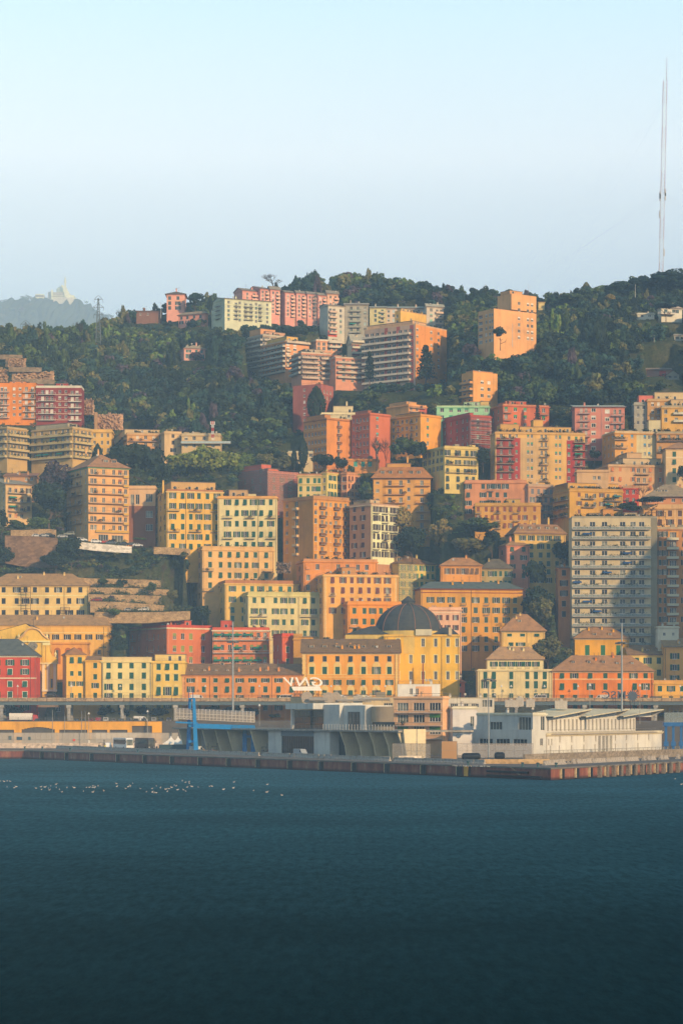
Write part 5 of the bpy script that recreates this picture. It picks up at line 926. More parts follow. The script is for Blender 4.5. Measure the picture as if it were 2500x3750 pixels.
def sea():
 m, nt, b = nodes('sea_water'); out = nt.nodes['Material Output']; nt.nodes.remove(b)
 df = nt.nodes.new('ShaderNodeBsdfDiffuse'); gl = nt.nodes.new('ShaderNodeBsdfGlossy'); mx = nt.nodes.new('ShaderNodeMixShader')
 df.inputs[0].default_value = (.0003, .0095, .0125, 1); gl.inputs[0].default_value = (.24, .72, .86, 1); gl.inputs['Roughness'].default_value = .32
 geo = nt.nodes.new('ShaderNodeNewGeometry'); dp = nt.nodes.new('ShaderNodeVectorMath'); dp.operation = 'DOT_PRODUCT'; nt.links.new(geo.outputs['Incoming'], dp.inputs[0]); dp.inputs[1].default_value = (0, 0, 1)
 fr = ramp(nt, dp.outputs['Value'], [(0.02, (.21,) * 3), (0.05, (.11,) * 3), (0.09, (.038,) * 3), (0.13, (.018,) * 3)])   # rough sea: reflectance falls off steeply away from grazing
 pt = ramp(nt, noise(nt, .014, 6, coords(nt, 'Object', (.6, .8, 1)), .7), [(.3, (.65,) * 3), (.7, (1.4,) * 3)])
 rp = ramp(nt, noise(nt, .9, 6, coords(nt, 'Object', (1.2, .22, 1)), .8), [(.34, (.5,) * 3), (.66, (1.6,) * 3)])
 nt.links.new(mixc(nt, mixc(nt, fr, pt, 1.0), rp, 1.0), mx.inputs[0]); nt.links.new(df.outputs[0], mx.inputs[1]); nt.links.new(gl.outputs[0], mx.inputs[2]); nt.links.new(mx.outputs[0], out.inputs[0])
 a = noise(nt, .35, 7, coords(nt, 'Object', (.8, 1.1, 1)), .68); g = noise(nt, .05, 5, coords(nt, 'Object', (.6, 1.0, 1)), .6)
 ad = nt.nodes.new('ShaderNodeMath'); ad.operation = 'MULTIPLY_ADD'; nt.links.new(g, ad.inputs[0]); ad.inputs[1].default_value = 2.2; nt.links.new(a, ad.inputs[2])
 bp = nt.nodes.new('ShaderNodeBump'); bp.inputs['Strength'].default_value = 1.0; bp.inputs['Distance'].default_value = 1.3
 nt.links.new(ad.outputs[0], bp.inputs['Height']); nt.links.new(bp.outputs[0], gl.inputs['Normal'])
 sheet('sea', [(-9000, -9000), (9000, -9000), (9000, 913), (-9000, 913)], 0.0, m)
sea()
def far_hill():
 pr = [(-1500, 1260), (-700, 1140), (-200, 1112), (0, 1104), (60, 1096), (100, 1090), (180, 1090), (280, 1098), (330, 1122), (380, 1152), (430, 1182), (500, 1218), (600, 1262), (900, 1330)]
 X = np.linspace(-1500, 900, 200); Yp = np.interp(X, [p[0] for p in pr], [p[1] for p in pr]); rn = np.random.RandomState(8)
 D0 = 4000; V = []
 rows = np.concatenate([np.linspace(0, 1, 40), [1.1, 1.5]])
 nx, nr = len(X), len(rows); P = np.zeros((nx, nr, 3))
 for i, (x, y) in enumerate(zip(X, Yp)):
  ztop = zat(y, D0);
  for j, r in enumerate(rows):
   D = 2600 + (D0 - 2600) * r; z = ztop * (r ** .8 if r <= 1 else 1 - (r - 1) * 1.2)
   P[i, j] = ((x - 1250) / FPX * D0 * (D / D0) ** .2, D, max(z + rn.normal(0, 3.5) * (r <= 1 and .2 < r), -5))
 me = bpy.data.meshes.new('far_hill'); idx = np.arange(nx * nr).reshape(nx, nr)
 q = np.stack([idx[:-1, :-1], idx[1:, :-1], idx[1:, 1:], idx[:-1, 1:]], -1).reshape(-1, 4)
 me.from_pydata(P.reshape(-1, 3).tolist(), [], q.tolist())
 m, nt, b = nodes('far_wood'); v = coords(nt)
 c = ramp(nt, noise(nt, .012, 9, v, .75), [(.3, (.02, .032, .012)), (.55, (.05, .065, .022)), (.72, (.10, .11, .05))]); nt.links.new(c, b.inputs['Base Color']); b.inputs['Roughness'].default_value = 1; b.inputs['Specular IOR Level'].default_value = 0
 me.materials.append(m); tag(link(me, 'far_hill'), kind='structure')
far_hill()
def haze():
 b = MB(); b.box(-8200, -400, -8, 8200, 6500, 745, 0); o = b.obj('haze', [])
 m = bpy.data.materials.new('haze_air'); m.use_nodes = True; nt = m.node_tree; nt.nodes.clear()
 out = nt.nodes.new('ShaderNodeOutputMaterial'); v = nt.nodes.new('ShaderNodeVolumePrincipled')
 v.inputs['Color'].default_value = (.36, .63, 1.0, 1); v.inputs['Density'].default_value = HAZE; v.inputs['Anisotropy'].default_value = -0.45
 v.inputs['Density Attribute'].default_value = ''
 nt.links.new(v.outputs[0], out.inputs['Volume']); m.cycles.homogeneous_volume = True
 o.data.materials.append(m); tag(o, kind='stuff'); o.display_type = 'WIRE'
HAZE = 0.00015
haze()
def extra_haze():                                   # second haze volume added behind the ridge to fade the far hill
 b = MB(); b.box(-8000, 1720, -6, 8000, 3500, 735, 0); o = b.obj('extra_haze', []); m = bpy.data.materials['haze_air'].copy(); m.name = 'extra_haze_air'; next(n for n in m.node_tree.nodes if n.type == 'PRINCIPLED_VOLUME').inputs['Color'].default_value = (.62, .80, .95, 1); m.cycles.homogeneous_volume = True
 next(n for n in m.node_tree.nodes if n.type == 'PRINCIPLED_VOLUME').inputs['Density'].default_value = .00027; o.data.materials.append(m); tag(o, kind='stuff'); o.display_type = 'WIRE'
extra_haze()
# ------------------------------------------------------------------ the harbour front: viaduct, arcade wall, fences, terminal, gangway
STREET = 12.4
def meshmat(h='b9b0a2', a=.5):
 k = ('mesh', h, a)
 if k not in MATS:
  m, nt, b = nodes('wire_mesh_' + h); b.inputs['Base Color'].default_value = (*hexlin(h), 1); b.inputs['Roughness'].default_value = .7; b.inputs['Alpha'].default_value = a
  MATS[k] = m
 return MATS[k]
def viaduct():
 D = 922.0; X0, X1 = -330.0, 330.0; r = thing('viaduct', 'elevated road on concrete pillars running in front of the street houses', 'viaduct', (0, D, 0))
 zt, zp, zg = zat(2555, D), zat(2568.5, D), zat(2582, D)
 b = MB(); b.box(X0, .3, zp - .1, X1, 12.5, zp + .25); b.obj('deck', street_m, r)
 b = MB()
 n = 60
 for i in range(n):
  a = X0 + (X1 - X0) * i / n; c = X0 + (X1 - X0) * (i + 1) / n; b.box(a + .03, 0, zp, c - .03, .3, zt)
 b.box(X0, 12.5, zp, X1, 12.8, zt)
 b.obj('parapet', stone('8f7a5f', 'b59b78', .4, .3), r)
 b = MB(); b.box(X0, .45, zg, X1, 1.0, zp - .1); b.box(X0, 5.5, zg, X1, 6.1, zp - .1); b.box(X0, 11.5, zg, X1, 12.1, zp - .1); b.obj('girder', plain('56666b', .7), r)
 b = MB();
 for k in range(int((X1 - X0) / 3.6)):
  x = X0 + k * 3.6; b.bar((x, -.08, zp + .1), (x, -.08, zt + .95), .06);
 b.bar((X0, -.08, zt + .95), (X1, -.08, zt + .95), .06); b.bar((X0, -.08, zt + .5), (X1, -.08, zt + .5), .045); b.obj('railing', plain('6b4a3a', .6, .3), r)
 for px in (5, 252, 447, 642, 887, 1130, 1380, 1640, 1890, 2140, 2400, -240, 2650):
  x = (px - 1250) / FPX * D; b = MB(); b.box(x - .55, .9, -14 + STREET, x + .55, 2.2, zg - 1.0); b.box(x - .9, .5, zg - 1.0, x + .9, 2.8, zg - .01); b.box(x - .55, 9.5, -14 + STREET, x + .55, 11, zg - .01)
  b.obj('pillar', stone('8d8a84', 'a9a499', .4, .2), r)
 return D, zp + .25, zt
VD, VZ, VT = viaduct()
def arcade():
 D = 913.5; r = thing('arcade_wall', 'ochre retaining wall with low arched garage openings under the parked cars', 'wall', (0, D, 0))
 x0, x1 = -360, (593 - 1250) / FPX * D; zt = STREET + .35; b = MB()
 X = lambda t: (PX('a5', t) - 1250) / FPX * D
 Z = lambda t: zat(PY('a5', t), D)
 zs = Z(318); spans = [(-400, -120), (-80, 97), (148, 372), (402, 592), (622, 725), (742, 862), (892, 1028)]
 e = x0; col = plain('d99a2e', .8)
 b.box(x0, 0, Z(292), x1, .8, zt)
 for a, c in spans:
  xa, xc = X(a), X(c); b.box(e, .0, -.2, xa, .8, Z(292) - .001); e = xc
  if (a, c) == (148, 372):
   for i in range(12):
    t0, t1 = i / 12, (i + 1) / 12; tm = (t0 + t1) / 2; zz = Z(318) + (Z(300) - Z(318)) * (1 - (2 * tm - 1) ** 2)
    b.box(xa + (xc - xa) * t0, .0, zz, xa + (xc - xa) * t1, .8, Z(292) - .001)
  elif (a, c) != (892, 1028): b.box(xa, .0, zs, xc, .8, Z(292) - .001)
 b.box(e, 0, -.2, x1, .8, Z(292) - .001)
 b.obj('wall', [stucco('eba83a')], r)
 for a, c in spans:
  b = MB(); xa, xc = X(a), X(c); b.box(xa, .72, 0, xc, .79, zs + 1.6)
  for i in range(9): b.box(xa, .66, 1 + i * .75, xc, .72, 1.45 + i * .75)
  b.obj('garage_door', plain('4a453f', .8), r)
 b = MB(); b.box(x0, -.15, zt, x1, .5, zt + .15)
 for k in range(int((x1 - x0) / 5)):
  x = x0 + 5 * k; b.bar((x, .1, zt), (x, .1, zt + 1.6), .07)
 for z in (.6, 1.1, 1.6): b.bar((x0, .1, zt + z), (x1, .1, zt + z), .05)
 b.obj('railing', plain('6f6a60', .6, .2), r)
 b = MB(); b.box(x1 + .01, 1.2, -.2, 360, 2.0, STREET + .3)
 tag(b.obj('retaining_wall', stucco('b09068')), 'plain tan street retaining wall behind the terminal', 'wall')
arcade()
def harbour_fence():
 D = 900; r = thing('harbour_fence', 'long pale mesh fence on a concrete base across the left of the port', 'fence', (0, D, 0)); x0, x1 = -340, (652 - 1250) / FPX * D
 b = MB(); b.box(x0, 0, QZ, x1, .5, 4.9); b.box(x0, -.3, QZ, x1, 0, 3.6); b.obj('base', stone('b8a593', 'd0bda8', .3, .2), r)
 b = MB(); b.box(x0, .22, 4.9, x1, .25, 8.6); b.obj('mesh_panel', meshmat('c2b8a8', .52), r)
 b = MB()
 for k in range(int((x1 - x0) / 2)): b.bar((x0 + 2 * k, .2, 4.9), (x0 + 2 * k, .2, 8.7), .05)
 for z in (6.1, 8.65): b.bar((x0, .18, z), (x1, .18, z), .05)
 b.obj('frame', plain('a39a8c', .6, .3), r)
 for px, w_, h_, z, hx in ((38, 1.0, 1.4, 6.8, '5a6a6a'), (72, 2.0, 1.2, 6.6, '2f4f63'), (109, .9, 1.2, 6.6, '4a5f5c'), (272, .9, .7, 6.0, 'd9482a'), (327, .8, 1.1, 5.4, 'd3cdc2')):
  b = MB(); b.box(-w_ / 2, -.06, -h_ / 2, w_ / 2, 0, h_ / 2); b.obj('sign_panel', plain(hx, .5), r, ((px - 1250) / FPX * D, .1, z))
harbour_fence()
# ---- concrete barriers, fenders, bollards on the quay
def barrier_mesh():
 def fn():
  b = MB();
  pr = [(-.42, 0), (-.38, .2), (-.16, .5), (-.12, 1.15), (.12, 1.15), (.16, .5), (.38, .2), (.42, 0)]
  k = len(pr); b.v = [(-1.9, y, z) for y, z in pr] + [(1.9, y, z) for y, z in pr]; b.f = [tuple(range(k)), tuple(reversed(range(k, 2 * k)))] + [(i, (i + 1) % k, k + (i + 1) % k, k + i) for i in range(k)]
  b.f = [tuple(reversed(f)) for f in b.f]; b.m = [0] * len(b.f)
  return b.mesh('concrete_barrier', stone('8f8880', 'bdb3a4', .5, .2))
 return cached('barrier', fn)
rb_ = random.Random(4)
def barrier_row(a, b, step, label, group, gap=0.0, jit=.04, sc=1.0):
 a, b = Vector(a), Vector(b); L = (b - a).length; n = int(L / step); d = (b - a).normalized(); ang = math.atan2(d.y, d.x)
 for i in range(n):
  if rb_.random() < gap: continue
  o = link(barrier_mesh(), 'concrete_barrier', None, a + d * (step * (i + .5)), ang + rb_.gauss(0, jit)); o.scale = (sc * (step - .12) / 3.8, 1.1, sc * rb_.uniform(.95, 1.1)); tag(o, label, 'barrier', group)
def onq(px, D): return Vector(((px - 1250) / FPX * D, D, QZ))
barrier_row(onq(209, 893), onq(960, 747), 4.0, 'grey concrete barrier in the long row along the shaded front of the quay', 'concrete barriers along the front quay')
barrier_row(onq(960, 747), onq(1440, 672), 3.9, 'grey concrete barrier in the long row along the shaded front of the quay', 'concrete barriers along the front quay', .03, .1)
barrier_row(onq(1445, 668), onq(1790, 634), 4.4, 'pale concrete barrier before the mesh fence near the quay corner', 'concrete barriers near the quay corner', .0, .03)
barrier_row(onq(1990, 622), onq(2068, 634), 4.4, 'sunlit white concrete block at the quay corner', 'sunlit blocks at the quay corner', 0, .02, 1.1)
barrier_row(onq(2070, 636), onq(2500, 708), 3.2, 'tilted sunlit concrete barrier along the right quay edge', 'sunlit barriers along the right quay', .12, .2)
o = MB(); o.box(-9.2, -.5, 0, 9.2, .5, 1.2); w_ = o.obj('low_wall', stone('a8895e', 'c4a67a', .4, .2), None, onq(1880, 640), 0.0); tag(w_, 'low ochre concrete wall between the white blocks at the quay corner', 'wall')
o = MB(); o.box(0, -.4, 0, 128, .4, 2.3); dq = onq(2560, 742) - onq(1925, 642)
w_ = o.obj('low_wall', stone('7a6f60', '9a8d7a', .4, .2), None, onq(1925, 642) + Vector((0, 8, 0)), math.atan2(dq.y, dq.x)); w_.scale = (dq.length / 128, 1, 1); tag(w_, 'long grey parapet wall behind the barriers on the right quay', 'wall')
def fender_mesh():
 def fn():
  b = MB(); b.box(-.75, -.55, -2.3, .75, -.02, .2, 0); b.box(-1.15, -.5, -2.1, -.76, -.02, .25, 1); b.box(.76, -.3, -2.2, 1.0, -.02, .2, 2)
  return b.mesh('quay_fender', [plain('14181a', .7), stone('a8946e', 'c9b48a', .8, .2), plain('4a4a46', .8)])
 return cached('fender', fn)
def edge_pt(px, a, b):
 t = (px - 1250) / FPX; dx, dy = b[0] - a[0], b[1] - a[1]; l = (t * a[1] - a[0]) / (dx - t * dy); return Vector((a[0] + dx * l, a[1] + dy * l, QZ - .6)), math.atan2(dy, dx)
for px in (157, 247, 339, 435, 533, 633, 735, 840, 947, 1064, 1178, 1299, 1419, 1552, 1683, 1714):
 p, an = edge_pt(px, Q1, Q2); tag(link(fender_mesh(), 'quay_fender', None, p, an), 'black rubber fender with pale side plate on the long quay front', 'fender', 'fenders on the quay front')
for px in (2054, 2108, 2158, 2215, 2262, 2310, 2352, 2396, 2438, 2478):
 p, an = edge_pt(px, Q2, (147, 770)); tag(link(fender_mesh(), 'quay_fender', None, p, an), 'black rubber fender on the sunlit right side of the quay', 'fender', 'fenders on the right quay')
for px in list(range(2188, 2500, 26)):
 p, an = edge_pt(px, Q2, (147, 770)); b = MB(); b.box(-.55, -.9, -4.5, .55, -.03, .55); b.box(-.7, -1.0, .1, .7, -.03, .58, 0)
 tag(link(cached('pile', lambda: b.mesh('pier_pile', stone('5f584e', '8a8070', .6, .3))), 'pier_pile', None, p, an), 'grey concrete pile under the deck edge of the right quay', 'pile', 'piles of the right quay')
for i, (px, hx) in enumerate(((1712, 'd9a02a'), )):
 p, an = edge_pt(px, Q1, Q2); b = MB(); b.box(-.9, -.62, -2.2, .9, -.56, .3); tag(b.obj('steel_plate', plain(hx, .6), None, p, an), 'yellow steel plate near the quay corner', 'plate')
p, an = edge_pt(1880, Q1, Q2); b = MB(); b.bar((-11, -.4, -.7), (6.5, -.4, -.7), .26, 0, 8); b.bar((-11, -.4, -1.75), (12, -.4, -1.75), .26, 0, 8); tag(b.obj('rubber_fender', plain('231a18', .8), None, p, an), 'long dark rubber rails along the red brick quay corner', 'fender')
p, an = edge_pt(1870, Q1, Q2); b = MB()
for i in range(7): b.box(i * .55, -.3, .35 - i * .28, i * .55 + .6, -.02, .5 - i * .28)
tag(b.obj('quay_steps', stone('b59a78', 'd0b48c', .8, .2), None, p, an), 'small pale stone steps down the quay corner wall', 'steps')
def bollard_mesh():
 def fn():
  b = MB(); b.lathe([(.45, 0), (.42, .1), (.28, .2), (.24, .7), (.4, .85), (.42, 1.0), (.3, 1.1), (.01, 1.12)], 12); return b.mesh('mooring_bollard', plain('3a5a5c', .6, .3))
 return cached('bollard', fn)
for px, D in ((92, 872), (156, 868), (258, 842), (505, 806), (1713, 622), (1912, 606), (1968, 602), (2035, 603)):
 tag(link(bollard_mesh(), 'mooring_bollard', None, onq(px, D)), 'dark mooring bollard standing near the water edge of the quay', 'bollard', 'mooring bollards on the quay')
# ---- ferry terminal wing, in its own oblique frame
class Fr:
 def __init__(s, px, D, z, yaw):
  s.c = ((px - 1250) / FPX * D, D); s.z = z; a = rad(yaw); s.a = a; s.u = (math.cos(a), math.sin(a)); s.v = (-math.sin(a), math.cos(a))
 def ly(s, px, x=0.0):                     # distance along v seen at px on the line x = const
  t = (px - 1250) / FPX; X, Y = s.c[0] + x * s.u[0], s.c[1] + x * s.u[1]; return (t * Y - X) / (s.v[0] - t * s.v[1])
 def lx(s, px, y=0.0):
  t = (px - 1250) / FPX; X, Y = s.c[0] + y * s.v[0], s.c[1] + y * s.v[1]; return (t * Y - X) / (s.u[0] - t * s.u[1])
 def zz(s, py, x=0.0, y=0.0): return zat(py, s.c[1] + x * s.u[1] + y * s.v[1]) - s.z
def terminal():
 f = Fr(1474, 704, QZ, 30); r = thing('ferry_terminal', 'grey ferry terminal wing with slanting concrete fins, glass hall and roof deck', 'terminal', (f.c[0], f.c[1], QZ), f.a)
 P5 = lambda t: PX('b5', t)
 L = lambda t, x=0.0: f.ly(P5(t), x)
 con = stucco('e0cdb2'); gry = stucco('b2b0b8'); wht = stucco('c8c6cc')
 zt = f.zz(PY('b5', 332)); ztop = zt - .15; yl = f.ly(648); dk = plain('1c2224', .5)
 b = MB(); b.box(-1.6, -.2, zt - .15, 24, yl, zt + .35); b.obj('deck', [stone('8a8378', 'a39b8d', .3, .2)], r)
 for t in (845, 946, 1042, 1138, 1232):
  y = L(t); b = MB(); b.prism([(-1.3, ztop), (.4, ztop * .45), (1.0, 0), (7.2, 0), (7.2, ztop)], y - .25, y + .25); b.obj('fin', con, r)
 b = MB(); b.prism([(-.2, ztop), (.3, ztop * .45), (1.0, 0), (7.2, 0), (7.2, ztop + .9), (-.2, ztop + .9)], -.9, -.3); b.obj('end_wall', con, r)
 b = MB(); b.box(7.2, 0, 0, 7.7, yl, ztop); b.obj('rear_wall', gry, r)
 for a, c in ((340, 430), (648, 755)):
  b = MB(); b.box(-.2, L(c), 0, .3, L(a), ztop); b.box(.3, L(c), 0, 7.2, L(c) + .4, ztop); b.obj('wall', wht, r)
 b = MB(); b.box(.1, L(648), 0, .3, L(430), ztop * .92)
 n = 14
 for i in range(n + 1):
  y = L(648) + (L(430) - L(648)) * i / n; b.box(-.05, y - .06, 0, .1, y + .06, ztop * .8, 1)
 b.box(-.4, L(648), ztop * .78, .3, L(430), ztop, 2); b.obj('glass_front', [glass(), plain('3a3f40', .5), plain('5f6b70', .6)], r)
 b = MB(); b.box(3.0, L(845), 0, 3.2, L(755), ztop); b.obj('doorway', dk, r)
 for px in (667, 752, 800, 845, 930):
  y = f.ly(px); b = MB(); b.prism([(-1.3, ztop), (1.0, 0), (7.2, 0), (7.2, ztop)], y - .25, y + .25); b.obj('fin', con, r)
 b = MB(); rail_y0, rail_y1 = L(1210), L(735)
 n = 24
 for i in range(n + 1):
  y = rail_y0 + (rail_y1 - rail_y0) * i / n; b.box(-1.5, y - .1, zt + .35, -1.4, y + .1, zt + 2.0)
 b.obj('railing', plain('d9d2c4', .6), r)
 b = MB()
 for z in (.7, 1.1, 1.5): b.bar((-1.45, rail_y0, zt + z), (-1.45, f.ly(760), zt + z), .04)
 n = 30
 for i in range(n): y = L(735) + (f.ly(760) - L(735)) * i / n; b.bar((-1.45, y, zt + .35), (-1.45, y, zt + 1.5), .04)
 b.obj('handrail', plain('7a7a74', .5, .4), r)
 s = 5.0; zh = f.zz(PY('b5', 150), s, L(725, s)); zc = f.zz(PY('b5', 184), s, L(600, s))
 b = MB(); b.box(s, L(725, s), zt + .35, s + 12, L(505, s), zc)
 n = 15
 for i in range(n + 1):
  y = L(725, s) + (L(505, s) - L(725, s)) * i / n; b.box(s - .1, y - .06, zt + .35, s, y + .06, zc, 1)
 for k in range(4): z = zt + .4 + (zc - zt - .6) * k / 3; b.box(s - .12, L(725, s), z, s - .1, L(505, s), z + .14, 1)
 m, nt, bs = nodes('hall_glass'); bs.inputs['Base Color'].default_value = (.10, .085, .05, 1); bs.inputs['Roughness'].default_value = .06; bs.inputs['Metallic'].default_value = .75
 bp = nt.nodes.new('ShaderNodeBump'); bp.inputs['Strength'].default_value = .25; bp.inputs['Distance'].default_value = .2; nt.links.new(noise(nt, .6, 3, coords(nt, 'Object', (1, 1, .3))), bp.inputs['Height']); nt.links.new(bp.outputs[0], bs.inputs['Normal'])
 b.obj('glass_hall', [m, plain('3d4346', .5)], r)
 b = MB(); y0, y1 = L(725, s), L(400, s - 4); b.prism([(s - 4.5, zc + .25), (s - 4.5, zc + 2.0), (s + 13, zc + 2.2), (s + 13, zc)], y0, y1 - 6)
 b.obj('canopy', [stucco('cdcbd0')], r)
 for y in (L(500, s - 3.5),): b = MB(); b.box(s - 3.9, y - .45, zt + .35, s - 3.0, y + .45, zc + .2); b.obj('column', wht, r)
 zw = f.zz(PY('b5', 148), s, L(830, s))
 b = MB(); b.box(s - .8, L(832, s), zt + .35, s + 11, y0 - .01, zw); b.obj('white_block', wht, r)
 b = MB(); b.box(s + .6, L(978, s), zt + .35, s + 10, L(832, s) - .01, zw - .25); b.obj('side_block', wht, r)
 b = MB(); ya, yb_ = L(942, s), L(866, s); b.box(s + .5, ya, zt + .35, s + .58, yb_, zw - 2.2)
 for i in range(4): y = ya + (yb_ - ya) * i / 3; b.box(s + .42, y - .06, zt + .35, s + .5, y + .06, zw - 2.2, 1)
 for k in range(5): z = zt + .5 + (zw - zt - 2.8) * k / 4; b.box(s + .42, ya, z, s + .5, yb_, z + .1, 1)
 b.obj('window', [glass(), plain('3d4346', .5)], r)
 b = MB(); yc, ye = L(978, s), L(1100, s); R = (yc - ye) / 2; k_ = 14; xs_ = [(s + 5 - (4.6 - 2.2 * i / k_) * math.sin(PI * (.15 + .75 * i / k_)), yc - (yc - ye) * i / k_) for i in range(k_ + 1)]
 for i in range(k_):
  (xa, ya), (xb, yb2) = xs_[i], xs_[i + 1]
  for za, zb2, mi in ((zt + .35, zt + 1.3, 0), (zt + 1.3, zt + 2.7, 1), (zt + 2.7, zw - .6, 0)):
   o_ = .0 if mi == 0 else .35
   b.poly([(xa + o_, ya, za), (xb + o_, yb2, za), (xb + o_, yb2, zb2), (xa + o_, ya, zb2)], mi)
 b.poly([(x, y, zw - .6) for x, y in xs_] + [(s + 9, ye, zw - .6), (s + 9, yc, zw - .6)], 0)
 b.obj('curved_wall', [stucco('b09a86'), glass()], r)
 return f, r, zt
TF, TERMINAL, TZ = terminal()
B('low service building with flat roof crowded with ducts behind the ferry terminal', 'b5', (487, 1190), 103, 260, 'cdb79a', D=806, depth=16, roof=('flat', .25, 'b8a68e'), name='service_building', cat='building', nocorn=True, clut=1.2, plant=0, sink=4, F=[('w', [1130, 1160], [160], 1.4, 2.2, 'w', DK)], pent=[(930, 1000, 82, 'e3ddd0', 3, 4), (850, 925, 88, 'c9b49c', 5, 3)])
def duct(px, py, D, L_, r_, label, kind):
 b = MB()
 if kind == 'drum':
  b.bar((0, -L_ / 2, r_), (0, L_ / 2, r_), r_, 0, 14)
 elif kind == 'pipe':
  b.bar((-L_ / 2, 0, r_ + .6), (L_ / 2, 0, r_ + .6), r_, 0, 10)
  for i in range(5): b.bar((-L_ / 2 + L_ * i / 4, 0, 0), (-L_ / 2 + L_ * i / 4, 0, r_ + .6), .07)
 else:
  b.box(-L_ / 2, -1, .2, L_ / 2, 1, r_ * 2); b.box(-L_ / 2 - .1, -1.1, r_ * 2, L_ / 2 + .1, 1.1, r_ * 2 + .15); b.lathe([(.6, 0), (.6, .35), (.5, .4), (.05, .4)], 10, (0, 0, r_ * 2 + .15))
  for i in range(6): b.box(-L_ / 2 + .2 + i * (L_ - .4) / 6, -1.05, .5, -L_ / 2 + .2 + (i + .7) * (L_ - .4) / 6, -1.0, r_ * 1.8)
 return tag(b.obj('ventilation_duct' if kind != 'box' else 'cooling_unit', plain({'drum': 'a89a88', 'pipe': '9a948a', 'box': 'b5aea2'}[kind], .6, .2), None, at(px, py, D)), label, 'duct' if kind != 'box' else 'cooling unit')
for a in ((1124, 2575, 800, 3, 1.9, 'round-ended beige ventilation drum left on the service roof', 'drum'), (1202, 2575, 798, 3, 1.8, 'grey ventilation drum in the middle of the service roof', 'drum'), (1228, 2575, 799, 3, 1.8, 'grey ventilation drum next to the middle one', 'drum'), (1165, 2576, 797, 6, .7, 'long low duct between the drums on the service roof', 'pipe'), (1285, 2576, 797, 9, .35, 'thin pipe rack on the right of the service roof', 'pipe'), (1370, 2572, 797, 10, .4, 'pipe rack beside the pink apartment block', 'pipe'), (1310, 2574, 800, 3, 1.1, 'pale cooling unit on the service roof', 'box'), (1345, 2574, 801, 2.4, .9, 'small cooling unit right of the pale one', 'box'), (1260, 2575, 801, 2.2, .9, 'small cooling unit behind the drums', 'box')): duct(*a)
B('pink apartment block with three rows of balconies standing on the quay', 'b5', (1182, 1512, 1552), 98, 491, 'efb894', D=762, yaw=58, roof=('flat', .25, 'efb894'), corn='f2bd9a', name='apartment_block', clut=.4, sink=1, plant=.4, dish=1,
 F=[('w', [1532], [330], .6, 1.2, 'w', DK)],
 L=[('w', [1243, 1352, 1460], [163], 4.0, 2.5, 'w', DK), ('w', [1243, 1352], [243], 4.0, 2.4, 'w', DK), ('w', [1460, 1243], [322, 238], 4.0, 2.4, 'r', '4f8a3a', dict(open=.0)), ('w', [1352], [322], 4, 2.4, 'w', DK), ('w', [1460], [238], 4, 2.4, 'r', '4f8a3a', dict(open=.0)), ('bb', 1183, 1511, [203, 291, 380], 1.3, 'bar', '6f5a50', 'e3d5c6')])
B('roof rooms', 'b5', (1210, 1495), 14, 96, 'dedae0', D=772, depth=7, roof=('flat', .1), name='roof_house', cat='building', nocorn=True, clut=1.6, sink=0, plant=0, F=[('w', [1300, 1340], [60], .9, 2, 'w', DK), ('w', [1458, 1478], [48], .9, 3.2, 'r', 'd9d2c4'), ('p', 1330, 1440, 25, 96, 'e3ae8a')])
# ---- white harbour hall on the right
def merge(child, main):                       # parts of one builder call become parts of another's thing
 Mc = Matrix.Translation(child.root.location) @ Euler((0, 0, child.th)).to_matrix().to_4x4(); Mm = Matrix.Translation(main.root.location) @ Euler((0, 0, main.th)).to_matrix().to_4x4()
 for ch in list(child.root.children):
  Mb = Matrix.Translation(ch.location) @ ch.rotation_euler.to_matrix().to_4x4()
  M = Mm.inverted() @ Mc @ Mb; ch.parent = main.root; ch.location = M.to_translation(); ch.rotation_euler = M.to_euler()
 bpy.data.objects.remove(child.root)
WT = 'dcd8dc'
h1 = B('long white harbour hall with pilastered upper windows and folded canopy roof', 'c5', (600, 640, 1425), 346, 498, WT, D=737, yaw=62, roof=('flat', .25, 'c9c0b2'), corn='d8cbb4', name='harbour_hall', cat='hall', clut=0, sink=1,
 F=[('w', [735, 815, 897, 977, 1110, 1185, 1260, 1335], [382], 1.1, 2.4, 'w', DK), ('w', [660, 680], [402], 1.1, 2.0, 'w', DK), ('w', [1003, 1030, 1053, 1080], [428], 2.4, 5.4, 'w', '2f3a38'), ('w', [672, 732, 815, 897, 972, 1110, 1185, 1262], [455], 1.0, 2.6, 'r', '8a9088', dict(open=1)), ('s', [352, 362], 'c9b79c', .2)])
h2 = B('upper', 'c5', (632, 640, 1245), 236, 346, WT, D=741, yaw=62, roof=('flat', .1), nocorn=True, clut=0, sink=0, name='upper_hall', depth=12,
 F=[('w', (655, 1235, 23), [288], 1.35, 3.6, 'w', 'cfc8ba'), ('p', 640, 1245, 225, 240, 'e0d8ca')])
b = MB()
for (x0_, x1_, za, zb_) in ((0, 38, 0, 1.2),): pass
FH = Face(h2, 'F'); Wf = h2.W
segs = [(640, 860, 236, 195), (860, 1115, 236, 195), (1115, 1350, 240, 195)]
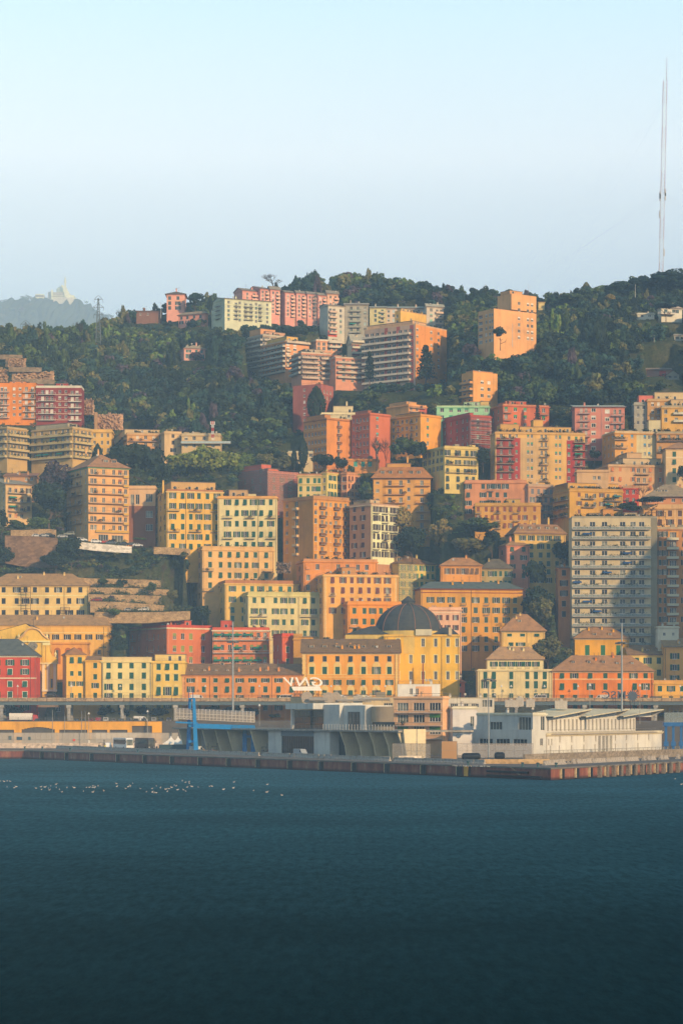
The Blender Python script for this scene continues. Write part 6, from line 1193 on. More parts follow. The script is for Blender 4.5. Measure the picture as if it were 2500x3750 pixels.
for (a, c, yl, yh) in segs:
 xa, xb = FH.x(PX('c5', a)), FH.x(PX('c5', c)); H_ = h2.H
 b.poly([(xa, -2.5, H_ + .3), (xb, -4.5, H_ + 2.6), (xb, 9, H_ + 2.8), (xa, 9, H_ + .5)], 0); b.poly([(xa, -2.5, H_), (xa, 9, H_ + .2), (xb, 9, H_ + 2.5), (xb, -4.5, H_ + 2.3)], 1)
 b.poly([(xa, -2.5, H_), (xb, -4.5, H_ + 2.3), (xb, -4.5, H_ + 2.6), (xa, -2.5, H_ + .3)], 0)
 xm = xa + (xb - xa) * .48; b.poly([(xm, -.05, H_), (xb, -.05, H_), (xb, -.05, H_ + 2.2), (xm, -.05, H_ + 1.1)], 2); b.poly([(xb, -4.5, H_ + 2.3), (xb, 9, H_ + 2.5), (xb, 9, H_), (xb, -.5, H_)], 2)
b.obj('canopy', [stucco('d9cdb9'), plain('4f4a46', .8), stucco(WT)], h2.root)
b = MB(); rail(b, .2, FH.x(PX('c5', 1240)) + 14, -2.0, -1.99, .1, 1.2, 0, .9, False); b.obj('railing', plain('8a857a', .5, .3), h2.root)
b = MB(); b.box(-.5, -2.3, -.25, FH.x(PX('c5', 1240)) + 15, .2, .0); b.obj('balcony', plain('b5a896', .8), h2.root)
merge(h2, h1)
w1 = B('white two-storey harbour office with brown window grids left of the long hall', 'c5', (175, 552, 640), 208, 510, 'c8c6cc', D=724, yaw=38, roof=('flat', .2, 'c9c0b2'), corn='e3dccf', name='harbour_office', cat='office', clut=1.2, sink=1, plant=0,
 F=[('w', [620], [275], 1.6, 4.2, 'w', '5a4a40'), ('w', [562, 612], [402], 1.1, 2.2, 'w', DK)], L=[('w', [304], [298], 5.5, 2.8, 'w', '5a4a40'), ('w', [498], [290], 5.5, 5.0, 'w', '5a4a40'), ('w', [236, 350, 466], [405], 6.0, 2.0, 'w', DK)])
w2 = B('protruding lower', 'c5', (142, 545, 560), 322, 512, 'c4c2c8', D=716, yaw=38, roof=('flat', .15), nocorn=True, name='lower', clut=0, sink=1, plant=0, L=[('w', [236, 350, 466], [405], 6.0, 2.0, 'w', DK)])
merge(w2, w1)
B('white gatehouse building with dark vehicle entrance and a round clock', 'b5', (1545, 1580, 1746), 165, 480, 'd2cdd8', D=762, yaw=14, roof=('flat', .2, 'c9c0b2'), corn='e3dccf', name='gatehouse', cat='building', clut=1.4, sink=1, plant=0, F=[('w', [1615], [262], 4.0, 3.2, 'w', '8a6a50'), ('w', [1712, 1738], [262], 1.2, 3.2, 'w', '8a6a50'), ('w', [1640], [372], 7.0, 4.6, 'r', '1c2628', dict(open=1)), ('s', [335], '8a857a', .4)])
b = MB(); b.bar((0, -.12, 0), (0, 0, 0), .72, 0, 20); b.bar((0, -.14, 0), (0, -.12, 0), .6, 1, 20)
for i in range(12): b.box(.52 * math.cos(i * PI / 6) - .03, -.16, .52 * math.sin(i * PI / 6) - .03, .52 * math.cos(i * PI / 6) + .03, -.14, .52 * math.sin(i * PI / 6) + .03, 0)
b.box(-.03, -.16, 0, .03, -.14, .45, 0); b.box(0, -.16, -.03, .3, -.14, .03, 0)
tag(b.obj('wall_clock', [plain('3a3f3c', .5), plain('d9d6cc', .5)], None, at(1677, 2695, 758)), 'round white clock above the dark vehicle entrance', 'clock')
B('long low white building with strip windows behind the gatehouse', 'b5', (1545, 1860), 108, 300, 'd0c8c4', D=800, depth=14, roof=('flat', .25, 'c2b6a4'), name='service_building', cat='building', nocorn=True, clut=1.6, sink=4, plant=0, F=[('w', [1590, 1625, 1660, 1695, 1730], [158], 2.4, 1.6, 'w', DK), ('w', [1795, 1830], [140], 1.6, 2.4, 'r', '6f7f86', dict(open=1))])
for a in ((1868, 2592, 742, 3.4, 1.1, 'cooling unit with fan left on the white hall roof', 'box'), (1902, 2590, 744, 2.2, 1.4, 'tall white cooling unit on the white hall roof', 'box'), (1940, 2592, 746, 2.6, 1.2, 'square cooling unit right of the tall white one', 'box'), (2052, 2598, 760, 3.8, 1.3, 'pale box housing on the middle of the hall roof', 'box')): duct(*a)
# ---- blue gangway with glazed tube
def gangway():
 D = 794.0; X = lambda px: (px - 1250) / FPX * D; Z = lambda py: zat(py, D)
 A5 = lambda t: PX('a5', t); B5 = lambda t: PX('b5', t); y5 = lambda t: 2500 + t / TS
 r = thing('passenger_gangway', 'bright blue steel passenger gangway with arched glazed tube and portal tower', 'gangway', (0, D, 0)); bl = plain('1180c4', .45)
 def leg(px0, px1, top, w0, w1, name, yy):
  b = MB(); x0, x1 = X(px0), X(px1); zt = Z(top); z0 = QZ
  b.v = [(x0 - w0, yy - w0, z0), (x0 + w0, yy - w0, z0), (x0 + w0, yy + w0, z0), (x0 - w0, yy + w0, z0), (x1 - w1, yy - w1, zt), (x1 + w1, yy - w1, zt), (x1 + w1, yy + w1, zt), (x1 - w1, yy + w1, zt)]
  b.f = [(0, 3, 2, 1), (4, 5, 6, 7), (0, 1, 5, 4), (1, 2, 6, 5), (2, 3, 7, 6), (3, 0, 4, 7)]; b.m = [0] * 6; b.obj(name, bl, r)
 leg(A5(1270), A5(1281), y5(103), .72, .42, 'leg', 2.2); leg(A5(1328), A5(1312), y5(103), .72, .42, 'leg', -1.4)
 b = MB(); b.box(X(A5(1277)), -1.2, Z(y5(112)), X(A5(1312)), 2.0, Z(y5(104))); b.box(X(A5(1275)), -1, Z(y5(300)), X(A5(1320)), 2, Z(y5(280))); b.box(X(A5(1275)), -1, Z(y5(405)), X(A5(1320)), 2, Z(y5(388))); b.obj('crossbeam', bl, r)
 for px in (A5(1275), A5(1304)): b = MB(); b.bar((X(px), .2, Z(y5(105))), (X(px), .2, Z(y5(40))), .14, 0, 6); b.obj('guide_post', plain('3a4a78', .5), r)
 def beam(p0, p1, t0, t1, h, name, m):
  b = MB(); x0, x1 = X(p0), X(p1); b.v = [(x0, -1.6, Z(t0) - h), (x0, 1.6, Z(t0) - h), (x0, 1.6, Z(t0)), (x0, -1.6, Z(t0)), (x1, -1.6, Z(t1) - h), (x1, 1.6, Z(t1) - h), (x1, 1.6, Z(t1)), (x1, -1.6, Z(t1))]
  b.f = [(0, 1, 2, 3), (7, 6, 5, 4), (0, 4, 5, 1), (1, 5, 6, 2), (2, 6, 7, 3), (3, 7, 4, 0)]; b.m = [0] * 6; b.obj(name, m, r)
 beam(A5(1190), A5(1335), y5(262), y5(268), .5, 'cantilever_beam', bl); beam(A5(1330), B5(246), y5(276), y5(289), 1.5, 'main_beam', bl)
 for px in (B5(178), B5(234)):
  leg(px, px, y5(300), .7, .7, 'leg', 0.0)
 b = MB(); b.box(X(B5(178)), -.6, Z(y5(372)), X(B5(234)), .6, Z(y5(355))); b.obj('crossbeam', bl, r)
 p0, p1 = A5(1192), B5(243); ya, yb_ = y5(252), y5(276); x0, x1 = X(p0), X(p1); n = 21; R = 1.55; hgt = 3.6
 fr = MB(); gl = MB()
 def sec(i):
  t = i / n; x = x0 + (x1 - x0) * t; zb = Z(ya + (yb_ - ya) * t) + .3
  return x, zb
 arc = [(R * math.cos(PI * k / 8), R * math.sin(PI * k / 8) * 1.05) for k in range(9)]
 for i in range(n + 1):
  x, zb = sec(i); pts = [(x, -R, zb)] + [(x, -a, zb + 2.0 + c) for a, c in arc] + [(x, R, zb)]
  for a, c in zip(pts, pts[1:]): fr.bar(a, c, .07, 0, 4)
  if i < n:
   x2, zb2 = sec(i + 1)
   for (a, c), (a2, c2) in zip(arc, arc[1:]): gl.poly([(x, -a, zb + 2 + c), (x2, -a, zb2 + 2 + c), (x2, -a2, zb2 + 2 + c2), (x, -a2, zb + 2 + c2)])
   for sgn in (-1, 1):
    gl.poly([(x, sgn * R, zb), (x2, sgn * R, zb2), (x2, sgn * R, zb2 + 2), (x, sgn * R, zb + 2)])
    for hh in (.1, .95, 2.0): fr.bar((x, sgn * R, zb + hh), (x2, sgn * R, zb2 + hh), .06, 0, 4)
    if i < 4: fr.bar((x, sgn * R, zb), (x2, sgn * R, zb2 + .95), .05, 0, 4)
 fr.obj('tube_frame', plain('d3cabb', .5), r)
 gm, nt, bs = nodes('tube_glazing'); bs.inputs['Base Color'].default_value = (.36, .32, .27, 1); bs.inputs['Roughness'].default_value = .12; bs.inputs['Alpha'].default_value = .55
 gl.obj('tube_glazing', gm, r)
gangway()
b = MB(); X = lambda px: (px - 1250) / FPX * 700
def gate2():
 D = 742; r = thing('blue_gangway_portal', 'blue steel portal of a second gangway at the right edge', 'gangway', at(2432, 2752, D)); bl = plain('1a5f9a', .5)
 for x in (0.4, 2.6, 5.0):
  b = MB(); b.box(x - .35, 0, 0, x + .35, .8, 7.6); b.box(x - .7, -.3, 1.6, x + .7, 1.0, 3.0); b.obj('leg', bl, r)
 b = MB(); b.box(-.3, -.6, 7.6, 12, 2.4, 8.8); b.obj('beam', bl, r)
 b = MB()
 for i in range(9): b.bar((i * 1.3, -.5, 8.8), (i * 1.3, -.5, 13), .06)
 b.box(-.2, -.55, 8.8, 12, -.5, 11.8, 1); b.obj('glazed_tube', [plain('9a9a94', .5, .4), meshmat('8f9c9c', .45)], r)
gate2()
# ---- signs seen from behind
def letters(body, size, r, loc, mat, shear=0.0, ext=.12):
 cu = bpy.data.curves.new('letters', 'FONT'); cu.body = body; cu.size = size; cu.extrude = ext; cu.shear = shear; cu.align_x = 'CENTER'; cu.space_character = 1.1; cu.offset = .035 * size / 3
 o = bpy.data.objects.new('letters', cu); C.objects.link(o); o.parent = r; o.location = loc; o.rotation_euler = (PI / 2, 0, PI); cu.materials.append(mat)
 dg = bpy.context.evaluated_depsgraph_get(); me = bpy.data.meshes.new_from_object(o.evaluated_get(dg)); me.name = 'letters'; bpy.data.objects.remove(o); o = link(me, 'letters', r, loc); o.rotation_euler = (PI / 2, 0, PI); return o
def sign_gnv():
 D = 799; X = lambda px: (px - 1124) / FPX * D; P = at(1124, 2551, D); r = thing('ferry_line_sign', 'white slanted three-letter roof sign seen from behind on a steel lattice above the terminal', 'sign', P); Z = lambda py: zat(py, D) - P.z
 wm = plain('f2ece0', .5); o = letters('GNV', 5.6, r, (X(1118), 0, Z(2512)), wm, .28); o.scale = (1.0, .72, 1)
 b = MB(); b.prism([(X(1067), Z(2515)), (X(1170), Z(2513)), (X(1178), Z(2529)), (X(1074), Z(2529))], -.1, .1); b.obj('lower_panel', wm, r)
 b = MB()
 xs_ = [X(p) for p in (1078, 1100, 1123, 1144, 1166)]
 for x in xs_: b.bar((x, .4, 0), (x, .4, Z(2489)), .13); b.bar((x, 2.6, 0), (x, .5, Z(2512)), .07)
 for a, c in zip(xs_, xs_[1:]): b.bar((a, .4, 0), (c, .4, Z(2512)), .06); b.bar((c, .4, 0), (a, .4, Z(2512)), .06); b.bar((a, .4, Z(2512)), (c, .4, Z(2492)), .06)
 for z in (Z(2541), Z(2512), Z(2494)): b.bar((xs_[0], .4, z), (xs_[-1], .4, z), .09)
 b.obj('lattice_frame', plain('6a5a4c', .6, .3), r)
sign_gnv()
def sign_msc():
 D = 790; P = at(2262, 2598, D); r = thing('shipping_line_sign', 'dark three-letter roof sign with star emblem seen from behind on a steel frame', 'sign', P); X = lambda px: (px - 2262) / FPX * D; Z = lambda py: zat(py, D) - P.z
 m = plain('4a5560', .6); o = letters('MSC', 3.4, r, (X(2246), 0, Z(2558)), m); o.scale = (1.15, 1, 1)
 b = MB(); pts = []
 for i in range(32): rr = (2.0, 1.35)[i % 2] * (1.25 if i % 8 == 0 else 1); pts.append((X(2314) + rr * math.sin(i * PI / 16), Z(2548) + rr * math.cos(i * PI / 16)))
 b.prism(pts, -.08, .08); b.obj('star_emblem', m, r)
 b = MB()
 for px in (2217, 2252, 2285, 2307, 2322): b.bar((X(px), .3, 0), (X(px), .3, Z(2533)), .07)
 for px in (2230, 2262, 2290, 2330): b.bar((X(px + 6), .4, Z(2534)), (X(px + 22), 2.5, 0), .05)
 for py in (2534, 2558, 2568, 2590): b.bar((X(2212), .3, Z(py)), (X(2290), .3, Z(py)), .06)
 for py in (2540, 2565): b.bar((X(2305), .3, Z(py)), (X(2325), .3, Z(py)), .06)
 b.obj('lattice_frame', plain('4a3f3a', .6, .3), r)
sign_msc()
# ---- masts and lamps
def mast(px, ytop, ybase, D, r0, label, heads=True, hx='8f9698', cat='lamp mast', name='lamp_mast'):
 P = at(px, ybase, D); h = (ybase - ytop) / FPX * D; r = thing(name, label, cat, P); b = MB(); b.bar((0, 0, -1), (0, 0, h), r0, 0, 10, r0 * .55); b.obj('pole', plain(hx, .45, .4), r)
 if heads:
  zc = h * heads; b = MB(); b.lathe([(1.2, 0), (1.3, .1), (1.3, .3), (1.2, .35)], 14, (0, 0, zc)); b.bar((-1.9, 0, zc + .2), (1.9, 0, zc + .2), .08); b.bar((0, -1.9, zc + .2), (0, 1.9, zc + .2), .08); b.obj('head_ring', plain('6f7678', .5, .4), r)
  for i in range(6):
   a = i * PI / 3; b = MB(); b.box(-.35, -.3, -.35, .35, .3, .15); b.obj('floodlight', plain('55595a', .5), r, (1.75 * math.cos(a), 1.75 * math.sin(a), zc - .1), a)
mast(853, 2278, 2620, 868, .42, 'tall grey floodlight mast in front of the salmon-orange house', .79); mast(2275, 2283, 2592, 756, .34, 'tall grey floodlight mast in front of the orange house on the right', .77)
mast(1788, 2481, 2786, 680, .22, 'slim grey lamp mast standing before the white harbour office', .97); mast(1616, 2336, 2520, 972, .3, 'brown floodlight mast against the bright yellow hall', .97, '5a4632'); mast(1548, 2425, 2512, 950, .42, 'rust-brown steel chimney pipe with antenna arms', False, '8a4a2a', 'chimney', 'steel_chimney')
def lamp(px, ytop, ybase, D, label, group):
 P = at(px, ybase, D); h = (ybase - ytop) / FPX * D; r = thing('street_lamp', label, 'street lamp', P, 0, group); b = MB(); b.bar((0, 0, -1), (0, 0, h), .1, 0, 6, .06); b.obj('pole', plain('a5a298', .5, .3), r)
 b = MB(); b.lathe([(.12, .5), (.3, .0), (.55, -.25), (.1, -.3)], 10, (0, 0, h - .3)); b.obj('lamp_head', plain('d9d4c8', .5), r)
for px, yt, yb, D in ((326, 2610, 2700, 895), (541, 2602, 2690, 895), (950, 2580, 2650, 850), (2158, 2505, 2598, 770), (2341, 2507, 2640, 780), (1810, 2480 + 62, 2580, 926)): lamp(px, yt, yb, D, 'pale port lamp post with bell-shaped head', 'port lamps')
for px in (66, 262, 441, 752, 950, 1212, 1330, 1510 - 100, 1835, 1870, 1992, 2115, 2366, 2488): lamp(px, 2510, 2556, 934, 'thin street lamp standing along the viaduct', 'viaduct lamps')
for px, yt, yb in ((300, 2605, 2740), (313, 2605, 2740), (193, 2600, 2720), (238, 2620, 2720)): mast(px, yt, yb, 903, .16, 'plain grey pole behind the port fence at ' + {300: 'left of a close pair', 313: 'right of a close pair', 193: 'the arched garage door', 238: 'the garage pillar'}[px], False, '8a8a84', 'pole', 'metal_pole')
# ---- mesh fences and clutter before the white hall
def fence_run(pa, Da, pb, Db, z0, z1, label, hx='b8ab9a', a=.4, step=2.5):
 A, B_ = onq(pa, Da), onq(pb, Db); d = B_ - A; L_ = d.length; r = thing('mesh_fence', label, 'fence', A, math.atan2(d.y, d.x)); b = MB(); b.box(0, -.02, z0, L_, .02, z1); b.obj('mesh_panel', meshmat(hx, a), r)
 b = MB(); n = max(1, int(L_ / step))
 for i in range(n + 1): b.bar((L_ * i / n, 0, 0), (L_ * i / n, 0, z1), .06)
 for z in (z0, z1, (z0 + z1) / 2): b.bar((0, 0, z), (L_, 0, z), .045)
 b.obj('frame', plain('8f887c', .5, .4), r)
fence_run(1437, 690, 1573, 684, .5, 4.6, 'pale mesh fence in front of the terminal end wall'); fence_run(1616, 690, 1672, 690, .2, 5.2, 'orange-brown plywood and mesh gate fence before the pink block', 'b58a58', .8); fence_run(1674, 700, 1950, 704, .4, 4.4, 'long mesh fence in front of the white harbour office', 'b3aaa0', .3); fence_run(1990, 668, 2500, 752, .3, 2.9, 'low railing fence along the right quay in front of the hall', '8a8a80', .12, 3.0)
b = MB(); b.box(-3.1, -.4, 0, 3.1, .4, 1.4); tag(b.obj('concrete_block', stone('d9c8b0', 'ecdcc4', .4, .1), None, onq(1500, 676)), 'sunlit white concrete plinth under the mesh fence by the fins', 'plinth')
def tank(px, D, L_, R, label):
 b = MB(); n = 14; pr = [(0.01, -L_ / 2), (R * .7, -L_ / 2 + .15), (R, -L_ / 2 + .6), (R, L_ / 2 - .6), (R * .7, L_ / 2 - .15), (.01, L_ / 2)]; b.lathe(pr, n); b.v = [(v[2], v[0], v[1] + R + .25) for v in b.v]; r = thing('storage_tank', label, 'tank', onq(px, D)); b.obj('tank_body', plain('16191c', .45), r)
 for x in (-L_ / 3, L_ / 3): b = MB(); b.box(x - .2, -R * .8, 0, x + .2, R * .8, .6); b.obj('cradle', plain('5a5850', .8), r)
tank(1724, 668, 5.2, 1.05, 'black horizontal storage tank before the white harbour office'); tank(1828, 676, 3.0, 1.1, 'shorter black tank right of the lamp mast')
B('small dark shed under the terminal fins with stacked pallets', 'b5', (1090, 1152), 500, 522, '8a8478', D=700, depth=2, roof=('flat', .05), nocorn=True, name='tool_shed', cat='shed', clut=0, plant=0, sink=0)
b = MB(); b.box(-5.5, -1, 0, 5.5, 1, 2.2); b.box(-5.5, -1.1, 2.2, 5.5, 1.1, 2.35)
for i in range(12): b.box(-5.4 + i * .92, -1.06, .1, -5.3 + i * .92, -1.0, 2.2)
tag(b.obj('shipping_container', plain('2f4a52', .6), None, onq(644, 826)), 'dark teal open-topped container beside the blue tower', 'container')
def tent(px, D, s, label):
 r = thing('market_tent', label, 'tent', onq(px, D)); b = MB(); a = s / 2
 k = 8; pr = [(a * (1 - i / k) ** 1.7 + .05, 2.4 + 2.6 * i / k) for i in range(k + 1)]
 for (w0, z0), (w1, z1) in zip(pr, pr[1:]):
  c0 = [(-w0, -w0, z0), (w0, -w0, z0), (w0, w0, z0), (-w0, w0, z0)]; c1 = [(-w1, -w1, z1), (w1, -w1, z1), (w1, w1, z1), (-w1, w1, z1)]
  for i in range(4): b.poly([c0[i], c0[(i + 1) % 4], c1[(i + 1) % 4], c1[i]])
 b.box(-a, -a, 2.0, a, -a + .03, 2.4); b.obj('canopy', plain('e6e0d4', .7), r)
 for x in (-a, a):
  for y in (-a, a): b = MB(); b.bar((x * .98, y * .98, 0), (x * .98, y * .98, 2.4), .05); b.obj('leg', plain('b9b5ac', .4, .5), r)
tent(627, 858, 5, 'white peaked tent on the left near the blue tower'); tent(653, 852, 5, 'white peaked tent in the middle near the blue tower'); tent(672, 846, 4.5, 'white peaked tent partly behind the blue tower')
# ------------------------------------------------------------------ dome, church, sanctuary, masts, terraces
def dome():
 D = 968.0; cx = (PX('b4', 1280) - 1250) / FPX * D; zb = zat(PY('b4', 300), D); R = (452 / 2 / TS) / FPX * D; h = zat(PY('b4', 112), D) - zb
 r = link(None, 'dome', None, (cx, D, zb)); slate = rooftile('484b50')
 n = 12; prof = [(R * math.cos(t), h * math.sin(t)) for t in [PI / 2 * i / n for i in range(n)]] + [(R * .17, h * .985)]
 b = MB(); b.lathe(prof, 40); b.obj('shell', slate, r); b = MB(); b.lathe([(R, -9), (R, 0)], 40); b.obj('drum', stucco('d9b968'), r)
 for k in range(12):
  a = 2 * PI * (k + .35) / 12; b = MB()
  for (r0, z0), (r1, z1) in zip(prof, prof[1:]): b.bar((r0 * math.cos(a), r0 * math.sin(a), z0 + .05), (r1 * math.cos(a), r1 * math.sin(a), z1 + .05), .13, 0, 4)
  b.obj('rib', plain('9a6a4e', .7), r)
 b = MB(); b.lathe([(R * .2, h * .97), (R * .2, h * 1.06), (R * .23, h * 1.07), (R * .02, h * 1.27)], 8); b.obj('lantern', slate, r)
 fr = MB(); x0 = (PX('b4', 850) - 1250) / FPX * (D - 9) - cx; x1 = (PX('b4', 1182) - 1250) / FPX * (D - 9) - cx; zt = zat(PY('b4', 266), D) - zb; z0 = zat(PY('b4', 325), D) - zb
 fr.poly([(x0, -11, z0), (x1, -11, z0), (x1 - 3, -4, zt), (x1 - 9, -4, zt)]); fr.poly([(x0, -11, z0), (x1 - 9, -4, zt), (x1 - 9, 9, zt), (x0, 9, z0)]); fr.poly([(x1, -11, z0), (x1, 9, z0), (x1 - 3, 9, zt), (x1 - 3, -4, zt)]); fr.poly([(x1 - 9, -4, zt), (x1 - 3, -4, zt), (x1 - 3, 9, zt), (x1 - 9, 9, zt)])
 fr.box(x0 + .3, -10.6, z0 - 9, x1 - .3, 9, z0 - .02, 1)
 fr.obj('side_roof', [slate, stucco('d9b968')], r)
 fr = MB(); xr = (PX('b4', 1510) - 1250) / FPX * (D - 8) - cx; xe = (PX('b4', 1620) - 1250) / FPX * (D - 8) - cx
 fr.poly([(xr - 4, -10, z0), (xe, -10, z0), (xe - 3, -3, zt - .5), (xr - 4, -3, zt - .5)]); fr.poly([(xe, -10, z0), (xe, 9, z0), (xe - 3, 9, zt - .5), (xe - 3, -3, zt - .5)]); fr.obj('side_roof', slate, r)
 for a_, c_, t_, hx in ((1330, 1440, 285, 'd9d0bb'), (1553, 1575, 272, 'c9b49a')):
  fr = MB(); fr.box((PX('b4', a_) - 1250) / FPX * (D - 14) - cx, -14, z0 - .5, (PX('b4', c_) - 1250) / FPX * (D - 14) - cx, -11.5, zat(PY('b4', t_), D - 14) - zb); fr.obj('roof_shed', stucco(hx), r)
 k = Bld(); k.root = r; k.th = 0.0; merge(k, BL['bright yellow hall under the dark ribbed dome with tall white-framed windows'])
merge(BL['attic'], BL['pale cream house with recessed planted attic floor under a brown hipped roof']); merge(BL['upper storeys'], BL['sunlit orange tower block on the wooded shoulder of the ridge']); merge(BL['roof rooms'], BL['pink apartment block with three rows of balconies standing on the quay'])
dome()
def church():
 D = 950.0; O = at(PX('a4', 225), PY('a4', 770), D); r = thing('church', 'yellow baroque church with curved gable, quatrefoil window and pale pilasters', 'church', O); X = lambda t: (PX('a4', t) - 1250) / FPX * D - O.x; Z = lambda t: zat(PY('a4', t), D) - O.z
 ye = stucco('f4bd55'); pale = stucco('f4d9a4')
 pts = [(X(118), Z(770)), (X(385), Z(770)), (X(385), Z(480)), (X(352), Z(462)), (X(335), Z(430)), (X(335), Z(372))]
 cur = [(328, 352), (312, 340), (290, 322), (272, 298), (250, 284), (222, 278), (196, 284), (176, 300), (160, 324), (142, 340), (120, 352)]
 pts += [(X(a), Z(c)) for a, c in cur] + [(X(118), Z(372))]
 b = MB(); b.prism(pts, 0, 2.0); b.obj('facade', ye, r)
 b = MB()
 for (a, c), (a2, c2) in zip(cur, cur[1:]): b.bar((X(a), -.25, Z(c)), (X(a2), -.25, Z(c2)), .42, 0, 4)
 b.obj('gable_moulding', stucco('e0b27a'), r)
 for a, c, t0, t1 in ((118, 340, 372, 362), (290, 342, 392, 376), (120, 170, 392, 376), (250, 388, 520, 510)):
  b = MB(); b.box(X(a), -.7, Z(t0), X(c), -.01, Z(t1)); b.obj('cornice', pale, r)
 for a in (296, 322):
  b = MB(); b.box(X(a - 9), -.35, Z(505), X(a + 9), -.01, Z(402)); b.box(X(a - 12), -.5, Z(402), X(a + 12), -.01, Z(388)); b.obj('pilaster', ye, r)
 for a in (296, 328, 372):
  b = MB(); b.box(X(a - 9), -.4, Z(692), X(a + 9), -.01, Z(520)); b.obj('pilaster', stucco('e6d9c3'), r)
 b = MB(); b.box(X(286), -.6, Z(705), X(388), -.02, Z(692)); b.obj('plinth', stucco('e6ded0'), r)
 b = MB(); cx, cz, q = X(223), Z(397), .95
 for dx, dz in ((0, q), (0, -q), (q, 0), (-q, 0)):
  b.bar((cx + dx, -.12, cz + dz), (cx + dx, -.01, cz + dz), 1.0, 0, 16)
 b.obj('quatrefoil_window', glass(), r)
 b = MB()
 for k in range(-3, 4): b.box(cx + k * .5 - .04, -.2, cz - 1.6, cx + k * .5 + .04, -.13, cz + 1.6); b.box(cx - 1.6, -.2, cz + k * .5 - .04, cx + 1.6, -.13, cz + k * .5 + .04)
 b.obj('window_grille', plain('d9cfbb', .6), r)
 b = MB(); rr = X(288) - X(252); b.prism([(X(240), Z(770)), (X(288), Z(770)), (X(288), Z(590))] + [(X(262) + 1.3 * math.cos(PI * i / 8), Z(585) + 1.6 * math.sin(PI * i / 8)) for i in range(9)] + [(X(240), Z(590))], -.06, -.01); b.obj('doorway', plain('5a4636', .9), r)
 b = MB(); b.box(X(345), -.05, Z(680), X(358), -.01, Z(620)); b.obj('side_window', glass(), r)
 for a, c in ((128, 350), (375, 470), (318, 352)):
  b = MB(); b.lathe([(.35, 0), (.3, .5), (.55, .9), (.4, 1.4), (.12, 1.9), (.05, 2.6)], 8, (X(a), .6, Z(c))); b.obj('finial', pale, r)
 b = MB(); b.bar((X(226), .5, Z(284)), (X(226), .5, Z(205)), .08); b.bar((X(212), .5, Z(220)), (X(240), .5, Z(220)), .08); b.obj('cross', plain('5a4a3a', .6), r)
 b = MB(); xa, xc, xr = X(-30), X(212), X(172)
 b.poly([(xa - 18, 2.0, Z(385)), (xr, 2.0, Z(244)), (xr, 26, Z(244)), (xa - 18, 26, Z(385))]); b.poly([(xc + 1, 26, Z(272)), (xr, 26, Z(244)), (xr, 2, Z(244)), (xc + 1, 2, Z(272))])
 b.poly([(xa - 18, 2.05, Z(770)), (xc, 2.05, Z(770)), (xc, 2.05, Z(275)), (xr, 2.05, Z(247)), (xa - 18, 2.05, Z(387))], 1); b.poly([(xc, 2.05, Z(770)), (xc, 26, Z(770)), (xc, 26, Z(275)), (xc, 2.05, Z(275))], 1)
 b.obj('nave_roof', [rooftile('6f6258'), ye], r)
 D2 = 968.0; O2 = at(PX('a4', 350), PY('a4', 640), D2); r2 = thing('loggia', 'orange arcaded loggia with roof terrace between the church and the convent', 'building', O2); X2 = lambda t: (PX('a4', t) - 1250) / FPX * D2 - O2.x; Z2 = lambda t: zat(PY('a4', t), D2) - O2.z
 b = MB(); b.box(0, 0, -2, X2(592), 9, Z2(384)); b.box(-.4, -.5, Z2(384), X2(600), 9.2, Z2(372)); b.obj('wall', stucco('eda043'), r2)
 for c in (390, 461, 538):
  b = MB(); w2 = 1.25; b.prism([(X2(c) - w2, Z2(520)), (X2(c) + w2, Z2(520)), (X2(c) + w2, Z2(430))] + [(X2(c) + w2 * math.cos(PI * i / 8), Z2(430) + w2 * math.sin(PI * i / 8)) for i in range(9)], -.06, -.01); b.obj('arch', stucco('b0652e'), r2)
  b = MB(); b.box(X2(c) - .6, -.1, Z2(520), X2(c) + .4, -.07, Z2(425)); b.obj('door', plain('5f5346', .8), r2)
 b = MB(); rail(b, 0, X2(592), .2, 6, Z2(372), Z2(372) + 1.1, 0, 1.0); b.obj('railing', plain('7a6a55', .5, .4), r2)
church()
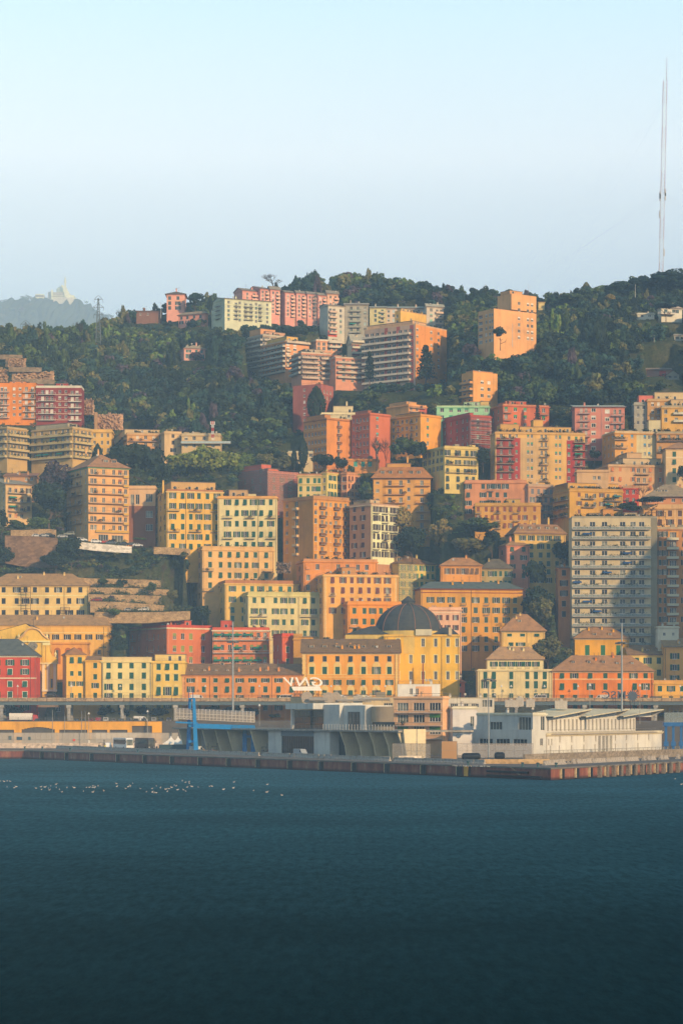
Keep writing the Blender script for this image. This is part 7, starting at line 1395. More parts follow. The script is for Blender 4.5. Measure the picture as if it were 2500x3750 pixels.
def sanctuary():
 D = 3988.0; O = at(222, 1094, D); r = thing('hilltop_sanctuary', 'pale hilltop sanctuary with bell tower and small dome on the hazy far hill', 'church', O); X = lambda p: (p - 1250) / FPX * D - O.x; Z = lambda p: zat(p - 8, D) - O.z
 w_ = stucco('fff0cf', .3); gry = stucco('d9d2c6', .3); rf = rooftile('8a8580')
 def blk(x0, x1, yt, yb, y0, dp, m, nm): b = MB(); b.box(X(x0), y0, Z(yb) - 6, X(x1), y0 + dp, Z(yt)); return b.obj(nm, m, r)
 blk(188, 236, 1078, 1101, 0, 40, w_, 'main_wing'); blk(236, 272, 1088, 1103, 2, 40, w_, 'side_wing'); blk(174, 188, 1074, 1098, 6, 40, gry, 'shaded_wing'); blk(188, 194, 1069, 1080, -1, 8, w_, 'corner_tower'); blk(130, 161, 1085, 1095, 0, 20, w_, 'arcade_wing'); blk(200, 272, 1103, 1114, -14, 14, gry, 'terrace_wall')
 b = MB(); b.box(X(236.5), -3, Z(1095), X(243), 2, Z(1052)); b.box(X(237.5), -2.5, Z(1052), X(242), 1.5, Z(1044)); b.lathe([(2.4, 0), (1.2, 6), (.2, 12)], 8, (X(239.7), -.5, Z(1044))); b.obj('bell_tower', w_, r)
 b = MB(); c = X(223.5); b.lathe([(9, Z(1074)), (9, Z(1059)), (8, Z(1056)), (5, Z(1052)), (1.8, Z(1050)), (1.8, Z(1046.5)), (.2, Z(1044))], 12, (c, 18, 0)); b.obj('dome', w_, r)
 b = MB(); b.prism([(X(243), Z(1095)), (X(254), Z(1095)), (X(254), Z(1078)), (X(249), Z(1071)), (X(243), Z(1070))], 3, 24); b.obj('gable', w_, r)
 b = MB(); b.prism([(X(190), Z(1078)), (X(236), Z(1080)), (X(236), Z(1073)), (X(195), Z(1073))], 12, 36); b.obj('roof', rf, r)
 b = MB()
 for k in range(3):
  for i in range(14): x = X(192 + i * 3.2); b.box(x - .9, -.3, Z(1083 + k * 6), x + .9, -.02, Z(1080 + k * 6))
 b.obj('windows', plain('8a7a68', .8), r)['kind'] = 'stuff'
 for i in range(7): b = MB(); x = X(134 + i * 4); b.box(x - 1.3, -.3, Z(1095), x + 1.3, -.02, Z(1089)); b.obj('arch', plain('8a7a68', .8), r)
sanctuary()
def lattice(b, base, top, w0, w1, n, r=.07, rb=.045):
 base, top = Vector(base), Vector(top)
 def cor(i):
  t = i / n; c = base.lerp(top, t); w2 = (w0 + (w1 - w0) * t) / 2; return [c + Vector((sx * w2, sy * w2, 0)) for sx, sy in ((-1, -1), (1, -1), (1, 1), (-1, 1))]
 for i in range(n):
  A, B_ = cor(i), cor(i + 1)
  for k in range(4):
   b.bar(A[k], B_[k], r, 0, 4); b.bar(A[k], A[(k + 1) % 4], rb, 0, 3)
   b.bar(A[k], B_[(k + 1) % 4], rb, 0, 3)
def radio_mast():
 D = 1372.0; P = at(2418, 1040, D); r = thing('radio_mast', 'very tall slender lattice radio mast with guy wires on the right ridge', 'radio mast', P); sc = D / FPX; Zm = lambda y: (1040 - y) * sc; lean = lambda y: (2418.5 + (985 - y) / 690 * 15 - 2418) * sc
 wht = plain('c9cdd2', .6)
 for i in range(9):
  ya, yb_ = 1040 - i * 82.8, 1040 - (i + 1) * 82.8; b = MB(); lattice(b, (lean(ya), 0, Zm(ya)), (lean(yb_), 0, Zm(yb_)), 2.2, 2.1, 6, .075, .045); b.obj('lattice_section', plain('dcdcdc' if i % 2 else 'c9b0ac', .6), r)
 b = MB(); b.bar((lean(295) + .7, 0, Zm(295)), (lean(215) + .7, 0, Zm(207)), .22, 0, 6, .12)
 for k in range(5): b.bar((lean(280) - .2, 0, Zm(285 - k * 16)), (lean(280) + 1.8, 0, Zm(285 - k * 16)), .07)
 b.obj('top_pole', wht, r)
 for y, sx in ((720, 1), (715, -1), (705, 1), (785, -1), (722, -1), (925, 1)): b = MB(); b.box(lean(y) + sx * 1.5 - .35, -.4, Zm(y) - 2, lean(y) + sx * 1.5 + .35, .4, Zm(y) + 2); b.obj('antenna_panel', wht, r)
 for y0, dx, dy in ((370, -75, -50), (375, -62, 30), (395, 85, 30), (370, -90, 10), (700, -75, -50), (710, -62, 30), (700, 85, 30), (715, -90, 10)):
  k = 1.0; b = MB(); b.bar((lean(y0), 0, Zm(y0)), (dx * k, dy * k, -8), .022, 0, 3); b.obj('guy_wire', plain('9aa4aa', .6), r)
radio_mast()
def pylon(px, yt, yb, D, wb, wt, arms, label):
 P = at(px, yb, D); sc = D / FPX; h = (yb - yt) * sc; r = thing('power_pylon', label, 'pylon', P); m = plain('6f787a', .6, .3); b = MB(); lattice(b, (0, 0, 0), (0, 0, h * .97), wb * sc, wt * sc, 11, .16, .1); b.obj('lattice_body', m, r)
 for y, w2 in arms:
  z = (yb - y) * sc; w_ = w2 * sc; b = MB(); b.bar((-w_, 0, z), (w_, 0, z), .14); b.bar((-w_, 0, z), (0, 0, z + 2.2), .09); b.bar((w_, 0, z), (0, 0, z + 2.2), .09)
  for s in (-1, 1): b.bar((s * w_, 0, z), (s * w_, 0, z - 1.8), .09)
  b.obj('cross_arm', m, r)
pylon(361, 1087, 1268, 1318, 20, 3.5, ((1096, 15), (1125, 19), (1153, 17)), 'tall lattice power pylon on the left spur against the hazy far hill'); pylon(95, 1177, 1245, 1330, 12, 3, ((1187, 18), (1196, 12), (1213, 19)), 'small dark power pylon at the far left of the spur')
pylon(1153, 1075, 1240, 1315, 14, 4, ((1088, 12), (1110, 16), (1135, 14)), 'thin pylon in front of the pink terraces')
for px, yt, yb, D, l in ((590, 1105, 1160, 1398, 'thin bare pole left of the pink tower house'), (1777, 1038, 1080, 1350, 'thin lamp pole on the ridge left of the orange tower block'), (1934, 1040, 1092, 1345, 'thin lamp pole on the ridge right of the orange tower block'), (2324, 1040, 1098, 1300, 'lamp pole with a cross arm before the ridge pines'), (2393, 1225, 1345, 1195, 'white pole among the gardens on the right'), (1875, 1184, 1262, 1150, 'pale telegraph pole before the orange tower block')):
 mast(px, yt, yb, D, .13, l, False, 'b5b5b0', 'pole', 'metal_pole')
def redwhite_mast():
 D = 1100; P = at(779, 1602, D); r = thing('antenna_mast', 'red and white antenna mast on the pale low roof', 'antenna mast', P); sc = D / FPX
 for i in range(5):
  b = MB(); lattice(b, (0, 0, i * 12 * sc), (0, 0, (i + 1) * 12 * sc), 1.0, .9, 3, .1, .06); b.obj('lattice_section', plain('c23a2a' if i % 2 == 0 else 'e3ded4', .5), r)
 for s in (-1, 1, 0): b = MB(); b.box(s * .8 - .2, -.5, 46 * sc, s * .8 + .2, -.2, 58 * sc); b.obj('antenna_panel', plain('e3e0da', .5), r)
 for s in (-1, 1): b = MB(); b.bar((0, 0, 24 * sc), (s * 3, 0, 0), .07); b.obj('guy_strut', plain('9a8a80', .5), r)
redwhite_mast()
def leaf_quads(rn, cen, nor, size, tone, jit=.25):
 n = len(cen); nor = nor + rn.normal(0, .55, (n, 3)); nor /= np.linalg.norm(nor, axis=1, keepdims=True) + 1e-6
 a = np.cross(nor, rn.normal(0, 1, (n, 3))); a /= np.linalg.norm(a, axis=1, keepdims=True) + 1e-6; b = np.cross(nor, a)
 s = (size * rn.uniform(.6, 1.3, n))[:, None]
 V = np.stack([cen - a * s - b * s * .8, cen + a * s - b * s * .6, cen + a * s * .8 + b * s, cen - a * s * .7 + b * s * .9], 1)
 col = np.array(tone)[None] * rn.uniform(1 - jit, 1 + jit, (n, 1)) * rn.uniform(.9, 1.1, (n, 3))
 return V, col
# ---- stone terraces, retaining walls, rock faces
def wall_line(pts, ytops, ybots, D, mat, label, name='terrace_wall', cat='wall', th=1.2, Ds=None):
 b = MB(); Ds = Ds or [D] * len(pts); k = len(pts)
 P = [((p - 1250) / FPX * d, d) for p, d in zip(pts, Ds)]
 for i in range(k - 1):
  (x0, y0), (x1, y1) = P[i], P[i + 1]; a0, a1 = zat(ytops[i], y0), zat(ytops[i + 1], y1); c0, c1 = zat(ybots[i], y0) - 1.0, zat(ybots[i + 1], y1) - 1.0
  n = 4
  b.poly([(x0, y0, c0), (x1, y1, c1), (x1, y1, a1), (x0, y0, a0)]); b.poly([(x0, y0, a0), (x1, y1, a1), (x1, y1 + th, a1), (x0, y0 + th, a0)]); b.poly([(x1, y1 + th, c1), (x0, y0 + th, c0), (x0, y0 + th, a0), (x1, y1 + th, a1)])
  if i == 0: b.poly([(x0, y0 + th, c0), (x0, y0, c0), (x0, y0, a0), (x0, y0 + th, a0)])
  if i == k - 2: b.poly([(x1, y1, c1), (x1, y1 + th, c1), (x1, y1 + th, a1), (x1, y1, a1)])
 o = b.obj(name, mat); return tag(o, label, cat)
ST = stone('8a7050', 'c9a878', .8, .6); A3 = lambda *v: [PX('a3', x) for x in v]; YA = lambda *v: [PY('a3', y) for y in v]
TERRACES = [((505, 640, 820, 1000, 1085), (672, 680, 684, 688, 694), (722, 722, 722, 724, 724), 1014, 'topmost stone terrace wall under the green bank'), ((600, 800, 950, 1090, 1142), (740, 742, 745, 752, 756), (768, 770, 772, 776, 776), 1008, 'second stone terrace wall from the top'), ((598, 800, 960, 1085, 1090), (786, 790, 793, 797, 797), (832, 838, 846, 852, 852), 1003, 'third stone terrace wall with the parked red car'), ((610, 790, 1000, 1110), (834, 838, 852, 862), (892, 894, 900, 904), 998, 'fourth stone terrace wall with parked cars below it'), ((640, 800, 1000, 1285), (905, 908, 908, 900), (965, 965, 965, 940), 990, 'lowest stone terrace wall above the coral-red block')]
for p, a, c, D, l in TERRACES:
 wall_line(A3(*p), YA(*a), YA(*c), D, ST, l)
 rn_ = np.random.RandomState(int(D)); x0, x1 = (PX('a3', p[0]) - 1250) / FPX * D, (PX('a3', p[-1]) - 1250) / FPX * D; n_ = int(abs(x1 - x0) * 60); t_ = rn_.rand(n_)
 zz_ = np.interp(t_, [0, 1], [zat(PY('a3', a[0]), D), zat(PY('a3', a[-1]), D)]) + rn_.gamma(2, .30, n_) * (.5 + 1.4 * np.sin(t_ * 9 + D) ** 2) - .5
 V_, c_ = leaf_quads(rn_, np.stack([x0 + (x1 - x0) * t_, D + rn_.uniform(.6, 3.0, n_), zz_], 1), np.tile([0, -.4, 1.], (n_, 1)), .26, (.07, .085, .028))
 tag(link(quads_mesh('terrace_grass', V_, leafmat(), c_), 'terrace_grass'), kind='stuff')
wall_line(A3(35, 140, 260, 390), YA(388, 392, 396, 408), YA(560, 580, 590, 590), 1022, stone('6a5240', '9a7a5c', .25, .3), 'broad brown concrete retaining wall under the parked cars at the left', 'retaining_wall')
wall_line(A3(530, 640, 760, 890), YA(432, 442, 452, 464), YA(462, 476, 486, 492), 1018, stone('d9d0c0', 'efe6d6', .3, .1), 'long white parapet wall along the car park of the ten-storey tower', 'parapet_wall')
wall_line(A3(1040, 1130, 1210, 1285), YA(466, 470, 474, 480), YA(498, 500, 505, 510), 1024, ST, 'mossy stone wall at the foot of the golden-yellow palazzo', 'retaining_wall')
wall_line(A3(75, 180, 300, 380), YA(352, 352, 345, 350), YA(392, 392, 392, 392), 1030, ST, 'old garden stone wall under the light green shrubs', 'garden_wall')
A1 = lambda *v: [PX('a1', x) for x in v]; Y1 = lambda *v: [PY('a1', y) for y in v]
wall_line(A1(-60, 60, 152), Y1(643, 643, 645), Y1(660, 660, 662), 1178, stone('7a6a55', 'a08a6c', .3, .2), 'upper concrete ledge wall on the rock face at the left', 'ledge_wall'); wall_line(A1(60, 180, 282), Y1(728, 728, 730), Y1(745, 745, 746), 1166, stone('7a6a55', 'a08a6c', .3, .2), 'middle concrete ledge wall on the rock face at the left', 'ledge_wall'); wall_line(A1(150, 280, 370), Y1(808, 810, 812), Y1(826, 828, 830), 1160, stone('7a6a55', 'a08a6c', .3, .2), 'lowest concrete ledge wall above the dark red block', 'ledge_wall'); wall_line(A1(-60, 20), Y1(725, 727), Y1(740, 742), 1170, stone('7a6a55', 'a08a6c', .3, .2), 'short concrete ledge wall at the left edge of the rock face', 'ledge_wall')
def rock(px0, px1, yt, yb, D, seed, label, h0='8a6a4a', h1='c9a27a', dep=3.0):
 rn = np.random.RandomState(seed); nx, nz = 26, 14; b = MB(); g = {}
 for i in range(nx):
  for j in range(nz):
   s, t = i / (nx - 1), j / (nz - 1); edge = min(s, 1 - s, 1 - t) * 8; px = px0 + (px1 - px0) * s + rn.normal(0, 1.5); py = yb + (yt - yb) * t * (1 - .25 * rn.rand() * (t > .85))
   d = D + t * dep * 2 - min(1, edge) * dep * rn.uniform(.2, 1.0); p = at(px, py, d); g[i, j] = p
 for i in range(nx - 1):
  for j in range(nz - 1): b.poly([g[i, j], g[i + 1, j], g[i + 1, j + 1], g[i, j + 1]])
 tag(b.obj('rock_face', stone(h0, h1, .35, .9)), kind='structure')
rock(22, 96, 1306, 1345, 1174, 1, 'a'); rock(45, 200, 1356, 1400, 1164, 2, 'b'); rock(-40, 30, 1345, 1400, 1166, 3, 'c'); rock(345, 452, 1508, 1575, 1150, 4, 'd', '9a7452', 'c9a07a'); rock(1012, 1066, 2055, 2100, 1016, 5, 'e', '6f5a48', 'a08468'); rock(300, 345, 1455, 1520, 1160, 6, 'f')
B('thin crumbling tower wall beside the rock outcrop', 'a2', (640, 658), 296, 400, 'b98e68', D=1146, depth=3, roof=('flat', .05), nocorn=True, name='ruined_wall', cat='ruin', clut=0, plant=0, sink=3)
# ---- scaffolding round three houses
def scaffold(t, xa, xb, ytop, ybot, D, yaw, rows, label, net=None, alpha=.35, hx='8a7a72', face='F'):
 P = at(PX(t, xa), PY(t, ybot), D); a = rad(yaw); u = (math.cos(a), math.sin(a)); t1 = (PX(t, xb) - 1250) / FPX; L_ = (t1 * P.y - P.x) / (u[0] - t1 * u[1]); H = zat(PY(t, ytop), D) - P.z
 r = thing('scaffolding', label, 'scaffolding', P, a); b = MB(); n = max(2, int(abs(L_) / 2.2))
 for i in range(n + 1): x = L_ * i / n; b.bar((x, 0, 0), (x, 0, H), .055); b.bar((x, .9, 0), (x, .9, H), .05)
 for k in range(rows + 1): z = H * k / rows; b.bar((0, 0, z), (L_, 0, z), .05); b.bar((0, 0, z + .9), (L_, 0, z + .9), .04)
 b.obj('tube_frame', plain(hx, .5, .3), r); b = MB()
 for k in range(1, rows + 1): z = H * k / rows; b.box(min(0, L_), .05, z - .08, max(0, L_), .85, z)
 b.obj('deck_boards', plain('9a7f62', .8), r)
 if net: b = MB(); b.box(min(0, L_), -.1, 0, max(0, L_), -.08, H); b.obj('netting', meshmat(net, alpha), r)
scaffold('b2', 137, 332, 702, 960, 1098, -52 + 0, 9, 'tube scaffold with pale net on the shaded flank of the pink-red house', 'b58a80', .35)
scaffold('b2', 332, 536, 690, 960, 1078.5, 38, 9, 'tube scaffold on the sunlit front of the pink-red house', 'c99a88', .22)
scaffold('b3', 1217, 1335, 582, 870, 1022, 33, 7, 'scaffold with pale net on the yellow front below the brown roof', 'd9cf9a', .18, '4a6a5c')
scaffold('b3', 1337, 1466, 582, 870, 1033, 33, 7, 'scaffold wrapped in bright green netting below the brown roof', '2f9a78', .42, '4a6a5c')
scaffold('b3', 1390, 1492, 590, 690, 1034, 20, 3, 'bright green netting bulging at the right end of the scaffold', '1f8a68', .8, '4a6a5c')
scaffold('c2', 134, 270, 345, 545, 1082.5, 26, 7, 'white-decked scaffold on the raspberry-red house', None, .3, 'c9b9b0')
scaffold('a3', 142, 207, 735, 918, 1003.5, 0, 5, 'narrow scaffold stair tower on the long yellow house', None, .3, '6b5240')
scaffold('a4', 410, 470, 135, 178, 1003, 0, 2, 'small scaffold at the foot of the long yellow house', None, .3, '7a5a44')
scaffold('c3', 1312, 1450, 232, 285, 1000, 0, 2, 'timber scaffold balcony left of the tan mansion', None, .3, '6b5240')
def shade_tower():  # unseen tower out of frame, added to cast shade on the grey balcony tower
 r = thing('shade_tower', 'unseen octagonal tower with pointed roof added right of the frame to cast shade', 'shade tower', (216, 872, 12)); m = stucco('c9a890'); b = MB(); R = 19.5
 o = [(R * math.cos(PI / 8 + i * PI / 4), R * math.sin(PI / 8 + i * PI / 4)) for i in range(8)]
 b.slab(o, -10, 104); b.obj('shaft', m, r); b = MB()
 for k in range(24): b.slab([(x * 1.004, y * 1.004) for x, y in o], 6 + k * 4, 8.2 + k * 4)
 b.obj('window_band', glass(), r); b = MB()
 for i in range(8): b.poly([(*o[i], 104), (*o[(i + 1) % 8], 104), (0, 0, 127)])
 b.obj('roof', plain('7a8488', .5), r)
shade_tower()
# ------------------------------------------------------------------ trees: tapered trunk and limbs under a crown of leaf clumps
TONE = {'dark': (.020, .036, .016), 'mid': (.056, .085, .024), 'lime': (.19, .22, .035), 'olive': (.125, .12, .036), 'yellow': (.24, .18, .05), 'rust': (.15, .085, .035), 'plum': (.075, .052, .06), 'teal': (.022, .050, .034), 'fresh': (.10, .15, .03)}
def blob_crown(rn, nb, nl, rx, rz, zc, flat=False, size=.05, tone=(.04, .06, .02), squash=.8):
 C_ = []; R_ = []
 for i in range(nb):
  d = rn.normal(0, 1, 3); d /= np.linalg.norm(d); r = rn.uniform(.35, .95) ** .6
  p = d * r * np.array([rx, rx, rz]) * .78; p[2] = abs(p[2]) * (.9 if flat else 1) if rn.rand() < (.85 if flat else .45) else p[2] * .7
  C_.append(p + (0, 0, zc)); R_.append(rn.uniform(.26, .42) * min(rx, rz * 1.3))
 C_, R_ = np.array(C_), np.array(R_)
 k = rn.choice(nb, nl, p=R_ ** 2 / (R_ ** 2).sum()); d = rn.normal(0, 1, (nl, 3)); d[:, 2] = d[:, 2] * .9 + .15; d /= np.linalg.norm(d, axis=1, keepdims=True)
 cen = C_[k] + d * R_[k][:, None] * rn.uniform(.75, 1.08, (nl, 1)) * np.array([1, 1, squash])
 bt = rn.uniform(.82, 1.18, nb)
 V, col = leaf_quads(rn, cen, d, size, tone); return V, col * bt[k][:, None]
def crown_mesh(kind, tone, var):
 def fn():
  rn = np.random.RandomState(hash((len(kind) * 7 + len(tone) * 3 + ord(tone[0]), var)) % 99991); T = TONE[tone]
  if kind == 'round': V, c = blob_crown(rn, 22, 1900, .5, .5, .5, size=.036, tone=T)
  elif kind == 'umbrella': V, c = blob_crown(rn, 26, 1800, .5, .42, .4, True, .034, T, .6)
  elif kind == 'cypress':
   n = 1500; z = rn.uniform(0, 1, n) ** .9; r = .5 * np.clip(np.sin(np.clip(z, .02, 1) * PI * .93 + .15), .05, 1) ** .8 * rn.uniform(.7, 1.1, n); t = rn.uniform(0, 2 * PI, n)
   V, c = leaf_quads(rn, np.stack([r * np.cos(t), r * np.sin(t), z], 1), np.stack([np.cos(t), np.sin(t), np.full(n, .5)], 1), .045, T)
  elif kind == 'cedar':
   Vs, cs = [], []
   for i in range(11):
    z = .08 + .9 * i / 11; R = .5 * (1 - z) ** .75 + .04; n = int(60 + 220 * R)
    r = R * np.sqrt(rn.uniform(.05, 1, n)); t = rn.uniform(0, 2 * PI, n) ; w_ = 1 + .35 * np.sin(t * 3 + i * 1.9)
    a, b = leaf_quads(rn, np.stack([r * w_ * np.cos(t), r * w_ * np.sin(t), z + .05 * (1 - r / R) + rn.normal(0, .012, n)], 1), np.stack([np.zeros(n), np.zeros(n), np.ones(n)], 1), .038, T); Vs.append(a); cs.append(b)
   V, c = np.concatenate(Vs), np.concatenate(cs)
  elif kind == 'palm':
   Vs = []
   for i in range(20):
    t = 2 * PI * i / 20 + rn.uniform(-.1, .1); up = rn.uniform(-.1, .7)
    for j in range(7):
     u0 = j / 7; r = .5 * u0; z = .55 + up * u0 * .6 - .5 * u0 ** 2
     p = np.array([r * math.cos(t), r * math.sin(t), z]); q = np.array([(r + .08) * math.cos(t), (r + .08) * math.sin(t), z - .02 - .1 * u0]); o = np.array([-math.sin(t), math.cos(t), -.25]) * .05 * (1.2 - u0)
     Vs.append([p - o, q - o, q + o, p + o])
   V = np.array(Vs); c = np.array(T)[None] * rn.uniform(.7, 1.2, (len(V), 1))
  return quads_mesh('crown', V, leafmat(), c)
 return cached(('crown', kind, tone, var), fn)
def bark(): return plain('5a4a3c', .95)
def limb_mesh(kind, var):
 def fn():
  rn = random.Random(var * 31 + len(kind)); b = MB()
  def grow(p, d, L, r, lev):
   q = p + d * L; b.bar(p, q, r, 0, 5 if lev < 2 else 3, r * .62)
   if lev == 0: return
   for _ in range(4 if kind == 'bare' else 3):
    e = (d + Vector((rn.gauss(0, .55), rn.gauss(0, .55), rn.gauss(.12, .3)))).normalized(); grow(p + d * L * rn.uniform(.6, 1), e, L * rn.uniform(.55, .8), r * .58, lev - 1)
  if kind == 'bare': grow(Vector((0, 0, -.1)), Vector((0, 0, 1)), .42, .028, 4)
  else: grow(Vector((0, 0, -.25)), Vector((0, 0, 1)), .5, .035, 2)
  if kind == 'bare':
   mz = max(v[2] for v in b.v); b.v = [(v[0], v[1], v[2] / mz) for v in b.v]
  return b.mesh('trunk', bark())
 return cached(('limb', kind, var), fn)
NT = [0]
def tree(label, kind, tone, px, ytop, ybase, wpx, D=None, crown=.72, group=None, name=None, cat='tree'):
 NT[0] += 1; var = NT[0] % 3
 D = D or D_at(px, ybase)
 P = at(px, ybase, D); h = (ybase - ytop) / FPX * D; wd = wpx / FPX * D
 nm = name or {'round': 'broadleaf_tree', 'umbrella': 'umbrella_pine', 'cypress': 'cypress', 'cedar': 'cedar', 'palm': 'palm_tree', 'bare': 'bare_tree'}[kind]
 o = thing(nm, label, cat, P, NT[0] * 1.7, group)
 lm = link(limb_mesh('bare' if kind == 'bare' else 'limb', var), 'trunk', o)
 if kind == 'bare': lm.scale = (wd / .9, wd / .9, h); return o
 c0 = {'umbrella': .5, 'cypress': .04, 'cedar': .06, 'palm': .55}.get(kind, .14 if crown == .72 else 1 - crown)
 lm.scale = (h * .7 if kind != 'umbrella' else h, h * .7 if kind != 'umbrella' else h, h * (c0 + .35))
 cr = link(crown_mesh(kind, tone, var), 'crown', o, (0, 0, h * c0)); cr.scale = (wd, wd, h * (1 - c0));
 return o
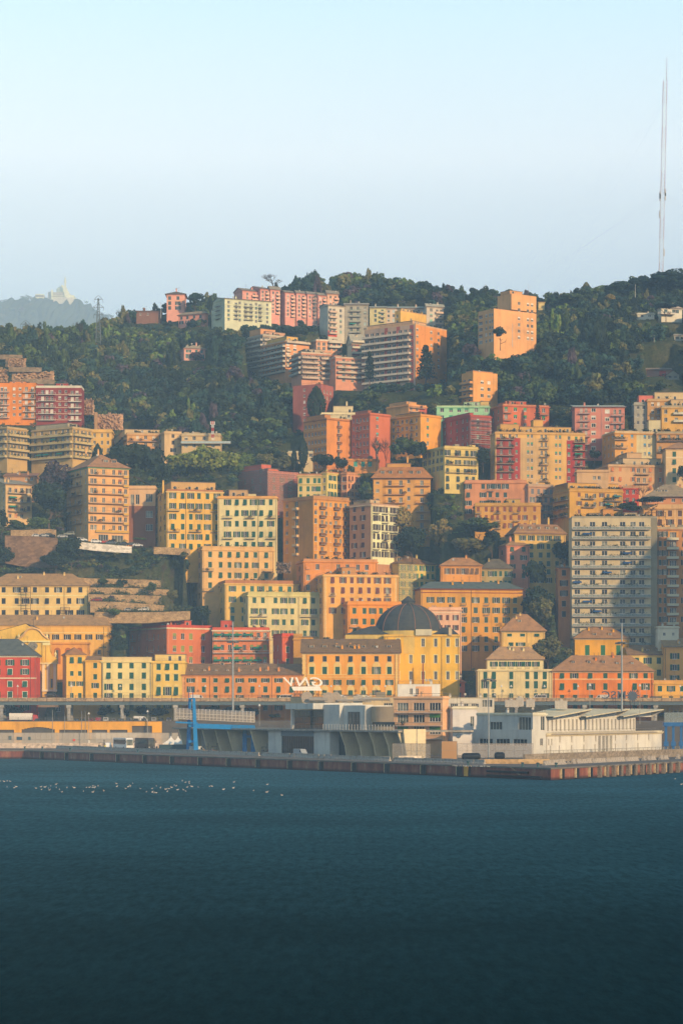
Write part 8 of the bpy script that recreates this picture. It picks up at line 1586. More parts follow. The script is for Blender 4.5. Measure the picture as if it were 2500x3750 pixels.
TR = [
 ('broad dark umbrella pine crowning the right end of the ridge', 'round', 'teal', 2460, 985, 1085, 190), ('umbrella pine left of the radio mast on the ridge', 'round', 'teal', 2345, 1008, 1085, 100), ('rounded umbrella pine at the step of the right ridge', 'round', 'teal', 2262, 1026, 1090, 96),
 ('umbrella pine with bare forked trunk in front of the white villa', 'umbrella', 'teal', 2436, 1102, 1165, 92, 1248), ('wide green pine on the knoll right of the orange tower block', 'round', 'mid', 2085, 1068, 1140, 130), ('slim pale poplar on the right ridge line', 'cypress', 'olive', 2145, 1034, 1085, 30), ('yellow-leaved tree on the slope below the ridge pines', 'round', 'yellow', 2232, 1073, 1122, 52),
 ('pine with bare trunk standing before the orange tower block', 'round', 'teal', 1831, 1195, 1270, 52, 1150, .62), ('small round tree on the ridge left of the orange tower block', 'round', 'teal', 1732, 1052, 1090, 40),
 ('tall dark conifer against the left of the huge beige slab', 'cedar', 'dark', 1353, 1283, 1400, 42, 1185), ('dark cedar before the orange end wall of the huge slab', 'cedar', 'dark', 1558, 1258, 1400, 66, 1190),
 ('leafless tree above the pink terraces on the ridge', 'bare', 'dark', 1000, 1003, 1062, 80, 1430), ('thin bare tree on the ridge beside the tall power pylon', 'bare', 'dark', 436, 1128, 1185, 28), ('purple-grey bare tree left of the tall power pylon', 'bare', 'dark', 298, 1176, 1240, 60), ('dark pine beside the pink tower house', 'round', 'teal', 716, 1066, 1135, 64, 1388), ('dark narrow tree left of the pale green block of flats', 'cypress', 'dark', 770, 1084, 1145, 18, 1362),
 ('dark round bush tree on the left spur', 'round', 'dark', 66, 1203, 1248, 56), ('rust-brown tree on the left spur below the small pylon', 'round', 'rust', 116, 1222, 1258, 50), ('large grey leafless tree in the right-hand wood', 'bare', 'dark', 2046, 1330, 1430, 84, 1160), ('fan palm at the upper edge of the right-hand houses', 'palm', 'olive', 2188, 1416, 1470, 34, 1120),
 ('slim conifer in front of the salmon house on the right slope', 'cedar', 'dark', 1967, 1462, 1545, 22, 1095), ('tall dark tree half covering the plum-red block', 'cypress', 'dark', 1158, 1418, 1550, 66, 1138),
 ('dark fir above the lime-green garden trees', 'cedar', 'dark', 1009, 1594, 1690, 92, 1130), ('tallest cypress in front of the orange brick block', 'cypress', 'dark', 1110, 1606, 1715, 34, 1094), ('smaller cypress left of the tallest cypress', 'cypress', 'dark', 1077, 1641, 1715, 20, 1096), ('dark tree under the pale flat-roofed house', 'round', 'dark', 1182, 1655, 1725, 92, 1092), ('dark leafy tree beside the low orange house', 'round', 'dark', 1247, 1668, 1735, 54, 1086),
 ('big lime-green tree at the left of the garden', 'round', 'lime', 668, 1640, 1772, 140, 1092), ('tallest lime-green tree of the garden', 'round', 'lime', 752, 1625, 1775, 150, 1096), ('lime-green tree in the middle of the garden', 'round', 'lime', 838, 1644, 1775, 120, 1100), ('small lime-green tree above the scaffolded pink house', 'round', 'fresh', 905, 1652, 1770, 100, 1100), ('olive tree crown right of the lime-green garden trees', 'round', 'olive', 970, 1652, 1760, 110, 1104), ('yellow-olive tree behind the scaffolded pink house', 'round', 'olive', 1046, 1668, 1750, 100, 1100),
 ('low green tree right of the narrow salmon house', 'round', 'fresh', 1336, 1760, 1830, 50, 1060), ('small green tree below the low orange house', 'round', 'mid', 1284, 1700, 1760, 40, 1082),
 ('big dark evergreen tree behind the ten-storey tan tower', 'round', 'dark', 455, 1612, 1790, 160, 1062), ('dark brown-green evergreen right of the big evergreen', 'round', 'dark', 545, 1622, 1790, 130, 1064), ('pointed dark tree left of the big evergreen', 'cypress', 'dark', 358, 1628, 1760, 46, 1068), ('dark tree between the two evergreen crowns', 'round', 'dark', 600, 1690, 1800, 70, 1056), ('lilac-flowered dark tree left of the ten-storey tan tower', 'round', 'plum', 205, 1690, 1860, 140, 1062), ('dark tree mass below the lilac-flowered tree', 'round', 'dark', 180, 1745, 1920, 130, 1046),
 ('light green shrub tree on the garden wall at the left', 'round', 'fresh', 140, 1888, 1952, 88, 1032), ('low green shrub tree left of the light green one', 'round', 'mid', 62, 1900, 1952, 80, 1032), ('dark tree at the left edge above the retaining wall', 'round', 'dark', 6, 1856, 1960, 50, 1034), ('dark tree at the left edge below the retaining wall', 'round', 'dark', 20, 1990, 2100, 90, 1024), ('bushy grey-green tree in front of the brown retaining wall', 'round', 'dark', 262, 1966, 2075, 130, 1020), ('dark bush tree under the retaining wall', 'round', 'dark', 205, 2010, 2100, 100, 1016), ('clipped flat-topped shrub by the parked cars', 'umbrella', 'fresh', 512, 1964, 1998, 52, 1036),
 ('small tree growing on the top stone terrace', 'round', 'mid', 375, 2115, 2145, 46, 1008), ('feathery green tree on the second stone terrace', 'round', 'mid', 558, 2128, 2185, 48, 1002), ('bush on the lowest stone terrace', 'round', 'fresh', 418, 2226, 2262, 50, 988), ('olive shrub at the right end of the terraces', 'round', 'olive', 634, 2156, 2208, 50, 1000), ('bare thicket tree above the right end of the terraces', 'bare', 'dark', 596, 2058, 2130, 36, 1012), ('second bare thicket tree above the terraces', 'bare', 'dark', 625, 2080, 2150, 30, 1010),
 ('ivy-covered dark tree left of the coral-red block', 'round', 'dark', 434, 2322, 2420, 70, 976), ('dark tree under the cliff left of the tan palazzo', 'round', 'dark', 655, 2010, 2150, 70, 1030), ('dark shrub tree below the tan palazzo', 'round', 'dark', 742, 2215, 2290, 60, 1000),
 ('brown spreading leafless tree before the rust-red block', 'bare', 'dark', 1378, 1592, 1725, 84, 1080), ('second brown leafless tree right of the spreading one', 'bare', 'dark', 1412, 1602, 1715, 50, 1082), ('green tree below the yellow block', 'round', 'mid', 1485, 1600, 1705, 120, 1076), ('dark green tree left of the cream house', 'round', 'dark', 1535, 1615, 1710, 70, 1070),
 ('yellow-brown tree against the mansard tower', 'round', 'yellow', 1470, 1842, 2005, 96, 1034), ('dark green tree below the mansard tower', 'round', 'dark', 1508, 1918, 2050, 104, 1026), ('large golden-olive tree right of the mansard tower', 'round', 'yellow', 1618, 1888, 2060, 116, 1030), ('green tree beside the salmon house', 'round', 'mid', 1640, 1815, 1935, 120, 1050), ('dark green spreading tree under the dark yellow house', 'round', 'mid', 1752, 1892, 1975, 150, 1018), ('olive-green tree above the olive-grey roof', 'round', 'olive', 1712, 1958, 2045, 140, 1020), ('dark tree in the gap right of the golden-olive tree', 'round', 'dark', 1800, 1930, 2030, 70, 1020), ('small dark tree behind the mansard tower', 'round', 'dark', 1600, 1780, 1900, 90, 1060),
 ('tall dark tree right of the narrow pink house', 'round', 'dark', 1958, 2046, 2190, 96, 1000), ('broad dark tree right of the mustard palazzo', 'round', 'dark', 1968, 2130, 2290, 110, 992), ('olive-topped tree right of the mustard palazzo', 'round', 'olive', 1985, 2178, 2330, 100, 988), ('olive-brown tree right of the pyramid-roofed villa', 'round', 'olive', 2004, 2322, 2440, 114, 962), ('dark tree above the shaded orange house', 'round', 'dark', 2052, 1972, 2080, 66, 1018), ('small dark tree under the pink block', 'round', 'dark', 2176, 1645, 1690, 48, 1075), ('flat dark cedar in front of the mansion terrace', 'umbrella', 'dark', 2384, 1812, 1880, 130, 1002), ('dark bush left of the flat cedar', 'round', 'dark', 2300, 1832, 1890, 90, 1000), ('dark tree at the right edge by the cream villa', 'round', 'dark', 2502, 1700, 1770, 50, 1040), ('brown leafless tree left of the grey-brown villa roof', 'bare', 'rust', 2350, 1770, 1850, 50, 1020), ('small dark tree left of the striped block', 'round', 'dark', 1768, 1632, 1720, 50, 1062),
]
for a in TR: tree(*a)
for i, (px, yt, wd, D) in enumerate(((24, 2588, 44, 933), (66, 2584, 50, 934), (390, 2582, 66, 934), (455, 2596, 44, 933), (520, 2584, 62, 934), (584, 2586, 64, 934), (780, 2582, 60, 934), (836, 2586, 52, 934), (884, 2584, 50, 934), (926, 2588, 52, 934), (1006, 2612, 46, 932), (2436, 2604, 60, 934), (2482, 2602, 50, 934), (2356, 2604, 50, 934))):
 tree('small dark street tree under the viaduct ' + ['at the left edge', 'in front of the red house', 'left of the cream house', 'smallest of the left row', 'in front of the cream house', 'in front of the pedimented house', 'behind the blue tower', 'right of the blue tower', 'behind the glass tube', 'at the end of the glass tube', 'by the terminal ramp, low and bushy', 'behind the white hall roof', 'at the right edge', 'right of the white hall end'][i], 'round', 'dark', px, yt, 2641, wd, D, .8, 'street trees under the viaduct')
# ---- the wood that covers the slopes as one mass, and undergrowth between the houses
def woodland():
 rn = np.random.RandomState(11); pxs, P = TERR
 lowx = [-900, 0, 150, 300, 370, 600, 900, 1080, 1120, 1350, 1500, 1700, 2000, 2330, 2500, 3500]; lowy = [1330, 1360, 1400, 1500, 1600, 1640, 1640, 1600, 1540, 1500, 1450, 1470, 1500, 1480, 1440, 1430]
 blds = [(f[2][0], f[2][2], HZ - (f[1] - CAMZ) * FPX / f[6], f[6], f[7]) for f in FOOT]
 protos = []
 for i in range(14):
  tn = ['dark', 'teal', 'mid', 'dark', 'mid', 'olive', 'teal', 'fresh', 'olive', 'dark', 'mid', 'plum', 'mid', 'teal'][i]
  V, c = blob_crown(rn, 12, 560, .5, .5, .35, size=.056, tone=np.array(TONE[tn]) * rn.uniform(1.0, 1.6), squash=.85); protos.append((V, c))
 VV, CC = [], []; VU, CU = [], []
 def ok(px, D, ytop, half, slack):
  for p0, p1, yb, Db, cs in blds:
   if p0 - half < px < p1 + half:
    if D < Db and ytop < yb - min(slack, .18 * cs): return False
    if Db - 2 <= D <= Db + 16 and p0 - half * .6 < px < p1 + half * .6 and ytop < yb - slack: return False
  return True
 n = 0
 for it in range(30000):
  i = rn.randint(0, len(pxs)); px = pxs[i] + rn.uniform(-7, 7)
  if px < -300 or px > 2800: continue
  col = P[i]
  if it < 17000: D = math.sqrt(rn.uniform(940 ** 2, 1590 ** 2)); j = int(np.searchsorted(col[:, 1], D))
  else:
   pj = HZ - (col[:241, 2] - CAMZ) * FPX / col[:241, 1]; j = int(np.argmin(np.abs(pj - rn.uniform(1500, 2500))))
  if j >= 241 or j < 2: continue
  x, y, z = col[j]; x = (px - 1250) / FPX * y
  py = HZ - (z - CAMZ) * FPX / y
  lim = float(np.interp(px, lowx, lowy)); hi = py < lim
  if hi:
   wd = rn.uniform(5.5, 12) * (.7 if py < 1180 and px > 1400 else 1); h = wd * rn.uniform(.75, 1.15)
   if rn.rand() < .12: wd *= .6
   if rn.rand() < .06: wd *= .55; h *= 1.7
  else: wd = rn.uniform(2.2, 5); h = wd * rn.uniform(.6, .9)
  if not hi and rn.rand() < .25: continue
  if not ok(px, y, py - h * FPX / y, wd * .5 * FPX / y, 40 if hi else 12): continue
  pn = math.sin(x * .021 + 1.3 * math.sin(y * .017)) + math.sin(y * .031 + x * .011) + (.9 if px < 650 and py > 1230 else 0)
  V, c = protos[rn.randint(0, 14)] if rn.rand() < .45 else protos[rn.choice([5, 7, 12, 2, 4, 8] if pn > .5 else [0, 1, 3, 6, 9, 13])]
  a = rn.uniform(0, 6.28); R = np.array([[math.cos(a), -math.sin(a), 0], [math.sin(a), math.cos(a), 0], [0, 0, 1]])
  W_ = (V @ R.T) * np.array([wd, wd, h]) + np.array([x, y, z - h * .05])
  if hi: VV.append(W_); CC.append(c * rn.uniform(.82, 1.2))
  else: VU.append(W_[::3]); CU.append(c[::3] * rn.uniform(.75, 1.3))
  n += 1
 for it in range(15000):                                   # low scrub hugging every open slope
  i = rn.randint(0, len(pxs)); px = pxs[i]
  if px < -200 or px > 2700: continue
  col = P[i]; pj = HZ - (col[2:241, 2] - CAMZ) * FPX / col[2:241, 1]; j = 2 + int(np.argmin(np.abs(pj - rn.uniform(1080, 2480)))); x, y, z = col[j] + rn.normal(0, 1, 3) * (1.2, 1, .1)
  if any(q[6] - 2 < y < q[6] + 14 and q[2][0] - 4 < px < q[2][2] + 4 for q in FOOT): continue
  V, c = protos[rn.randint(0, 14)]; k = rn.randint(0, 7); wd = rn.uniform(1.5, 4.2); a = rn.uniform(0, 6.28); R = np.array([[math.cos(a), -math.sin(a), 0], [math.sin(a), math.cos(a), 0], [0, 0, 1]])
  VU.append((V[k::10] @ R.T) * np.array([wd, wd, wd * .5]) + np.array([x, y, z - .2])); CU.append(c[k::10] * rn.uniform(.9, 1.7))
 print('wood', len(VV), 'undergrowth', len(VU))
 tag(link(quads_mesh('woodland', np.concatenate(VV), leafmat(), np.concatenate(CC)), 'woodland'), kind='stuff')
 tag(link(quads_mesh('undergrowth', np.concatenate(VU), leafmat(), np.concatenate(CU)), 'undergrowth'), kind='stuff')
 rn = np.random.RandomState(5); me = bpy.data.objects['far_hill'].data; N = len(me.vertices); co = np.zeros(N * 3, np.float32); me.vertices.foreach_get('co', co); co = co.reshape(-1, 3)
 co = co[(co[:, 0] > -720) & (co[:, 0] < -150) & (co[:, 1] > 2700)]; VF, CF = [], []
 for k in rn.choice(len(co), 2200):
  qx = 1250 + FPX * co[k, 0] / co[k, 1]
  if 122 < qx < 280 and co[k, 1] > 3700: continue
  V, c = protos[rn.randint(0, 14)]; s = rn.uniform(8, 18); p = co[k] + rn.normal(0, 6, 3) * (1, 1, .15)
  VF.append(V[::5] * np.array([s, s, s * .7]) * 1.0 + p); CF.append(c[::5])
 tag(link(quads_mesh('far_woodland', np.concatenate(VF), leafmat(), np.concatenate(CF)), 'far_woodland'), kind='stuff')
woodland()
# ------------------------------------------------------------------ vehicles, people, gulls
def car_parts(kind, hx):
 def fn():
  if kind == 'van': L_, H, W_ = 5.3, 2.3, 1.95; pr = [(-2.6, .35), (2.6, .35), (2.62, 1.0), (2.3, 1.15), (1.55, 2.05), (1.2, 2.25), (-2.4, 2.3), (-2.62, 2.1)]; wn = [(1.0, 1.3, 1.95, 1.15)]
  elif kind == 'minibus': L_, H, W_ = 5.4, 2.3, 1.95; pr = [(-2.65, .35), (2.65, .35), (2.68, 1.0), (2.35, 1.2), (1.7, 2.1), (1.3, 2.28), (-2.45, 2.3), (-2.68, 2.1)]
  elif kind == 'suv': L_, H, W_ = 4.5, 1.75, 1.85; pr = [(-2.2, .35), (2.2, .35), (2.25, .85), (1.9, 1.02), (1.1, 1.1), (.55, 1.65), (-1.75, 1.75), (-2.15, 1.1)]
  else: L_, H, W_ = 4.2, 1.45, 1.75; pr = [(-2.05, .32), (2.05, .32), (2.1, .72), (1.85, .86), (1.0, .95), (.35, 1.4), (-1.1, 1.45), (-1.85, 1.0), (-2.1, .9)]
  b = MB(); b.prism(pr, -W_ / 2, W_ / 2, 0);
  g = MB(); y = W_ / 2 + .01
  if kind == 'van': quad = [[(1.0, 1.25), (1.9, 1.25), (1.5, 1.95), (1.0, 1.95)]]
  elif kind == 'minibus': quad = [[(.9, 1.25), (2.0, 1.25), (1.55, 2.0), (.9, 2.0)], [(-.7, 1.25), (.8, 1.25), (.8, 2.0), (-.7, 2.0)], [(-2.3, 1.25), (-.8, 1.25), (-.8, 2.0), (-2.3, 2.0)]]
  elif kind == 'suv': quad = [[(-1.8, 1.1), (-.6, 1.1), (-.6, 1.6), (-1.6, 1.6)], [(-.5, 1.1), (.85, 1.1), (.45, 1.58), (-.5, 1.6)]]
  else: quad = [[(-1.55, .95), (-.5, .95), (-.5, 1.36), (-1.05, 1.36)], [(-.42, .95), (.75, .95), (.28, 1.34), (-.42, 1.36)]]
  for q in quad:
   g.prism(q, -y, -y + .02); g.prism(q, y - .02, y)
  xr = pr[-1][0] - .02; zc = (H * .62, H * .9); g.box(xr - .03, -W_ * .38, zc[0], xr, W_ * .38, zc[1])
  w_ = MB(); w_.bar((0, -.11, 0), (0, .11, 0), .34, 0, 12); w_.bar((0, -.12, 0), (0, .12, 0), .18, 1, 8)
  return b.mesh('body', plain(hx, .35, .0, .5)), g.mesh('window_glass', glass()), w_.mesh('wheel', [plain('15161a', .8), plain('8a8c90', .4, .6)]), L_, W_
 return cached(('car', kind, hx), fn)
def car(kind, hx, P, rz, label, group=None, cat=None, name=None):
 bm, gm, wm, L_, W_ = car_parts(kind, hx); r = thing(name or {'van': 'delivery_van', 'minibus': 'minibus', 'suv': 'parked_car', 'car': 'parked_car'}[kind], label, cat or ('van' if kind in ('van', 'minibus') else 'car'), P, rz, group)
 link(bm, 'body', r); link(gm, 'window_glass', r)
 for sx in (-.31, .31):
  for sy in (-1, 1): link(wm, 'wheel', r, (sx * L_, sy * (W_ / 2 - .1), .34))
 b = cached(('lamps', kind), lambda: (lambda q: (q.box(L_ / 2 - .12, -W_ * .42, .68, L_ / 2 + .03, -W_ * .25, .85), q.box(L_ / 2 - .12, W_ * .25, .68, L_ / 2 + .03, W_ * .42, .85), q.mesh('headlight', plain('e0e0da', .2)))[-1])(MB())); link(b, 'headlight', r)
vx = lambda px: at(px, 2600, VD + 3.2).x
for kind, hx, px, rz, l in (('van', 'ece8e0', 723, 0, 'white delivery van on the viaduct above the blue tower'), ('car', '2a2c30', 881, PI, 'black car on the viaduct left of the red car'), ('car', 'c03038', 947, PI, 'red car on the viaduct beside the floodlight mast'), ('minibus', 'e6e0d4', 1045, PI, 'white minibus on the viaduct left of the roof sign'), ('van', 'e8e3d8', 1246, .0, 'white van with open rear on the viaduct behind the ducts'), ('minibus', 'dcdad4', 1974, PI, 'silver-white minibus on the viaduct before the pale cream house'), ('van', 'd9d6ce', 2203, PI, 'pale van on the viaduct behind the star sign'), ('car', '2b2f38', 2357, 0, 'dark car on the viaduct right of the star sign'), ('suv', '23262c', 2398, 0, 'dark car on the viaduct behind the first dark one'), ('car', '4a4a4a', 640 - 240, 0, 'small grey car on the viaduct by the cream house')):
 car(kind, hx, (vx(px), VD + 3.2, VZ), rz, l)
for i, (px, hx, kind) in enumerate(((280, '30343a', 'car'), (306, '3a3d44', 'car'), (334, '9c2a30', 'car'), (361, 'a83038', 'suv'), (390, 'd6d3cc', 'suv'), (417, '8a8278', 'car'), (444, '4a4d52', 'car'), (472, '3a3c40', 'suv'), (500, '55585c', 'car'), (527, '2e3036', 'car'), (565, 'a8a49c', 'suv'), (590, '23252a', 'car'), (620, '3a3430', 'suv'), (140, '3a4048', 'car'), (186, '2d3238', 'suv'))):
 car(kind, hx, at(px, 2600, 918.5) * 1 + Vector((0, 0, STREET - CAMZ + .02)), PI / 2 + (0 if i % 3 else PI), ['dark car parked at the left of the street rail', 'dark grey car second at the street rail', 'dark red car parked on the street above the ochre wall', 'red car next to the dark red one on the street', 'white car right of the red car on the street', 'beige car on the street above the ochre wall', 'grey car on the street under the small street trees', 'dark car on the street left of the grey one', 'mid-grey car on the street near the white van', 'black car on the street near the white van', 'pale car on the street near the right end of the ochre wall', 'black car at the right end of the ochre wall', 'brown car beyond the end of the ochre wall', 'dark car in front of the red house', 'dark car beside the traffic lights'][i])
car('van', 'e8e6e0', at(516, 2600, 926) + Vector((0, 0, STREET - CAMZ)), 0, 'white van parked on the street under the trees')
for i, (t, x, y, hx, kind, D) in enumerate((('a3', 300, 397, 'b9b4ac', 'car', 1028), ('a3', 340, 397, '26282e', 'suv', 1029), ('a3', 252, 397, 'c9c4bc', 'car', 1028), ('a3', 470, 386, '8a8a78', 'suv', 1032), ('a3', 425, 402, 'b5b2ac', 'car', 1028), ('a3', 556, 426, 'e0dcd4', 'suv', 1024), ('a3', 652, 438, 'e6e2da', 'suv', 1023), ('a3', 708, 440, 'c23a28', 'car', 1023), ('a3', 752, 445, '5a646c', 'car', 1022), ('a3', 835, 452, '3f444a', 'car', 1022), ('a3', 882, 455, '4a5058', 'car', 1022), ('a3', 932, 462, 'd6d2ca', 'car', 1020), ('a3', 655, 832, '8a2a20', 'suv', 1000), ('a4', 875, 160, '9a958c', 'car', 992), ('a4', 972, 160, 'd6d0c4', 'suv', 992), ('a4', 340, 735, '30343a', 'car', 941))):
 car(kind, hx, at(PX(t, x), PY(t, y) + 2, D), rb_.choice((0, PI)), ['silver car at the left of the car park wall', 'black car beside the silver one on the car park wall', 'pale car behind the car park wall at the left', 'olive off-road car under the ten-storey tower', 'silver car by the bushy grey-green tree', 'white car left of the garage doors', 'bright white off-road car by the white parapet', 'red car right of the white off-road car', 'blue-grey car right of the red one', 'dark car by the clipped shrub', 'grey-blue car at the right end of the white parapet', 'white car by the end of the white parapet', 'dark red car on the third stone terrace', 'grey car parked below the fourth terrace wall', 'white car parked below the fourth terrace wall', 'dark car behind the viaduct beside the church'][i])
def coach(px, D, hx, lower, label, front):
 P = onq(px, D); r = thing('coach', label, 'coach', P, rad(-62)); H, W_, L_ = 4.1, 2.6, 12.0; m = plain(hx, .3, 0, .5); b = MB(); b.prism([(0, .4), (0, 3.2), (-.5, H - .15), (-.9, H), (-L_, H), (-L_, .4)], -W_ / 2, W_ / 2); b.v = [tuple(v) for v in b.v]; b.obj('body', m, r)
 b = MB(); b.prism([(.03, 1.5), (.03, 3.2), (-.42, H - .3), (-.45, H - .3), (-.03, 3.2), (-.02, 1.5)], -W_ / 2 + .12, W_ / 2 - .12); b.obj('windscreen', glass(), r)
 for s in (-1, 1): b = MB(); b.box(-L_ + .4, s * W_ / 2 - .01 if s > 0 else s * W_ / 2 - .03, 1.9, -1.0, s * W_ / 2 + .03 if s > 0 else s * W_ / 2 + .01, 3.5); b.obj('side_window', glass(), r)
 b = MB(); b.box(-.02, -W_ / 2 + .1, .42, .06, W_ / 2 - .1, 1.35); b.obj('front_panel', plain(lower, .35, 0, .5), r)
 for s in (-1, 1): b = MB(); b.box(.06, s * .95 - .22, .75, .1, s * .95 + .22, 1.0); b.obj('headlight', plain('e6e4dc', .2), r); b = MB(); b.box(.1, s * (W_ / 2 + .25) - .12, 2.4, .3, s * (W_ / 2 + .25) + .12, 3.1); b.bar((.0, s * W_ / 2 * .9, 3.2), (.2, s * (W_ / 2 + .25), 3.1), .04); b.obj('wing_mirror', plain('1c1e22', .5), r)
 for x in (-2.6, -9.5):
  for s in (-1, 1): b = MB(); b.bar((x, s * (W_ / 2 - .3), .5), (x, s * (W_ / 2 + .01), .5), .5, 0, 14); b.obj('wheel', plain('17181b', .8), r)
coach(476, 868, 'e6e2da', 'e9e6df', 'white coach with dark windscreen parked on the left quay', 0); coach(556, 866, '3a3230', '1c1e22', 'black and brown coach right of the white coach on the quay', 1)
car('minibus', 'eceae4', onq(396, 880), rad(-80), 'white minibus with open tailgate left of the white coach'); car('van', '4a4f58', onq(433, 888), rad(-80), 'dark van between the white minibus and the white coach'); car('minibus', 'e3e0d8', onq(507, 884), rad(-75), 'white minivan between the two coaches'); car('van', 'c9ccc8', onq(722, 796), 0.2, 'white van under the blue gangway beside the tower');
car('van', '9aa0a4', onq(1100, 742), rad(-58), 'silver passenger van in front of the terminal glass')
b = MB(); b.box(-8.6, -1.2, 1.1, 8.6, 1.2, 4.2); tr_ = thing('truck_trailer', 'long white truck trailer behind the harbour fence', 'trailer', (at(432, 2600, 906).x, 906.5, QZ)); tr_.scale = (.98, 1, 1.35); b.obj('box_body', plain('e0d6c8', .6), tr_)
for x in (-6.5, -5.2, 5, 6.3): b = MB(); b.bar((x, -1.1, .5), (x, 1.1, .5), .5, 0, 12); b.obj('wheel', plain('17181b', .8), tr_)
def truck(px, D, label, hx):
 r = thing('truck', label, 'truck', at(px, 2600, D) + Vector((0, 0, STREET - CAMZ))); b = MB(); b.box(-4.5, -1.2, 1, 4.2, 1.2, 3.4); b.obj('box_body', plain(hx, .6), r); b = MB(); b.prism([(4.4, .5), (6.3, .5), (6.3, 1.6), (5.9, 2.7), (4.4, 2.8)], -1.15, 1.15); b.obj('cab', plain('c23a28', .4), r)
 for x in (-3.3, 3, 5.3): b = MB(); b.bar((x, -1.15, .5), (x, 1.15, .5), .48, 0, 12); b.obj('wheel', plain('17181b', .8), r)
truck(80, 926, 'white box truck with red cab in front of the red house', 'e3ddd2')
def forklift(px, D, hx, label):
 r = thing('forklift', label, 'forklift', onq(px, D), .4); b = MB(); b.box(-1, -.6, .3, .8, .6, 1.1); b.box(-1, -.6, 1.1, -.4, .6, 1.5); b.obj('body', plain(hx, .5), r); b = MB()
 for x in (-.8, .6):
  for y in (-.5, .5): b.bar((x, y, 1.1), (x, y, 2.3), .05)
 b.box(-.9, -.6, 2.3, .7, .6, 2.38); b.obj('cage', plain('2a2c2e', .5), r); b = MB(); b.bar((1.0, -.4, .1), (1.0, -.4, 3.4), .07); b.bar((1.0, .4, .1), (1.0, .4, 3.4), .07); b.box(1.0, -.5, .1, 2.1, -.3, .16); b.box(1.0, .3, .1, 2.1, .5, .16); b.obj('mast', plain('3a3c3e', .5, .3), r)
 for x in (-.7, .5):
  for y in (-.55, .55): b = MB(); b.bar((x, y - .1, .32), (x, y + .1, .32), .32, 0, 10); b.obj('wheel', plain('17181b', .8), r)
forklift(752, 792, '6a5a3a', 'yellow-brown forklift under the gangway'); forklift(785, 786, '5a4a42', 'dark forklift right of the yellow-brown one'); forklift(372, 874, '4a4f4a', 'grey handling machine beside the white minibus'); forklift(970, 775, '6b6258', 'loaded forklift near the red-jacketed workers')
def person_mesh(jk, tr, var):
 def fn():
  me = bpy.data.meshes.new('person_rig'); s = .12 * (1 if var % 2 else -1)
  V = [(0, 0, .95), (0, .0, 1.2), (0, 0, 1.42), (0, 0, 1.52), (0, -.02, 1.62), (0, -.02, 1.75), (.1, 0, .9), (.11, -.02 + s * .4, .5), (.11, .02 + s, .06), (.11, -.12 + s, .04), (-.1, 0, .9), (-.11, -.02 - s * .4, .5), (-.11, .02 - s, .06), (-.11, -.12 - s, .04), (.2, 0, 1.4), (.26, .03, 1.13), (.25, -.1, .9), (.25, -.15, .82), (-.2, 0, 1.4), (-.27, .03, 1.13), (-.24, -.08, .9), (-.24, -.12, .82)]
  E = [(0, 1), (1, 2), (2, 3), (3, 4), (4, 5), (0, 6), (6, 7), (7, 8), (8, 9), (0, 10), (10, 11), (11, 12), (12, 13), (2, 14), (14, 15), (15, 16), (16, 17), (2, 18), (18, 19), (19, 20), (20, 21)]
  R = [.16, .16, .15, .06, .1, .085, .1, .07, .05, .045, .1, .07, .05, .045, .075, .055, .042, .04, .075, .055, .042, .04]
  me.from_pydata(V, E, []); o = link(me, 'person_rig'); o.modifiers.new('s', 'SKIN')
  for i, sv in enumerate(me.skin_vertices[0].data): sv.radius = (R[i], R[i] * (.7 if i < 3 else 1)); sv.use_root = (i == 0)
  sb = o.modifiers.new('u', 'SUBSURF'); sb.levels = 1; sb.render_levels = 1
  dg = bpy.context.evaluated_depsgraph_get(); m2 = bpy.data.meshes.new_from_object(o.evaluated_get(dg)); bpy.data.objects.remove(o); bpy.data.meshes.remove(me)
  m2.name = 'person'; m2.materials.clear()
  for h in (jk, tr, 'b98a6c', '2a2018'): m2.materials.append(plain(h, .8))
  for p in m2.polygons: z = p.center.z; p.material_index = 3 if z > 1.72 or (z > 1.6 and p.center.y > 0) else (2 if z > 1.5 or (z < .88 and abs(p.center.x) > .2) else (0 if z > .93 or abs(p.center.x) > .2 else 1))
  return m2
 return cached(('person', jk, tr, var), fn)
for i, (px, D, jk, tr, l) in enumerate(((984, 778, 'c02a24', '2a2c34', 'person in red jacket standing beside the loaded forklift'), (996, 776, 'b82a26', '23252c', 'person in red jacket in the middle by the terminal wall'), (1003, 774, 'c4302a', '2a2a30', 'person in dark red jacket nearest the terminal wall'), (595, 836, 'd6d82a', '2c3038', 'person in yellow vest left of the container'), (604, 836, 'e0c83a', '30343c', 'person in yellow vest right by the container'), (575, 842, '2a2a30', '23252a', 'person in dark clothes in front of the black coach'), (583, 838, 'a03028', '2a2c30', 'person in red top beside the black coach'), (386, 866, 'e6d22a', '2c2e34', 'person in yellow vest crouched by the white minibus'), (408, 868, '23252a', '1f2126', 'person in black beside the white minibus'))):
 o = link(person_mesh(jk, tr, i % 2), 'person', None, onq(px, D), i * 1.3); o.scale = (1.05, 1.05, 1.05); tag(o, l, 'person')
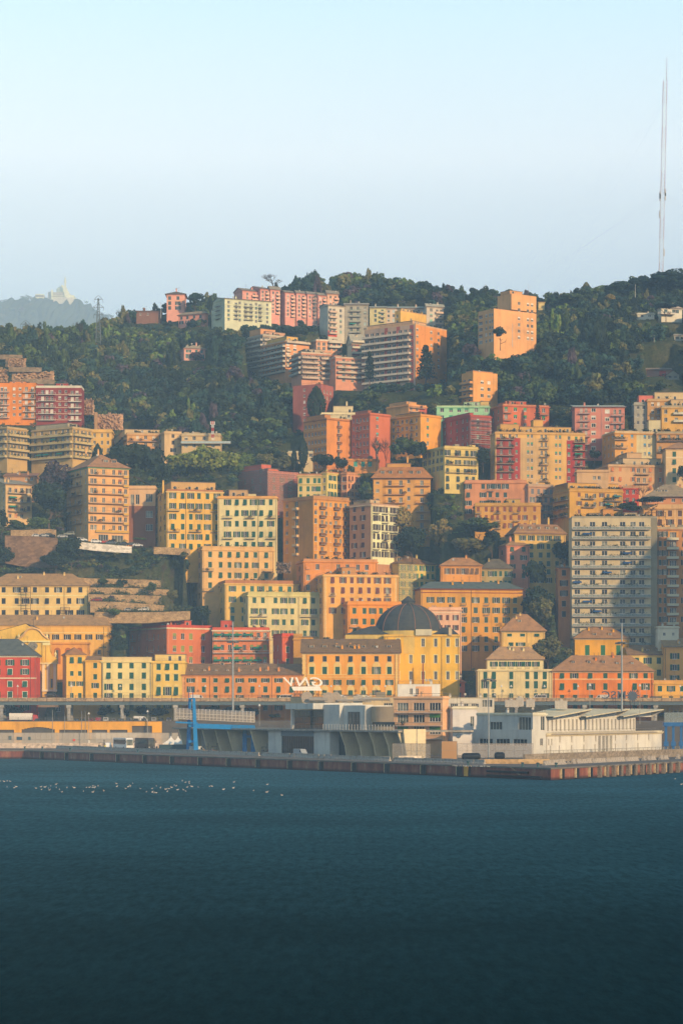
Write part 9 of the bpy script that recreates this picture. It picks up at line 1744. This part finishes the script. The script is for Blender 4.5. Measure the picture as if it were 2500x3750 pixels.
for i, (px, l) in enumerate(((546, 'motor scooter and rider on the viaduct by the pedimented house'), (1916, 'motor scooter and rider on the viaduct left of the silver-white minibus'), (2093, 'motor scooter and rider on the viaduct before the orange house'), (2452, 'motor scooter and rider on the viaduct at the right'))):
 r = thing('scooter', l, 'scooter', (vx(px), VD + 2.4, VZ)); b = MB(); b.prism([(-.8, .35), (.1, .3), (.5, .35), (.7, 1.0), (.55, 1.05), (.35, .5), (-.1, .5), (-.2, .85), (-.85, .8)], -.16, .16); b.obj('body', plain(('c9c4bc', '3a3c44', 'b8b4ac', 'd6d2ca')[i], .4), r)
 for x in (-.55, .6): b = MB(); b.bar((x, -.06, .25), (x, .06, .25), .25, 0, 10); b.obj('wheel', plain('15161a', .8), r)
 p = link(person_mesh('2c3038', '2a2c30', i % 2), 'person', None, (vx(px) - .1, VD + 2.4, VZ + .12), PI / 2); tag(p, ['person in dark clothes riding the scooter by the pedimented house', 'person in dark clothes riding the scooter left of the minibus', 'person in dark clothes riding the scooter before the orange house', 'person in dark clothes riding the scooter at the right'][i], 'person')
def gull_mesh():
 def fn():
  b = MB(); pr = [(-.34, .12, .01), (-.22, .1, .06), (-.05, .08, .12), (.12, .09, .12), (.2, .15, .07), (.24, .24, .055), (.28, .3, .06), (.33, .29, .035), (.4, .27, .008)]; n = 8
  for x, z, r_ in pr:
   for i in range(n): t = 2 * PI * i / n; b.v.append((x, r_ * math.cos(t), z + r_ * math.sin(t)))
  for k in range(len(pr) - 1):
   for i in range(n): j = (i + 1) % n; b.f.append((k * n + i, k * n + j, (k + 1) * n + j, (k + 1) * n + i)); b.m.append(1 if k == len(pr) - 2 else (2 if k == 0 else 0))
  b.poly([(-.3, -.1, .16), (.1, -.13, .2), (.1, -.02, .25), (-.3, 0, .2)], 2); b.poly([(-.3, .1, .16), (-.3, 0, .2), (.1, .02, .25), (.1, .13, .2)], 2)
  return b.mesh('gull', [plain('c4c0b6', .7), plain('d0902a', .5), plain('8f979c', .7)])
 return cached('gull', fn)
G5 = [(5, 665), (30, 668), (50, 664), (72, 668), (50, 705), (98, 710), (112, 703), (245, 713), (278, 704), (282, 722), (305, 706), (335, 725), (330, 714), (345, 698), (380, 687), (382, 708), (403, 722), (420, 738), (454, 710), (503, 710), (565, 735), (585, 708), (606, 707), (628, 697), (628, 708), (640, 710), (645, 704), (628, 740), (665, 698), (703, 731), (788, 682), (790, 702), (850, 715), (866, 704), (880, 704), (882, 697), (899, 681), (950, 716), (990, 738), (1028, 715), (1030, 740), (1042, 745), (1056, 744), (1058, 698), (1084, 711), (1118, 722), (1125, 718), (1130, 736), (1143, 716), (1160, 708), (1180, 694), (1190, 698), (1200, 724), (1232, 664), (1240, 724), (1253, 674), (1257, 735), (1264, 707), (1278, 670), (1280, 680), (1296, 702), (1341, 706), (1416, 702), (1432, 700), (1508, 720), (1510, 722), (1580, 672), (1576, 712), (1712, 730), (1802, 740), (1904, 761), (3123, 687), (1568 + 237, 688), (1568 + 1512, 650)]
for i, (tx, ty) in enumerate(G5):
 px, py = tx / TS, 2500 + ty / TS
 if tx > 3000: px = 1650 + (tx - 1568) / TS
 D = CAMZ * FPX / (py - HZ + 1.0); o = link(gull_mesh(), 'gull', None, ((px - 1250) / FPX * D, D, -.02), rb_.uniform(0, 6.28)); s = rb_.uniform(.7, 1.1); o.scale = (s, s, s); tag(o, 'white gull floating in the scattered flock on the dark water', 'gull', 'gulls floating on the water')
for i in range(22): px = 1655 + i * 6.3 + rb_.uniform(-2, 2); o = link(gull_mesh(), 'gull', None, onq(px, 14 * FPX / (2806 + i * .12 - HZ)), rb_.uniform(0, 6.28)); tag(o, 'white gull standing in the row along the quay edge near the corner', 'gull', 'gulls resting on the quay edge')
for px in (142, 177, 200):
 r = thing('traffic_light', 'dark traffic light on the street ' + {142: 'right of the red house', 177: 'before the shaded grey wall, left one', 200: 'before the shaded grey wall, right one'}[px], 'traffic light', at(px, 2600, 917.5) + Vector((0, 0, STREET - CAMZ))); b = MB(); b.bar((0, 0, 0), (0, 0, 3.2), .07); b.obj('pole', plain('3a3c3e', .5), r); b = MB(); b.box(-.22, -.2, 2.6, .22, .1, 3.7); b.obj('signal_head', plain('1c1e20', .5), r)
 if px == 142: b = MB(); b.bar((0, -.24, 3.45), (0, -.2, 3.45), .13, 0, 10); lm = plain('d02a20', .4); b.obj('red_lamp', lm, r)
B('shaded grey-brown street wall with oval window under the viaduct', 'a5', (246, 700), 100, 262, '8f7a6c', D=943, depth=2, roof=('flat', .05), nocorn=True, name='street_wall', cat='wall', clut=0, plant=0, sink=2, F=[('w', [262, 395, 502], [180], 1.8, 1.7, 'w', DK)])
